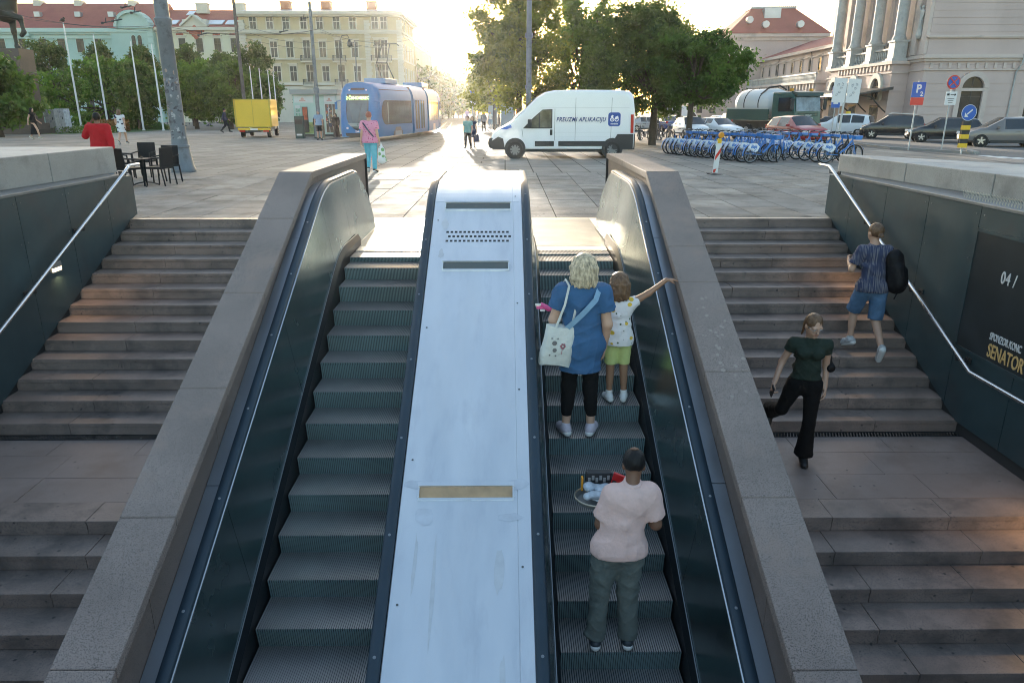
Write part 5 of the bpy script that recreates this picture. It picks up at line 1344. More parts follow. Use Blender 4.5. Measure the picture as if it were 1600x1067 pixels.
# far wing with arcade
wy0, wy1 = 19.6, 51.0
wz = 8.4-SZ; az_ = 4.6-SZ
m = MB(); m.box(.0, 14, wy0, wy1, 0, wz); m.box(-1.8, .0, wy0+1, wy1-.5, 0, az_); m.build('far_wing', pink, st)
m = MB(); m.add([(-.5,wy0,wz),(-.5,wy1,wz),(7,wy1,wz+2.6),(7,wy0,wz+2.6),(14.5,wy1,wz),(14.5,wy0,wz)], [(0,3,2,1),(3,5,4,2),(0,5,3),(1,2,4)]); m.build('wing_roof', roof_r, st)
m = MB(); m.box(-.55, .02, wy0, wy1, wz-.35, wz-.002); m.box(-.2, .02, wy0, wy1, wz-1.0, wz-.85); m.box(-2.1, 0, wy0+.8, wy1-.3, az_-.25, az_+.02)
for i in range(28): m.box(-1.95, -1.78, wy0+1.4+i*1.12, wy0+1.7+i*1.12, az_-.9, az_-.28)
m.build('wing_cornice', pink2, st)
m = MB()
for i in range(80): m.lathe([(.09,.02),(.05,.2),(.1,.4),(.07,.75)], (-1.85, wy0+1.2+i*.385, az_), 5)
m.box(-1.98, -1.72, wy0+1, wy1-.5, az_+.75, az_+.92); m.build('balustrade', col_stone, st)
for i in range(9):
    yy = wy0+2.3+i*3.4
    window(st, 0, yy, wz-2.5, .85, 1.35, rz=-math.pi/2, kind='hood', mfr=pink2, mpa=frame_k)
    arched(st, -1.8, yy, .4, 1.5, az_-1.5, -math.pi/2); 
    m = MB(); m.box(-1.95, -1.78, yy+1.25, yy+2.15, 0, az_-.95); m.build('pier', pink2, st)
m = MB(); 
for yy in (wy0+9, wy0+22): m.tube([(-.1,yy,wz-.3),(-.1,yy,az_)], .06, 6); m.tube([(-2.0,yy+1.2,az_-.3),(-2.0,yy+1.2,0)], .06, 6)
m.build('downpipe', dark_pole, st)
# pavilion
px0, px1, py0, py1 = -4.8, 9.0, wy1+.02, wy1+13; pz = 11.6-SZ
m = MB(); m.box(px0, px1, py0, py1, 0, pz); m.box(px0-.05, px1, py0-.03, py1+.02, pz*.47, pz*.49); m.build('pavilion', pink, st)
m = MB(); m.box(px0-.5, px1+.5, py0-.5, py1+.5, pz, pz+.45); m.box(px0-.2, px1+.2, py0-.2, py1+.2, pz-.5, pz); m.build('pavilion_cornice', pink2, st)
zt = pz+4.4; xm0, xm1, ym0, ym1 = px0+3.9, px1-3.5, py0+4.6, py1-4.6
m = MB(); e = .6; m.add([(px0-e,py0-e,pz+.46),(px1+e,py0-e,pz+.46),(px1+e,py1+e,pz+.46),(px0-e,py1+e,pz+.46),(xm0,ym0,zt),(xm1,ym0,zt),(xm1,ym1,zt),(xm0,ym1,zt)], [(0,1,5,4),(1,2,6,5),(2,3,7,6),(3,0,4,7),(4,5,6,7)]); rf = m.build('pavilion_roof', roof_r, st)
m = MB(); m.box(xm0-.2, xm1+.2, ym0-.2, ym1+.2, zt-.05, zt+.25)
for i in range(22): x = xm0+i*(xm1-xm0)/21; m.box(x-.04, x+.04, ym0-.15, ym0-.08, zt+.25, zt+.75)
m.box(xm0-.2, xm1+.2, ym0-.15, ym0-.08, zt+.68, zt+.75); m.build('roof_railing', col_stone, rf)
m = MB(); m.cbox((xm0+2.6, ym0-1.2, zt-1.0), (2.4, 1.8, 1.5)); m.cbox((xm0+2.6, ym0-2.12, zt-1.0), (1.8, .06, 1.0)); m.build('dormer', roof_g, rf)
for dx, dz in ((-1.2,-2.3),(1.0,-3.0),(6.0,-3.0)):
    m = MB(); m.lathe([(.5,-.7),(.5,.1),(.1,.35)], (xm0+dx, ym0-1.0+dz*1.02-.3, zt+dz*.98+.25), 10, 'y'); m.build('roof_vent', roof_g, rf)
for x, z, w_, h_, k in ((3.1,2.5,1.3,2.2,'plain'),(3.1,7.0,1.1,.9,'plain'),(-2.4,1.0,1.2,3.2,'plain'),(-2.4,6.5,1.2,2.2,'plain'),(6.6,6.5,1.2,2.2,'plain')): window(st, x, py0-.0, z, w_, h_, 0, k, pink2, frame_k)
for i in range(3): 
    for z in (1.2, 6.6): window(st, px0, py0+2.3+i*4.1, z, 1.3, 2.6, -math.pi/2, 'hood', pink2, frame_k)
m = MB(); m.box(-9.5, -4.81, py0+2, py0+22, 0, 6.2-SZ); m.box(-9.7, -4.83, py0+1.8, py0+22.2, 6.2-SZ, 6.6-SZ); m.build('pavilion_annex', pink, st)
for x in (-8.2, -6.2): window(st, x, py0+2, 1.6, .9, 3.2, 0, 'plain', pink2, frame_k)
# ------------------------------------------------------------------ trees, lawn, hedge
LEAF = {}
def tree(name, label, pos, trunk, blobs, n, leaf, mat, seed, group=None, trunk_r=.16, clump=.42, fork=None, branches=True):
    """trunk: height where limbs leave; blobs: list of (dx, dy, z, rx, ry, rz) crown lobes; n clumps"""
    rn = np.random.default_rng(seed); root = thing(name, label, 'tree', pos, 0, group)
    m = MB(); rnd = random.Random(seed)
    lean = (rnd.uniform(-.1,.1), rnd.uniform(-.1,.1))
    top = max(b[2] for b in blobs)
    m.tube([(0,0,-.1), (lean[0]*.3,lean[1]*.3,trunk*.5), (lean[0],lean[1],trunk), (lean[0]*1.5,lean[1]*1.5,trunk+(top-trunk)*.6)], [trunk_r*1.25, trunk_r, trunk_r*.85, trunk_r*.3], 9)
    for b in blobs[::2]:
        e = Vector((b[0]*.8, b[1]*.8, b[2])); s = Vector((lean[0], lean[1], trunk*rnd.uniform(.8, 1.05)))
        mid = s.lerp(e, .5)+Vector((0, 0, -.12*(e-s).length)); m.tube([s, mid, e], [trunk_r*.5, trunk_r*.3, trunk_r*.08], 6)
        for _ in range(3):
            e2 = e+Vector((rnd.uniform(-1,1)*b[3], rnd.uniform(-1,1)*b[4], rnd.uniform(-.3,.9)*b[5]))*.7; m.tube([mid, mid.lerp(e2,.6)+Vector((0,0,.05)), e2], [trunk_r*.25, trunk_r*.14, trunk_r*.04], 5)
    m.build('trunk', bark, root, smooth=60)
    # leaf clumps through the crown, denser near its surface, with gaps between
    vol = np.array([b[3]*b[4]*b[5] for b in blobs]); pick = rn.choice(len(blobs), n, p=vol/vol.sum())
    d = rn.normal(size=(n, 3)); d /= np.linalg.norm(d, axis=1)[:, None]; r_ = rn.uniform(.2, 1.05, n)**.5
    B = np.array(blobs); cc = B[pick, :3]+d*r_[:, None]*B[pick, 3:6]
    cc[:, 2] += 0
    k = 34; sz_ = rn.uniform(.35, 1.1, n)*clump
    L = cc.repeat(k, 0)+rn.normal(size=(n*k, 3))*(sz_.repeat(k)[:, None])*np.array([.62,.62,.42])
    N_ = len(L); u = rn.normal(size=(N_, 3)); u /= np.linalg.norm(u, axis=1)[:, None]
    q = rn.normal(size=(N_, 3)); q[:, 2] += .4; v = np.cross(u, q); v /= np.linalg.norm(v, axis=1)[:, None]
    s = leaf*rn.uniform(.6, 1.3, N_)[:, None]; u = u*s*.62; v = v*s*.36
    V = np.stack([L-u, L+v, L+u, L-v], 1).reshape(-1, 3); Q = np.arange(N_*4).reshape(-1, 4)
    put('crown', np_mesh('crown', V, Q, mat, False), root)
    return root
def lobes(w_, z0, z1, seed, n=9, dep=None):
    "many small uneven lobes filling a rounded outline, some sticking out, lower ones drooping at the rim"
    rn = random.Random(seed); out = []; dep = dep or w_; H = z1-z0; n = int(n*2.4)
    for i in range(n):
        t = (i+rn.random())/n; z = z0+H*(.10+.80*t); k = math.sin(math.pi*(.20+.68*t))**.8
        a = i*2.4+rn.uniform(-.5, .5); q = rn.uniform(.12, .46)
        s_ = rn.uniform(.65, 1.25)
        out.append((math.cos(a)*w_*q*k, math.sin(a)*dep*q*k, z+rn.uniform(-.04,.04)*H-(q > .34)*.05*H, w_*.125*s_, dep*.125*s_, H*.10*rn.uniform(.7,1.25)))
    return out
def wz_(py, dep): return CAM_H+dep*(-_sp+_cp*(533-py)/FPX)
def px_tree(name, label, pxl, pxr, pyt, pyb, dep, trunk_px=None, mat=leaf_a, seed=1, n=260, leaf=.3, group=None, tr=.18, clump=.5, nl=10):
    xc = (pxl+pxr)/2; p = at(xc, pyb, dep); g = zg(p.y); tx = at(trunk_px or xc, pyb, dep).x
    w_ = (pxr-pxl)*dep/FPX; z0, z1 = wz_(pyb, dep)-g, wz_(pyt, dep)-g
    bl = [(b[0]+p.x-tx,)+tuple(b[1:]) for b in lobes(w_, z0, z1, seed, nl)]
    return tree(name, label, (tx, p.y, g), max(.8, z0+.25*(z1-z0)), bl, n, leaf, mat, seed, group, tr, clump)
# right of the street: the big trees behind the van
px_tree('roadside_tree', 'tall feathery tree in warm backlight behind the van', 718, 908, -30, 172, 46, 812, leaf_c, 21, 900, .19, tr=.22, clump=.50, nl=16)
px_tree('roadside_tree', 'tall leafy tree with brownish tips beside the backlit tree', 845, 980, -14, 172, 50, 905, leaf_a, 22, 560, .22, tr=.2, clump=.5, nl=12)
px_tree('roadside_tree', 'dark spreading tree above the parked bicycles with a leaning trunk', 898, 1095, -4, 186, 41, 1021, leaf_b, 23, 820, .19, tr=.19, clump=.48, nl=14)
px_tree('roadside_tree', 'fresh green umbrella shaped tree in front of the station pavilion', 1006, 1170, 46, 166, 38, 1079, leaf_f, 24, 600, .16, tr=.15, clump=.40, nl=12)
px_tree('roadside_tree', 'dark tree behind the umbrella shaped tree', 1010, 1105, 40, 165, 58, 1062, leaf_b, 25, 260, .26, tr=.2, clump=.55)
px_tree('roadside_tree', 'rust tinted bush crowned tree between two tall trees', 905, 962, 52, 108, 55, 930, leaf_e, 26, 70, .24, tr=.14, clump=.5, nl=5)
# street trees far down the avenue
ORD = ('nearest', 'second', 'third', 'fourth', 'fifth', 'sixth', 'seventh', 'eighth')
for i in range(8):
    Y = 178+i*17; x = -20.5+i*.55
    tree('avenue_tree', '%s avenue tree from the square on the left side of the far street' % ORD[i], (x, Y, zg(Y)), 3.0, lobes(9.5, 1.2, 13.2+(i*37 % 5)*.5, 41+i, 9), 170, .5, leaf_c if i % 2 else leaf_a, 61+i, 'trees along the far avenue', .22, .72)
for i in range(4):
    Y = 120+i*26; x = -1.0-i*2.0
    tree('avenue_tree', '%s avenue tree from the square on the right side of the far street' % ORD[i], (x, Y, zg(Y)), 3.0, lobes(8.0, 1.6, 12.5, 51+i, 9), 170, .45, leaf_c, 71+i, 'trees along the far avenue', .2, .65)
for i, x in enumerate((-27, -17, -9)):
    tree('avenue_tree', '%s of three trees closing the far end of the street' % ('left', 'middle', 'right')[i], (x, 330+i*4, zg(330)), 3, lobes(14, 1, 16+i, 91+i, 10), 170, .7, leaf_c, 95+i, 'trees along the far avenue', .25, 1.0)
# park trees on the left
PT = [(78, 262, 84, 192, 84, leaf_d, 'broad bright green chestnut behind the flagpoles'), (176, 262, 92, 190, 80, leaf_a, 'round yellowing tree just left of the big lamp post'),
      (262, 352, 92, 188, 84, leaf_d, 'round bright tree just right of the big lamp post'), (318, 404, 96, 188, 82, leaf_a, 'round bright tree left of the yellow truck'),
      (52, 128, 58, 192, 100, leaf_b, 'dark tree beside the monument pedestal'), (138, 192, 64, 150, 105, leaf_b, 'dark treetop below the mint palace windows'),
      (200, 262, 74, 160, 104, leaf_b, 'dark treetop behind the big lamp post'), (268, 335, 68, 170, 102, leaf_b, 'dark tree in front of the pale house'),
      (325, 380, 78, 170, 104, leaf_b, 'dark tree right of the pale house gable'), (362, 446, 68, 168, 98, leaf_b, 'dark brownish tree in front of the yellow corner block'),
      (-60, 54, 76, 190, 55, leaf_a, 'tree at the left edge in front of the monument pedestal'), (380, 448, 112, 186, 90, leaf_a, 'low tree behind the yellow truck')]
for i, (a, b_, t, bo, dep, mt, lab) in enumerate(PT):
    px_tree('park_tree', lab, a, b_, t, bo+2, dep, None, mt, 80+i, 420 if dep < 90 else 300, .34, None, .22, .62, 12)
# lawn and flower bed, hedge
def patch(name, pix, mat, dz, kind, label=None, cat=None):
    P = [gnd(*p) for p in pix]; m = MB(); m.add([(p.x, p.y, p.z+dz) for p in P], [tuple(range(len(P)))]); o = m.build(name, mat)
    structure(o) if kind == 'structure' else tag(o, label, cat); return o
patch('lawn', [(-120, 211), (60, 210), (180, 208), (262, 203), (292, 198.5), (250, 192.5), (-120, 193)], M('lawn_soil', (.07,.12,.03), .95, var=(1,.3)), .01, 'structure')
patch('park_path', [(-160, 192.5), (285, 191.5), (285, 188.5), (-160, 188.5)], M('pale_gravel_path', (.42,.40,.37), .9), .012, 'structure')
rn = np.random.default_rng(5)
def tufts(name, pix, n, h, mat, leaf, label=None):
    P = [gnd(*p) for p in pix]; a, b_, c, d = P; u = rn.random(n)[:, None]; v = rn.random(n)[:, None]
    A, B_, C_, D_ = [np.array(p) for p in P]; L = (A*(1-u)+B_*u)*(1-v)+(D_*(1-u)+C_*u)*v; L[:, 2] += rn.random(n)*h
    uu = rn.normal(size=(n, 3)); uu /= np.linalg.norm(uu, axis=1)[:, None]; q = rn.normal(size=(n, 3)); vv = np.cross(uu, q); vv /= np.linalg.norm(vv, axis=1)[:, None]
    s = leaf*rn.uniform(.6, 1.3, n)[:, None]; uu = uu*s*.6; vv = vv*s*.35
    V = np.stack([L-uu, L+vv, L+uu, L-vv], 1).reshape(-1, 3); o = put(name, np_mesh(name, V, np.arange(n*4).reshape(-1, 4), mat, False)); o['kind'] = 'stuff'; return o
tufts('grass', [(-120, 210), (270, 202), (255, 193), (-120, 193.5)], 18000, .10, grass_m, .22)
tufts('flower_bed', [(-120, 211), (185, 207.5), (185, 204), (-120, 206.5)], 4200, .55, leaf_a, .22)
tufts('flower_blooms', [(-120, 211), (185, 207.5), (185, 205), (-120, 207)], 900, .62, M('white_blossom', (.6,.58,.5), .8), .12)
tufts('flower_bed', [(150, 208), (205, 206), (198, 200), (150, 202)], 2500, 1.1, leaf_e, .22)
def hedge(pa, pb, dep0, h, label, seed):
    A, B_ = gnd(*pa), gnd(*pb); n = 5200; r2 = np.random.default_rng(seed); t = r2.random(n)[:, None]
    L = np.array(A)*(1-t)+np.array(B_)*t; L[:, 1] += r2.uniform(-.5, .5, n); L[:, 2] += r2.random(n)**.6*h
    uu = r2.normal(size=(n, 3)); uu /= np.linalg.norm(uu, axis=1)[:, None]; vv = np.cross(uu, r2.normal(size=(n, 3))); vv /= np.linalg.norm(vv, axis=1)[:, None]
    V = np.stack([L-uu*.22, L+vv*.14, L+uu*.22, L-vv*.14], 1).reshape(-1, 3)
    tag(put('hedge', np_mesh('hedge', V, np.arange(n*4).reshape(-1, 4), leaf_b, False)), label, 'hedge')
hedge((140, 189), (372, 190), 0, 1.5, 'long dark clipped hedge below the park trees', 1); hedge((1062, 196), (1092, 196), 0, 1.3, 'low green hedge left of the station pavilion', 2)

# ------------------------------------------------------------------ monument: horse on a granite pedestal
Dm = 62; mp0 = at(22, 190, Dm); mz = zg(mp0.y); YM = mp0.y
mon = thing('equestrian_monument', 'bronze horse with a raised foreleg on a tall dark granite pedestal', 'monument', (at_y(-8, 190, YM).x, YM, mz), 0)
gd = M('dark_red_granite', (.085,.06,.052), .5, var=(1,.2), speck=(60,(.05,.04,.035),.55)); bronze = M('dark_bronze', (.035,.042,.038), .5, .6, var=(1.2,.3))
top = at_y(25, 75, YM).z-mz; LX = lambda px, py: at_y(px, py, YM).x-mon.location.x
xt, xb, xl = LX(25, 75), LX(36, 165), -4.5
m = MB(); m.add([(xl-.6,0,.9),(xb,0,.9),(xb,2.6,.9),(xl-.6,2.6,.9),(xl,.3,top),(xt,.3,top),(xt,2.3,top),(xl,2.3,top)], [(0,1,5,4),(1,2,6,5),(2,3,7,6),(3,0,4,7),(4,5,6,7)]); m.build('pedestal', gd, mon)
m = MB(); m.box(xl-1.2, xb+.5, -.4, 3.1, 0, .45); m.box(xl-.9, xb+.25, -.2, 2.85, .45, .9); m.build('base_steps', gd, mon)
em = MB()
for a in range(8): em.cbox((0, 0, 0), (.1,.12,1.0), rx=a*math.pi/8)
em.build('star_ornament', M('gilded_star', (.30,.20,.08), .4, .6), mon, ((xt+xb)/2+.02, 1.4, top*.62))
S = 1.8
hp = [cone((-1.3,0,1.75),(.75,0,1.85),.50,.52), ell((-1.25,0,1.75),(.62,.5,.58)), ell((.75,0,1.75),(.52,.46,.6)),
      cone((.95,0,2.1),(1.35,0,2.85),.40,.26), cone((1.35,0,2.9),(1.80,0,2.55),.22,.12), cone((1.2,0,3.0),(.8,0,2.2),.14,.12),
      cone((.9,.22,1.5),(.85,.24,.8),.19,.11), cone((.85,.24,.8),(.87,.24,.15),.10,.08), cone((.86,.24,.12),(.96,.24,.05),.10,.12),
      cone((.95,-.22,1.5),(1.55,-.24,1.32),.19,.12), cone((1.55,-.24,1.32),(1.62,-.24,.72),.11,.075), cone((1.62,-.24,.72),(1.48,-.24,.58),.09,.10),
      cone((-1.45,.24,1.5),(-1.25,.26,1.05),.28,.15), cone((-1.25,.26,1.05),(-1.6,.26,.75),.14,.10), cone((-1.6,.26,.75),(-1.5,.26,.1),.09,.08),
      cone((-1.3,-.24,1.5),(-1.0,-.26,1.05),.28,.15), cone((-1.0,-.26,1.05),(-1.3,-.26,.75),.14,.10), cone((-1.3,-.26,.75),(-1.15,-.26,.1),.09,.08),
      cone((-1.8,0,2.0),(-2.15,0,1.6),.12,.16), cone((-2.15,0,1.6),(-2.15,0,.8),.17,.06)]
V, Q = sdf_mesh(hp, .045, .1); V = V*S
ho = put('horse', np_mesh('horse', V, Q, bronze), mon, (LX(7, 75)-.87*S, 1.3, top))
m = MB(); m.box(-.6, .25, -.55, .55, 2.24, 2.42); m.build('saddle_cloth', M('red_gilt', (.25,.07,.03), .6), ho)
# ------------------------------------------------------------------ vehicles (local: +x forward, z up, origin on the ground)
WH = {}
def wheel(parent, x, y, r, wd, spokes=5, rim_m=None, side=1):
    key = (round(r,2), round(wd,2), spokes, (rim_m or alloy).name)
    if key not in WH:
        t = MB(); t.lathe([(r*.62,-wd/2),(r*.9,-wd/2),(r,-wd/2+.03),(r,wd/2-.03),(r*.9,wd/2),(r*.62,wd/2),(r*.6,wd/2-.03),(r*.6,-wd/2+.03)], n=22, ax='y')
        q = MB(); q.lathe([(.001,wd/2-.06),(r*.62,wd/2-.05),(r*.66,wd/2+.004),(r*.60,wd/2+.006),(r*.56,wd/2-.03),(.001,wd/2-.035)], n=20, ax='y', mi=1)
        for k in range(spokes):
            a = 2*math.pi*k/spokes; q.cbox((math.sin(a)*r*.32, wd/2-.012, math.cos(a)*r*.32), (.07*r/.32, .02, r*.52), ry=a, mi=0)
        q.lathe([(.001,wd/2-.01),(r*.16,wd/2-.01),(r*.13,wd/2+.012),(.001,wd/2+.014)], n=10, ax='y')
        WH[key] = (t.mesh('wheel', tyre_m, 40), q.mesh('rim', [rim_m or alloy, black_p], 40))
    o = put('wheel', WH[key][0], parent, (x, y, r)); 
    if side < 0: o.rotation_euler = (0, 0, math.pi)
    put('rim', WH[key][1], o); return o
def car_body(root, st, mat, glass, arches, roof_i=None):
    """st: stations (x, zb, zbelt, ztop, w, wt, kind) rear to front; kind: 'b' body only, 'g' side glass between this and the next,
    'w' whole upper band to the next station is screen glass"""
    rings = []
    for x, zb, zl, zt, w_, wt, _ in st:
        half = [(0, zb), (w_*.80, zb), (w_*.97, zb+.10), (w_, (zb+zl)*.5), (w_*.985, zl-.10), (w_*.955, zl), (wt, zt-.07 if zt-zl > .2 else zt-.015), (wt*.82, zt-.012), (wt*.4, zt+.012)]
        rings.append([(x, y, z) for y, z in half]+[(x, 0, zt+.018)]+[(x, -y, z) for y, z in half[:0:-1]])
    n = len(rings[0]); B = MB(); G = {}
    for g in rings: B.v += g
    def F(i, k): return (i*n+k, i*n+(k+1)%n, (i+1)*n+(k+1)%n, (i+1)*n+k)
    for i in range(len(st)-1):
        kd = st[i][6]
        for k in range(n):
            glassy = (kd == 'g' and k in (5, n-6)) or (kd in ('w', 'W') and (k in (6,7,8) or k in (n-7,n-8,n-9)))
            if glassy: G.setdefault((kd, i, 0 if kd in 'wW' else k), []).append(F(i, k))
            else: B.f.append(F(i, k)); B.m.append(0)
    B.f += [tuple(range(n-1,-1,-1)), tuple(range((len(rings)-1)*n, len(rings)*n))]; B.m += [0, 0]
    bo = B.build('body', mat, root, smooth=38)
    allv = B.v
    for (kd, i, k), fs in G.items():
        m = MB(); ids = sorted({v for f in fs for v in f}); mp = {v: j for j, v in enumerate(ids)}
        m.v = [allv[v] for v in ids]; m.f = [tuple(mp[v] for v in f) for f in fs]; m.m = [0]*len(fs)
        m.build('windscreen' if kd == 'w' else ('rear_window' if kd == 'W' else 'side_window'), glass, root, smooth=60)
    for x, r, w_ in arches:
        for s in (-1, 1):
            m = MB(); m.lathe([(.001,s*(w_-.20)),(r,s*(w_-.20)),(r,s*(w_+.004)),(.001,s*(w_+.006))], (x, 0, r*.84), 20, 'y'); m.build('wheel_arch', black_p, root)
HATCH = [(-2.08,.42,.72,.78,.62,.52,'b'),(-2.02,.30,.88,.95,.80,.70,'W'),(-1.72,.22,.94,1.36,.87,.60,'b'),(-1.60,.20,.94,1.42,.88,.62,'g'),(-.72,.20,.93,1.49,.89,.63,'b'),(-.64,.20,.93,1.495,.89,.63,'g'),
         (.28,.20,.91,1.48,.89,.63,'b'),(.34,.20,.91,1.475,.89,.63,'w'),(1.08,.20,.90,.99,.88,.74,'b'),(1.55,.21,.84,.90,.87,.70,'b'),(1.92,.26,.72,.76,.82,.62,'b'),(2.06,.36,.56,.60,.66,.5,'b')]
SUV = [(x, zb+.06 if zb < .3 else zb+.1, zl+.12, zt+(.2 if zt > 1.2 else .13), w_+.02, wt+(.04 if zt > 1.2 else .02), k) for x, zb, zl, zt, w_, wt, k in HATCH]
SUV[2] = (-1.88,.28,1.06,1.55,.89,.66,'b'); SUV[1] = (-2.03,.36,.98,1.08,.82,.74,'W')
SEDAN = [(-2.30,.42,.74,.80,.66,.56,'b'),(-2.24,.30,.92,.98,.82,.72,'b'),(-1.62,.22,.96,1.02,.88,.74,'W'),(-.98,.20,.94,1.40,.89,.60,'b'),(-.92,.20,.94,1.42,.89,.61,'g'),(-.30,.20,.93,1.45,.89,.62,'b'),(-.22,.20,.93,1.45,.89,.62,'g'),
         (.50,.20,.91,1.42,.89,.62,'b'),(.56,.20,.91,1.415,.89,.62,'w'),(1.30,.20,.90,.98,.88,.74,'b'),(1.85,.21,.84,.88,.86,.70,'b'),(2.20,.28,.70,.74,.80,.62,'b'),(2.34,.38,.56,.60,.64,.5,'b')]
def car(label, pos, heading, mat, shape, s=1.0, glass=None, rim=None, roof_sign=False, rails=False, spokes=5):
    """heading: angle of the car's nose from +x"""
    root = thing('parked_car', label, 'car', pos, heading); root.scale = (s, s, s)
    up = .06 if shape is SUV else 0; r = .325+up*.4; xr, xf = (-1.32, 1.28) if shape is not SEDAN else (-1.42, 1.42)
    car_body(root, shape, mat, glass or glass_d, [(xr, r*1.16, .86), (xf, r*1.16, .86)])
    for x in (xr, xf):
        for sd in (-1, 1): wheel(root, x, sd*.80, r, .20, spokes, rim, sd)
    xb, xe = shape[0][0], shape[-1][0]; zt = (shape[1][2]+.1)
    for sd in (-1, 1):
        m = MB(); m.cbox((xb+.10, sd*.67, zt-.12), (.16, .24, .22), rz=sd*.25); m.build('tail_light', red_l, root, bevel=.02)
        m = MB(); m.cbox((xe-.16, sd*.62, .68+up*1.5), (.26, .34, .15), rz=-sd*.42); m.build('headlight', lamp_glass, root, bevel=.02)
        m = MB(); m.cbox((.62, sd*.99, 1.0+up*1.5), (.12, .20, .14)); m.cbox((.60, sd*.88, .95+up*1.5), (.05, .12, .05)); m.build('mirror', mat, root, bevel=.025)
        m = MB()
        for x in (-.35, .55): m.box(x-.09, x+.09, sd*.90-.02, sd*.90+.02, .80+up*1.4, .83+up*1.4)
        m.build('door_handle', black_p if rails else mat, root)
        m = MB(); m.box(xr+.42, xf-.42, sd*.885-.02, sd*.885+.015, .22+up, .36+up); m.build('sill', black_p, root)
    m = MB(); m.box(xb-.02, xb+.06, -.55, .55, .36+up, .52+up); m.build('bumper_trim', black_p, root)
    m = MB(); m.box(xb-.035, xb-.01, -.26, .26, .60+up, .72+up); m.build('number_plate', plate_m, root)
    m = MB(); m.box(xe-.03, xe+.02, -.45, .45, .40+up, .52+up); m.build('grille', black_p, root)
    if rails:
        m = MB()
        for sd in (-1, 1): m.tube([(-1.5, sd*.6, shape[3][3]+.02), (-1.35, sd*.62, shape[3][3]+.09), (.1, sd*.62, shape[5][3]+.09), (.25, sd*.6, shape[5][3]+.02)], .022, 6)
        m.build('roof_rail', alloy, root)
    if roof_sign:
        m = MB(); m.prism([(-.12,0),(.12,0),(.08,.16),(-.08,.16)], 'y', -.28, .28); m.build('taxi_sign', M('taxi_yellow', (.75,.50,.03), .5), root, (-.2, 0, shape[5][3]+.01))
    return root
def at_ground(px, py): return gnd(px, py)
P_white, P_black, P_grey, P_blue, P_red, P_silver = white_p, paint('black_car_paint', (.018,.018,.02), .2), paint('brown_grey_car_paint', (.17,.155,.15), .25), paint('blue_car_paint', (.02,.05,.22)), paint('red_car_paint', (.35,.03,.035)), paint('silver_car_paint', (.42,.43,.44), .25)
def car_px(label, px, py, deg, mat, shape, s=1.0, **k): return car(label, gnd(px, py), R(deg), mat, shape, s, **k)
# row in front of the station (noses pointing away to the left)
car_px('brown grey hatchback with alloy wheels, rightmost in the row by the station', 1566, 229, 163, P_grey, HATCH, 1.03, rim=alloy)
car_px('black sedan between the dark estate and the brown grey hatchback', 1471, 222, 158, P_black, HATCH, 1.0)
car_px('black estate car with roof rails beside the white taxi', 1390, 216.5, 156, P_black, SUV, .98, rails=True, rim=alloy)
car_px('white taxi with a yellow roof sign in front of the station doors', 1316, 213.5, 140, P_white, SUV, 1.0, roof_sign=True)
car_px('dark car half hidden behind the green truck cab', 1292, 207, 150, P_black, HATCH, .98)
car_px('small red car with a pale roof behind the blue bicycles', 1242, 223, -78, P_red, HATCH, 1.06)
car_px('white hatchback behind the left end of the blue bicycles', 1078, 216, -88, P_white, HATCH, 1.0)
car_px('white car right of the umbrella shaped tree behind the bicycles', 1117, 216, -70, P_white, SEDAN, 1.0)
car_px('white sedan left of the leaning trunk', 1007, 205, 20, P_silver, SEDAN, 1.0)
car_px('blue car seen between the leaning trunk and the white car', 1040, 205, 97, P_blue, SEDAN, 1.0)
car_px('dark car behind the blue car under the trees', 1057, 199, 84, P_black, HATCH, 1.0)
car_px('pale car in the far row left of the station annex', 1026, 198, 30, P_silver, HATCH, 1.0)
oc = car_px('dark green car with its tailgate raised beside the white car', 1141, 204, 95, paint('dark_green_car', (.02,.05,.04)), SUV, 1.05)
m = MB(); m.box(-2.6, -1.7, -.70, .70, 1.80, 1.86); m.build('tailgate', P_black, oc)
m = MB(); m.box(-2.08, -2.03, -.62, .62, .75, 1.5); m.build('boot_opening', black_p, oc)
car_px('white car between the raised tailgate and the annex wall', 1120, 201, 100, P_white, HATCH, 1.0)
# small white van parked under the trees
mv = thing('camper_van', 'white camper van parked far behind under the trees', 'van', gnd(1060, 196), R(10))
m = MB(); m.prism([(-2.6,.4),(2.4,.4),(2.75,.9),(2.5,1.3),(1.7,2.2),(1.5,2.75),(-2.6,2.75)], 'y', -1.05, 1.05); m.build('body', white_p, mv, bevel=.08)
for sd in (-1, 1):
    m = MB(); m.prism([(1.0,1.3),(2.3,1.3),(1.65,2.1),(1.0,2.1)], 'y', sd*1.052, sd*1.06); m.build('side_window', glass_d, mv)
    m = MB(); m.box(-1.8, -.4, sd*1.052-.004, sd*1.06, 1.5, 2.1); m.build('side_window', glass_d, mv)
    for x in (-1.6, 1.7): wheel(mv, x, sd*.92, .34, .2, 5, None, sd)

# ---- white delivery van
van_rim = M('steel_wheel_grey', (.20,.205,.21), .5, .4)
gv = gnd(797, 247.5); vx = at(984, 246, 30.3).x; L_ = 5.95
vloc = Vector(((at(765,246,30.3).x+vx)/2, gv.y+.95, zg(gv.y)))
van = thing('delivery_van', 'white high roof delivery van with blue lettering crossing the plaza', 'van', vloc, R(180))
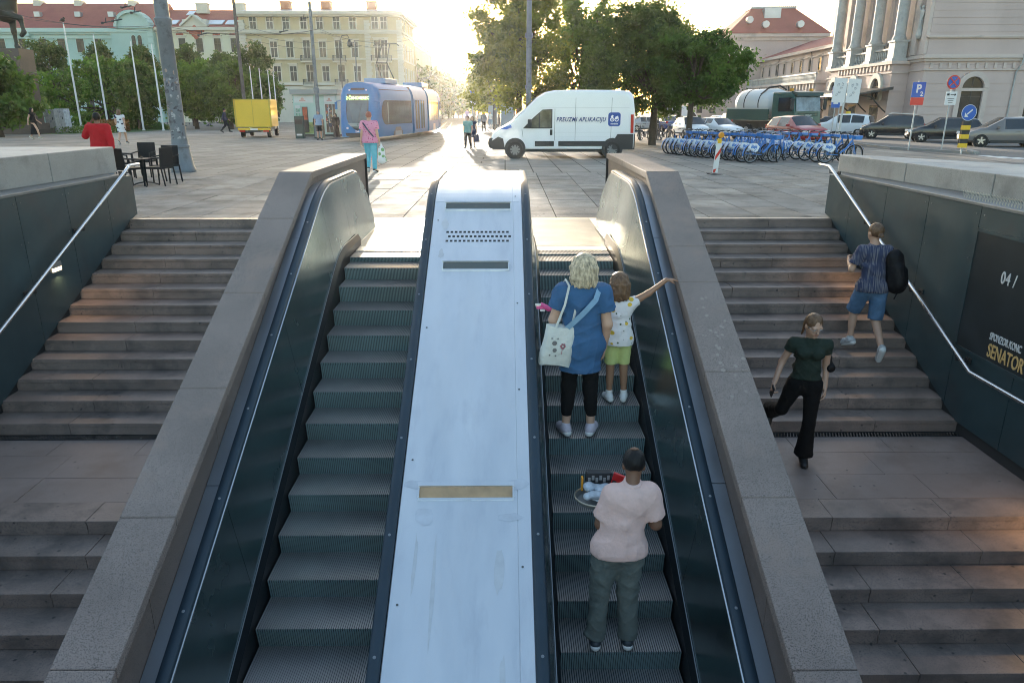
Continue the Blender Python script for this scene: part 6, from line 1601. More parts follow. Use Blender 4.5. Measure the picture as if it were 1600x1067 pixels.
# profile in (x forward, z): loft across y for rounded sides
def van_ring(y, ins):
    P = [(-2.97,.42),(-2.98,1.1),(-2.95,1.9),(-2.86,2.5),(-2.70,2.66),(-2.2,2.70),(-.5,2.71),(.35,2.69),(.72,2.62),(1.05,2.42),(1.55,1.95),(2.02,1.50),(2.30,1.32),(2.62,1.17),(2.86,.98),(2.96,.70),(2.94,.48),(2.8,.36),(-2.9,.36)]
    cx, cz = 0, 1.4
    return [(cx+(x-cx)*(1-ins*.05), y, cz+(z-cz)*(1-ins*.055)) for x, z in P]
m = MB(); ys_ = [(-1.02,1.6),(-1.015,.75),(-.97,.25),(-.85,.0),(0,-.03),(.85,0),(.97,.25),(1.015,.75),(1.02,1.6)]
m.loft([van_ring(y, i) for y, i in ys_]); m.build('body', white_p, van, smooth=45)
for sd in (1, -1):
    y = sd*1.021
    def pan(poly, name, mat_, d=.010, bevel=0):
        q = MB(); q.prism(poly, 'y', y-sd*.015, y+sd*d); return q.build(name, mat_, van, bevel=bevel)
    pan([(.42,1.20),(1.62,1.20),(1.20,1.62),(.82,1.94),(.42,1.96)], 'window_seal', black_p, .006)
    w_ = pan([(.47,1.24),(.92,1.24),(.92,1.83),(.82,1.91),(.47,1.92)], 'cab_window', glass_g, .012)
    pan([(.97,1.24),(1.52,1.24),(1.18,1.58),(.97,1.76)], 'quarter_window', glass_g, .012)
    pan([(-1.86,.50),(.16,.50),(.16,.70),(-1.86,.70)], 'side_moulding', black_p, .022)
    pan([(.34,.50),(1.12,.50),(1.12,.70),(.34,.70)], 'door_moulding', black_p, .022)
    pan([(-2.90,.36),(-2.02,.36),(-2.10,.72),(-2.25,.98),(-2.90,.98)], 'rear_bumper', black_p, .018)
    pan([(2.34,.36),(2.86,.36),(2.90,.70),(2.62,.88),(2.42,.80)], 'front_bumper_side', black_p, .016)
    pan([(-2.90,1.02),(-2.78,1.02),(-2.76,1.75),(-2.88,1.75)], 'tail_light', red_l, .014)
    for x in (.32, 1.72, -.52, -1.98):                         # door and panel gaps
        pan([(x-.006,.72),(x+.006,.72),(x+.006,1.98 if x > 0 else 2.40),(x-.006,1.98 if x > 0 else 2.40)] if x != 1.72 else [(1.60,.85),(1.612,.85),(1.66,1.18),(1.648,1.18)], 'panel_gap', groove, .0035)
    for z in (.86, 1.05, 2.02): pan([(-2.7,z-.006),(.30 if z < 1.9 else .9,z-.006),(.30 if z < 1.9 else .9,z+.006),(-2.7,z+.006)], 'body_crease', M('crease_grey', (.55,.56,.58), .4) if 'crease_grey' not in bpy.data.materials else bpy.data.materials['crease_grey'], .003)
    m = MB(); m.cbox((.46, y+sd*.02, 1.05), (.10,.03,.22)); m.build('door_handle', black_p, van, bevel=.01)
    m = MB(); m.cbox((1.34, y+sd*.14, 1.40), (.16,.20,.34)); m.cbox((1.34, y+sd*.03, 1.28), (.08,.12,.08)); m.build('mirror', black_p, van, bevel=.03)
    pan([(2.38,1.02),(2.78,.86),(2.80,.98),(2.48,1.22),(2.22,1.28)], 'headlight', lamp_glass, .008)
    pan([(2.10,1.34),(2.36,1.26),(2.56,1.17),(2.28,1.16),(2.06,1.24)], 'bonnet_stripe', M('van_blue_stripe', (.03,.12,.50), .3) if 'van_blue_stripe' not in bpy.data.materials else bpy.data.materials['van_blue_stripe'], .009)
    for x in (1.93, -2.02 if False else -2.06):
        q = MB(); q.lathe([(.001,sd*.70),(.43,sd*.70),(.43,sd*1.03),(.001,sd*1.028)], (x, 0, .40), 22, 'y'); q.build('wheel_arch', black_p, van)
        wheel(van, x, sd*.93, .345, .22, 9, van_rim, sd)
m = MB(); m.loft([[(x_+.012*(1 if x_ > 2 else 1), y, z) for x_, z in ((2.30,.36),(2.97,.42),(3.03,.62),(2.98,.82),(2.66,.86),(2.30,.60))] for y in (-1.0,-.9,0,.9,1.0)]); m.build('front_bumper', black_p, van, bevel=.04)
m = MB(); m.add([(1.10,-.82,2.39),(1.10,.82,2.39),(2.00,.90,1.53),(2.00,-.90,1.53)], [(0,3,2,1)]); m.add([(.0,0,0)], []); 
m2 = MB(); m2.add([(p[0]+.02, p[1], p[2]+.025) for p in m.v[:4]], [(0,3,2,1)]); m2.build('windscreen', glass_d, van)
m = MB(); m.box(-2.99, -2.93, -.95, .95, .36, .98); m.build('rear_bumper', black_p, van)
m = MB(); m.box(-2.5, 2.3, -.9, .9, .26, .37); m.build('underbody', black_p, van)
van.scale = (.975, .975, .965)
ink = M('van_navy_ink', (.02,.05,.20), .35); blue_lg = M('logo_blue', (.012,.07,.33), .3); logo_w = M('logo_white', (.85,.85,.86), .4)
lettering('van', ink, van, (-.74, 1.036, 1.55), rz=math.pi)
def rrect(cx, cz, w_, h, r, n=5):
    out = []
    for qx, qz, a0 in ((1,1,0),(-1,1,90),(-1,-1,180),(1,-1,270)):
        for i in range(n+1):
            a = R(a0+90*i/n); out.append((cx+qx*(w_/2-r)+r*math.cos(a), cz+qz*(h/2-r)+r*math.sin(a)))
    return out
m = MB(); m.prism(rrect(-2.10, 1.56, .50, .54, .10), 'y', 1.02, 1.034); lgo = m.build('logo', blue_lg, van)
m = MB()
for (x, z, r0, r1) in ((-2.19,1.555,.055,.085),(-2.01,1.575,.02,.035),(-2.01,1.555,.055,.085)):
    for k in range(16):
        a, b_ = 2*math.pi*k/16, 2*math.pi*(k+1)/16
        m.prism([(x+r0*math.cos(a), z+r0*math.sin(a)), (x+r1*math.cos(a), z+r1*math.sin(a)), (x+r1*math.cos(b_), z+r1*math.sin(b_)), (x+r0*math.cos(b_), z+r0*math.sin(b_))], 'y', 1.034, 1.038)
m.prism([(-2.01,1.60),(-2.07,1.70),(-2.0,1.74),(-1.95,1.66)], 'y', 1.034, 1.0385); m.prism([(-2.11,1.56),(-2.14,1.66),(-2.24,1.70),(-2.27,1.62),(-2.2,1.56)], 'y', 1.034, 1.0385)
m.build('logo_mark', logo_w, lgo)
lettering('nextbike', logo_w, van, (-2.10, 1.0385, 1.385), rz=math.pi)

# ---- articulated tram
tb = M('tram_blue', (.012,.15,.40), .5, var=(1.0,.05)); tdk = M('tram_gap_rubber', (.02,.022,.025), .7); td = paint('tram_roof_blue', (.05,.20,.42), .4)
p_f = gnd(560, 221.5)
tram = thing('tram', 'blue low floor tram with amber destination display turning onto the square', 'tram', (p_f.x, p_f.y, p_f.z), 0)
TW, TH = 1.33, 3.42
def tram_section(p0, p1, front=False, win=True, cut=None):
    "p0 front end, p1 rear end in the tram's frame"
    a, b_ = Vector(p0), Vector(p1); d = (b_-a); L = d.length; d.normalize(); rt_ = Vector((-d.y, d.x, 0))   # rt_ points to the side seen from the plaza
    def W(l, s, z): return tuple(a+d*l+rt_*s+Vector((0, 0, z)))
    prof = [(-.97,.28),(-1.0,.5),(-1.0,1.0),(-1.0,2.2),(-.97,2.75),(-.88,3.1),(-.70,3.36),(-.3,3.45),(.3,3.45),(.70,3.36),(.88,3.1),(.97,2.75),(1.0,2.2),(1.0,1.0),(1.0,.5),(.97,.28)]
    stn = [(0,1),(L,1)] if not front else [(-.02,.62),(.05,.76),(.2,.88),(.5,.965),(1.0,1.0),(L,1)]
    rings = []
    for l, k in stn:
        ring = []
        for s, z in prof:
            zz = z
            if front: l2 = l+max(0, .0)+(max(0, z-1.2)*.26-(max(0,z-2.9)*.1) + max(0, .9-z)*.05)*(1 if l < 1.0 else 0)*max(0, 1-l)
            else: l2 = l
            ring.append(W(l2, s*TW*k, zz))
        rings.append(ring)
    m = MB(); m.loft(rings); m.build('car_section', tb, tram, smooth=40)
    return W, L
segs = [((0,0,0), 6.9), ((0,0,0), 4.2), ((0,0,0), 7.0), ((0,0,0), 3.6), ((0,0,0), 6.0)]
hd = [79, 83, 89, 93, 95]; cur = Vector((0,0,0)); info = []
for i, ((_, L), h) in enumerate(zip(segs, hd)):
    d = Vector((math.cos(R(h)), math.sin(R(h)), 0)); e = cur+d*L
    W, LL = tram_section(cur, e, front=(i == 0)); info.append((W, LL, d))
    if i < 4:
        e2 = e+d*.40; m = MB(); rt_ = Vector((-d.y, d.x, 0))
        for q in range(5): 
            c = e+d*(.04+q*.08); m.cbox((c.x, c.y, 1.85), (2.1, .05, 2.95), rz=math.atan2(rt_.y, rt_.x))
        m.build('bellows', tdk, tram); cur = e2
rt_sign = -1
def side_panel(W, poly, name, mat_, s=-1, d0=-.01, d1=.012, kids_=None):
    "poly in (l, z) on the side wall"
    m = MB(); n = len(poly); vs = [W(l, s*(TW+d0), z) for l, z in poly]+[W(l, s*(TW+d1), z) for l, z in poly]
    fs = [tuple(range(n)), tuple(range(2*n-1, n-1, -1))]+[(i, n+i, n+(i+1)%n, (i+1)%n) for i in range(n)]
    m.add(vs, fs); return m.build(name, mat_, tram)
def rrl(l0, l1, z0, z1, rl, rr_=.06, n=6):
    out = []
    for (cx, cz, r, a0) in ((l1-rr_, z1-rr_, rr_, 0), (l0+rl, z1-rl, rl, 90), (l0+rl, z0+rl, rl, 180), (l1-rr_, z0+rr_, rr_, 270)):
        for i in range(n+1): a = R(a0+90*i/n); out.append((cx+r*math.cos(a), cz+r*math.sin(a)))
    return out
tglass = M('tram_window', (.028,.034,.034), .08, spec=.5, var=(.9,.7)); pale_in = M('tram_interior', (.35,.38,.36), .6)
for s in (-1, 1):
    W, L, _ = info[0]
    side_panel(W, rrl(.85, 6.75, .98, 2.42, .70), 'side_window', tglass, s, -.01, .012)
    for i in range(10):
        l = 1.6+i*.52; side_panel(W, [(l-.012,1.0),(l+.012,1.0),(l+.012,2.4),(l-.012,2.4)], 'window_joint', tdk, s, .012, .016)
    side_panel(W, [(1.9,1.05),(2.05,1.05),(2.05,2.3),(1.9,2.3)], 'grab_pole', pale_in, s, .0125, .0165)
    side_panel(W, [(.9,3.02),(6.7,3.02),(6.7,3.06),(.9,3.06)], 'roof_line', tdk, s, -.22, -.12)
    side_panel(W, [(2.9,.28),(4.7,.28),(4.7,.52),(4.45,.62),(4.3,.80),(3.35,.80),(3.2,.62),(2.9,.52)], 'bogie_cover', M('bogie_grey', (.10,.11,.12), .6) if 'bogie_grey' not in bpy.data.materials else bpy.data.materials['bogie_grey'], s, -.2, .014)
    side_panel(W, [(3.1,.30),(4.5,.30),(4.4,.56),(3.2,.56)], 'bogie_frame', M('bogie_light', (.30,.36,.42), .5) if 'bogie_light' not in bpy.data.materials else bpy.data.materials['bogie_light'], s, .014, .03)
    for k in (1, 2, 3, 4):
        W, L, _ = info[k]
        if k % 2:
            for l0 in (.35, 1.95): 
                side_panel(W, [(l0,.42),(l0+1.3,.42),(l0+1.3,2.55),(l0,2.55)], 'door', tb, s, -.01, .010)
                for j in (0, 1): side_panel(W, [(l0+.06+j*.65,.55),(l0+.59+j*.65,.55),(l0+.59+j*.65,2.45),(l0+.06+j*.65,2.45)], 'door_glass', tglass, s, .010, .014)
        else:
            n_ = 4
            for j in range(n_): side_panel(W, [(.2+j*(L-.3)/n_,1.0),(.2+(j+.94)*(L-.3)/n_,1.0),(.2+(j+.94)*(L-.3)/n_,2.42),(.2+j*(L-.3)/n_,2.42)], 'side_window', tglass, s, -.01, .012)
            side_panel(W, [(L/2-.8,.3),(L/2+.8,.3),(L/2+.7,.75),(L/2-.7,.75)], 'bogie_cover', bpy.data.materials['bogie_light'], s, -.1, .014)
    W, L, _ = info[-1]
W, L, _ = info[0]
def fr(s, z, o=0): 
    k = .62+.0*z; return W(-.045-o+max(0, z-1.2)*.26-max(0,z-2.9)*.1+max(0,.9-z)*.05+ (abs(s)/TW)**4*.02, s, z)
def face(poly, name, mat_, o=0.0, parent=None, n=1):
    m = MB(); m.add([fr(s, z, o) for s, z in poly], [tuple(range(len(poly)))]); m.add([fr(s, z, o-.05) for s, z in poly], [tuple(range(len(poly)-1,-1,-1))]); N_ = len(poly)
    m.f += [(i, (i+1)%N_, N_+(i+1)%N_, N_+i) for i in range(N_)]; m.m += [0]*N_
    return m.build(name, mat_, parent or tram)
shield = [(-.70,2.78),(.70,2.78),(.72,1.9),(.66,1.35),(.48,.98),(.22,.76),(0,.66),(-.22,.76),(-.48,.98),(-.66,1.35),(-.72,1.9)]
face(shield, 'windscreen_seal', tdk, .02); ws = face([(s*.94, 1.75+(z-1.75)*.955) for s, z in shield], 'windscreen', M('tram_windscreen', (.035,.05,.06), .08, spec=.9, var=(1.2,.5)), .03)
face([(-.62,2.72),(.62,2.72),(.62,2.36),(-.62,2.36)], 'display_box', black_p, .045)
disp = M('led_green', (.25,.5,.12), .5, emit=((.55,1.0,.30), .9))
lo = lettering('line', disp, tram, fr(-.02, 2.54, .058)); lo.rotation_euler = (R(-12), 0, R(79-90))
face([(-.62,1.10),(.62,1.10),(.40,.90),(-.40,.90)], 'dashboard', M('dash_grey', (.25,.30,.31), .6), .034)
m = MB(); m.tube([fr(-.05,.95,.06), fr(-.28,2.2,.06)], .016, 5); m.build('wiper', black_p, tram)
face([(-.80,.52),(.80,.52),(.74,.34),(.45,.26),(-.45,.26),(-.74,.34)], 'bumper_intake', tdk, .02)
face([(-.45,3.12),(.45,3.12),(.42,3.0),(-.42,3.0)], 'vent', tdk, .02)
for s in (-1, 1):
    hl = M('tram_headlight', (.8,.8,.8), .2, emit=((1,.88,.75), 3.0)) if 'tram_headlight' not in bpy.data.materials else bpy.data.materials['tram_headlight']
    pts = [(s*.64+.07*math.cos(a), .80+.07*math.sin(a)) for a in [2*math.pi*k/10 for k in range(10)]]; face(pts, 'headlight', hl if s < 0 else lamp_glass, .025)
    face([(s*.55+.05*math.cos(a), 3.0+.04*math.sin(a)) for a in [2*math.pi*k/8 for k in range(8)]], 'marker_light', lamp_glass, .025)
    m = MB(); p = W(.25, s*1.42, 2.1); m.cbox(p, (.14,.12,.42)); m.tube([W(.35, s*1.05, 2.4), W(.28, s*1.42, 2.35)], .03, 6); m.build('mirror', tb, tram, bevel=.03)
lettering('tramno', logo_w, tram, fr(0, .6, .03)).rotation_euler = (0, 0, R(79-90))
# roof equipment and pantograph
W1 = info[0][0]; m = MB(); c = W1(4.6, 0, 3.6); m.cbox(c, (1.5, 2.4, .35), rz=R(79-90)); m.build('roof_unit', td, tram, bevel=.05)
W2 = info[2][0]; m = MB(); m.cbox(W2(3,0,3.6), (1.5,4,.35), rz=R(89-90)); m.build('roof_unit', td, tram, bevel=.05)
m = MB(); b0 = Vector(W1(6.0, 0, 3.5)); 
for s in (-.45, .45): m.tube([W1(6.3, s, 3.55), W1(4.9, s*.8, 4.75), W1(5.9, s*.6, 5.95)], .035, 6)
m.tube([W1(5.9,-.9,5.85), W1(5.9,-.75,5.98), W1(5.9,.75,5.98), W1(5.9,.9,5.85)], .03, 6); m.tube([W1(4.9,-.4,4.75), W1(4.9,.4,4.75)], .03, 6); m.tube([W1(6.3,-.5,3.55), W1(6.3,.5,3.55)], .05, 6)
m.build('pantograph', dark_pole, tram)
tram.scale = (1.02, 1.02, 1.04)
# ---- yellow box truck
yt = thing('box_truck', 'small lorry with a yellow box body parked on the left of the square', 'truck', gnd(405, 214), R(98))
yel = paint('lorry_yellow', (.74,.47,.02), .4); m = MB(); m.box(-1.6, 1.5, -1.30, 1.30, .78, 2.72); m.build('box_body', yel, yt, bevel=.04)
m = MB(); 
for s in (-1,1): m.box(-1.63, -1.58, s*1.24-.06, s*1.24+.06, .78, 2.72)
m.box(-1.63, -1.58, -1.3, 1.3, 2.66, 2.74); m.box(-1.63, -1.58, -1.3, 1.3, .76, .84); m.box(-1.625, -1.6, -.012, .012, .84, 2.66); m.build('box_frame', paint('frame_yellow', (.52,.36,.03), .5), yt)
m = MB(); m.box(-1.75, -1.55, -1.15, 1.15, .55, .72); m.build('tail_board', yel, yt)
m = MB(); m.box(-1.74, 2.6, -.45, .45, .42, .70); m.build('chassis', black_p, yt)
m = MB(); m.prism([(1.62,.5),(3.3,.5),(3.35,1.2),(2.95,1.4),(2.4,2.15),(1.62,2.2)], 'y', -1.0, 1.0); m.build('cab', white_p, yt, bevel=.06)
for s in (-1, 1):
    m = MB(); m.cbox((-1.72, s*.85, .50), (.06,.40,.14)); m.build('tail_light', red_l, yt)
    for x in (-.95, 2.5): wheel(yt, x, s*.95, .36, .24, 5, None, s)
    m = MB(); m.cbox((2.5, s*1.2, 1.6), (.1,.2,.35)); m.build('mirror', black_p, yt)
m = MB(); m.box(-1.79, -1.75, -.26, .26, .56, .68); m.build('number_plate', plate_m, yt)

# ---- green tanker truck
gt = thing('tanker_truck', 'dark green lorry with a white tank behind its cab in front of the station', 'truck', gnd(1250, 217), R(-68))
gt.scale = (.97, .97, .97)
grn = paint('lorry_green', (.008,.075,.065), .3); grd = M('lorry_dark_green', (.01,.04,.04), .4)
# local +x forward
m = MB(); m.prism([(-1.9,.75),(.35,.75),(.5,1.1),(.42,1.95),(.22,3.05),(-.1,3.25),(-1.9,3.25)], 'y', -1.25, 1.25); m.build('cab', grn, gt, bevel=.10)
m = MB(); m.add([(.46,-1.12,1.92),(.46,1.12,1.92),(.28,1.08,2.92),(.28,-1.08,2.92)], [(0,1,2,3)]); w_ = MB(); w_.add([(p[0]+.03,p[1],p[2]) for p in m.v], m.f); w_.build('windscreen', M('lorry_windscreen', (.12,.16,.19), .08, spec=.9, var=(1.5,.6)), gt)
m = MB(); m.prism([(-.05,3.18),(.55,2.95),(.5,3.2),(-.05,3.3)], 'y', -1.2, 1.2); m.build('sun_visor', grd, gt)
m = MB(); m.box(.47, .56, -1.1, 1.1, .5, 1.05); m.build('front_bumper', grd, gt, bevel=.03)
m = MB()
for z in (1.62, 1.78): m.box(.47, .50, -.9, .9, z-.03, z+.03)
m.build('grille', grd, gt)
for s in (-1, 1):
    m = MB(); m.prism([(-1.2,1.9),(.25,1.9),(.12,2.85),(-1.2,2.85)], 'y', s*1.252, s*1.262); m.build('side_window', glass_d, gt)
    m = MB(); m.cbox((.45, s*1.5, 2.4), (.12,.28,.75)); m.cbox((.3, s*1.36, 2.7), (.1,.4,.06)); m.build('mirror', black_p, gt, bevel=.03)
    m = MB(); m.cbox((.54, s*.9, .78), (.06,.36,.18)); m.build('headlight', lamp_glass, gt)
    m = MB(); m.cbox((-.4, s*.9, 3.38), (.2,.2,.2)); m.build('beacon', amber_l, gt)
    for x in (-.6, -4.6, -5.9): wheel(gt, x, s*1.02, .50, .30, 8, alloy, s)
    m = MB(); m.box(-7.0, -2.2, s*1.2-.04, s*1.2+.04, 1.25, 2.05); m.box(-7.0, -2.2, s*1.24-.03, s*1.24+.04, 1.55, 1.62); m.build('side_board', grn, gt)
    m = MB(); m.box(-7.02, -2.18, s*1.21-.06, s*1.21+.06, 2.05, 2.15); m.build('board_rail', M('pale_rail', (.5,.53,.5), .5) if 'pale_rail' not in bpy.data.materials else bpy.data.materials['pale_rail'], gt)
m = MB(); m.box(-7, .2, -.5, .5, .7, 1.2); m.build('chassis', black_p, gt)
m = MB(); m.lathe([(.001,-6.6),(.6,-6.55),(1.0,-6.3),(1.08,-5.9),(1.08,-2.9),(.95,-2.4),(.55,-2.1),(.001,-2.05)], (0, 0, 2.45), 26, 'x'); tk = m.build('tank', M('tank_white', (.66,.67,.66), .35), gt, smooth=50)
m = MB(); 
for x in (-5.2, -3.6): m.lathe([(1.09,x-.05),(1.10,x-.04),(1.10,x+.04),(1.09,x+.05)], (0,0,2.45), 26, 'x')
m.build('tank_strap', black_p, tk)
m = MB(); m.tube([(-3.6,-.9,3.1),(-3.2,-.5,3.6),(-2.4,-.2,3.7),(-1.9,0,3.4)], .06, 6); m.build('hose', black_p, tk)
lettering('iveco', M('lorry_letter', (.5,.52,.52), .4), gt, (.515, 0, 1.42), rz=math.pi/2); lettering('truckname', bpy.data.materials['lorry_letter'], gt, (.515, .0, 1.64), rz=math.pi/2)

# ---- share bicycles
bblue = paint('bike_blue', (.045,.20,.55), .3); bwhite = M('bike_panel_white', (.70,.74,.80), .4); rimm = M('bike_rim', (.30,.31,.32), .35, .6); spk = M('spoke_metal', (.35,.36,.37), .4, .7)
def bicycle(label, group, frame_m, panel=True, basket=True):
    root = thing('bicycle', label, 'bicycle', (0,0,0), 0, group); r = .33
    for x, nm in ((-.52, 'rear'), (.55, 'front')):
        m = MB(); m.ring((0,0,0), r-.02, .024, 'y', 20, 5); w_ = m.build('wheel', tyre_m, root, (x, 0, r), smooth=60)
        m = MB(); m.ring((0,0,0), r-.05, .016, 'y', 18, 4); m.lathe([(.001,-.03),(.035,-.03),(.035,.03),(.001,.03)], n=8, ax='y'); m.build('rim', rimm, w_)
        m = MB()
        for k in range(8):
            a = k*math.pi/4+.2; m.tube([(.03*math.cos(a), .012*(-1)**k, .03*math.sin(a)), ((r-.06)*math.cos(a), 0, (r-.06)*math.sin(a))], .0035, 3, cap=False)
        m.build('spokes', spk, w_)
    m = MB(); f = lambda *p, rr=.021: m.tube(p, rr, 6)
    f((-.08,0,.30), (-.22,0,.80)); f((-.08,0,.30), (.20,0,.52), (.40,0,.82), rr=.034); f((.36,0,.98), (.47,0,.62)); f((-.52,.06,r), (-.08,.04,.30), rr=.014); f((-.52,-.06,r), (-.08,-.04,.30), rr=.014)
    f((-.52,.06,r), (-.19,.03,.68), rr=.012); f((-.52,-.06,r), (-.19,-.03,.68), rr=.012); f((.46,.055,.64), (.55,.06,r), rr=.015); f((.46,-.055,.64), (.55,-.06,r), rr=.015)
    m.build('frame', frame_m, root, smooth=60)
    m = MB(); m.tube([(-.22,0,.80),(-.245,0,.90)], .014, 6); m.loft([[(-.38+.02*0, s, z) for s, z in ((-.085,.90),(0,.945),(.085,.90),(0,.885))], [(-.25, s, z) for s, z in ((-.07,.90),(0,.935),(.07,.90),(0,.885))], [(-.12, s, z) for s, z in ((-.02,.90),(0,.92),(.02,.90),(0,.89))]]); m.build('saddle', black_p, root, smooth=50)
    m = MB(); m.tube([(.36,0,.98),(.33,0,1.06)], .016, 6); m.tube([(.12,.30,1.04),(.26,.27,1.08),(.36,.10,1.06),(.36,-.10,1.06),(.26,-.27,1.08),(.12,-.30,1.04)], .014, 6); m.build('handlebar', M('bar_grey', (.30,.31,.32), .4, .5) if 'bar_grey' not in bpy.data.materials else bpy.data.materials['bar_grey'], root, smooth=60)
    m = MB()
    for s in (-1, 1): m.tube([(.25,s*.272,1.08),(.11,s*.302,1.04)], .019, 6)
    m.build('grip', black_p, root)
    m = MB(); m.lathe([(.001,-.03),(.09,-.03),(.09,-.02),(.001,-.02)], (-.08, 0, .30), 12, 'y'); m.tube([(-.08,-.06,.30),(.03,-.07,.18)], .011, 5); m.tube([(-.08,.06,.30),(-.19,.07,.42)], .011, 5); m.cbox((.04,-.10,.17),(.09,.07,.02)); m.cbox((-.20,.10,.43),(.09,.07,.02)); m.build('crank', black_p, root)
    for x in (-.52, .55):
        m = MB(); n = 9; a0, a1 = (R(10), R(190)) if x < 0 else (R(25), R(150))
        rings = [[(x+(r+.03)*math.cos(a0+(a1-a0)*i/n), s, r+(r+.03)*math.sin(a0+(a1-a0)*i/n)) for s in (-.03,.03)] for i in range(n+1)]
        m.loft(rings, cap=False, closed=False); m.build('mudguard', frame_m if panel else black_p, root)
    if panel:
        for s in (-1, 1):
            m = MB(); m.prism([(-.74,.56),(-.62,.69),(-.34,.70),(-.20,.58),(-.28,.42),(-.40,.40)], 'y', s*.045, s*.052); pn = m.build('skirt_guard', bwhite, root)
            t = lettering('bajs', bblue, pn, (-.47, s*.056, .59), rz=math.pi if s > 0 else 0); 
    if basket:
        m = MB(); m.prism([(.44,.84),(.66,.84),(.70,.98),(.42,.98)], 'y', -.14, .14); m.build('basket', frame_m if panel else black_p, root)
    m = MB(); m.tube([(-.10,.05,.28),(-.16,.16,.02)], .01, 5); m.build('kickstand', black_p, root)
    return root
def place_bike(src, x, y, rz, label=None, group=None, first=False):
    o = src if first else copy_tree(src)
    o.location = (x, y, zg(y)); o.rotation_euler = (R(random.uniform(-4, 4)), 0, rz)
    if label: o['label'] = label
    if group: o['group'] = group
    return o
NTH = ('first', 'second', 'third', 'fourth', 'fifth', 'sixth', 'seventh', 'eighth', 'ninth', 'tenth', 'eleventh', 'twelfth', 'thirteenth', 'fourteenth', 'fifteenth', 'sixteenth')
random.seed(11)
bk = bicycle('blue share bicycle with a white rear panel in the left row', 'blue share bicycles of the left row', bblue)
for i in range(16):
    t = i/15; a = Vector((7.35, 33.6)); b_ = Vector((9.0, 27.2)); p = a.lerp(b_, t)
    place_bike(bk, p.x+.45+random.uniform(-.08,.08), p.y+random.uniform(-.06,.06), R(16+random.uniform(-6, 6)), '%s blue share bicycle from the far end of the left row' % NTH[i], first=(i == 0))
for i in range(6):
    t = i/5; p = Vector((10.6, 33.4)).lerp(Vector((10.4, 28.0)), t)
    place_bike(bk, p.x, p.y, R(-112+random.uniform(-14, 14)), '%s from the far end of the blue bicycles facing the viewer between the rows' % NTH[i], 'blue share bicycles between the rows')
for i in range(11):
    t = i/10; p = Vector((11.4, 34.6)).lerp(Vector((12.15, 26.9)), t)
    place_bike(bk, p.x+random.uniform(-.1,.1), p.y, R(8+random.uniform(-6, 6)), '%s blue share bicycle from the far end of the right row' % NTH[i], 'blue share bicycles of the right row')
gk = bicycle('old grey bicycle locked near the leaning trunk', 'old bicycles under the trees', M('grey_bike_paint', (.10,.10,.10), .4), False, False)
for i in range(7):
    p = gnd(1000+i*7.5, 219); place_bike(gk, p.x, p.y, R(60+random.uniform(-25, 25)), '%s old grey bicycle from the left by the leaning trunk' % NTH[i], first=(i == 0))
db_ = bicycle('black bicycle leaning at the signpost beside the right ledge', None, black_p, False, False)
p = gnd(1306, 254); place_bike(db_, p.x, p.y, R(20), first=True)
# ------------------------------------------------------------------ street furniture
# big lamp post with sticker remains
lp = gnd(287, 268); lt = .0
root = thing('lamp_post', 'thick grey blue lamp post with torn stickers beside the cafe chairs', 'lamp post', lp)
m = MB(); m.lathe([(.37,0),(.38,.05),(.36,.12),(.33,.20),(.265,.72),(.285,.74),(.285,.80),(.255,.82),(.235,1.0)], n=20); m.build('base', pole_m, root, smooth=40)
m = MB(); m.lathe([(.225,.9),(.205,4.18),(.235,4.22),(.235,4.30),(.25,4.33),(.25,4.38),(.20,4.42),(.155,11)], n=20); po = m.build('pole', pole_m, root, smooth=40)
stk = [M('torn_paper_%d' % i, c, .8, var=(14,.5)) for i, c in enumerate(((.34,.35,.37), (.20,.21,.24), (.10,.10,.12), (.30,.24,.21)))]
rn = random.Random(4)
for i in range(64):
    a = rn.uniform(-2.6, -.5)+.25; z = rn.uniform(.95, 2.75) if i > 6 else rn.uniform(2.4, 3.0); hw, hh = rn.uniform(.02,.075)/.22, rn.uniform(.02,.08); rr_ = .231-.0065*(z-.9)+.0006*i*.05
    pts = []
    for k in range(7):
        t = 2*math.pi*k/7; q = rn.uniform(.6, 1.1); pts.append((a+hw*math.cos(t)*q, z+hh*math.sin(t)*q))
    m = MB(); m.add([(rr_*math.cos(u), rr_*math.sin(u), v) for u, v in pts], [tuple(range(7))]); m.add([((rr_-.004)*math.cos(u), (rr_-.004)*math.sin(u), v) for u, v in pts], [tuple(range(6,-1,-1))])
    m.build('sticker', stk[rn.choice((0,0,1,1,2,2,3))], root)
for z in (3.2, 3.95, 1.6):
    pass
def pole(name, label, px, py, r, h, mat, group=None, extra=None, dep=None, cat='pole'):
    p = gnd(px, py) if dep is None else at(px, py, dep)
    if dep is not None: p.z = zg(p.y)
    root = thing(name, label, cat, p, 0, group)
    m = MB(); m.lathe([(r*1.5,0),(r*1.5,.25),(r,.3),(r*.75,h),(r*.4,h+.06)], n=12); m.build('shaft', mat, root, smooth=40)
    return root
t = pole('tram_mast', 'tall grey mast rising behind the white van', 825.5, 228, .155, 13, pole_m); m = MB(); m.lathe([(.19,5.55),(.21,5.6),(.21,5.75),(.19,5.8)], n=12); m.build('collar', pole_m, t)
m = MB(); m.lathe([(.19,3.0),(.2,3.05),(.2,3.15),(.16,3.2)], n=12); m.build('collar', pole_m, t)
m2 = pole('tram_mast', 'grey mast standing at the corner of the kiosk', 500, 214, .16, 9.4, pole_m); m = MB(); m.lathe([(.2,3.2),(.22,3.3),(.22,3.5),(.16,3.6)], n=12); m.build('collar', pole_m, m2)
m3 = pole('wooden_pole', 'weathered dark pole behind the yellow truck', 387, 208, .17, 12, wood_pole)
m4 = pole('tram_mast', 'dark slim mast above the trees behind the van', 1027, 213, .09, 13, dark_pole)
m5 = pole('tram_mast', 'slim mast in front of the yellow corner block', 563, 206, .07, 8.2, pole_m)
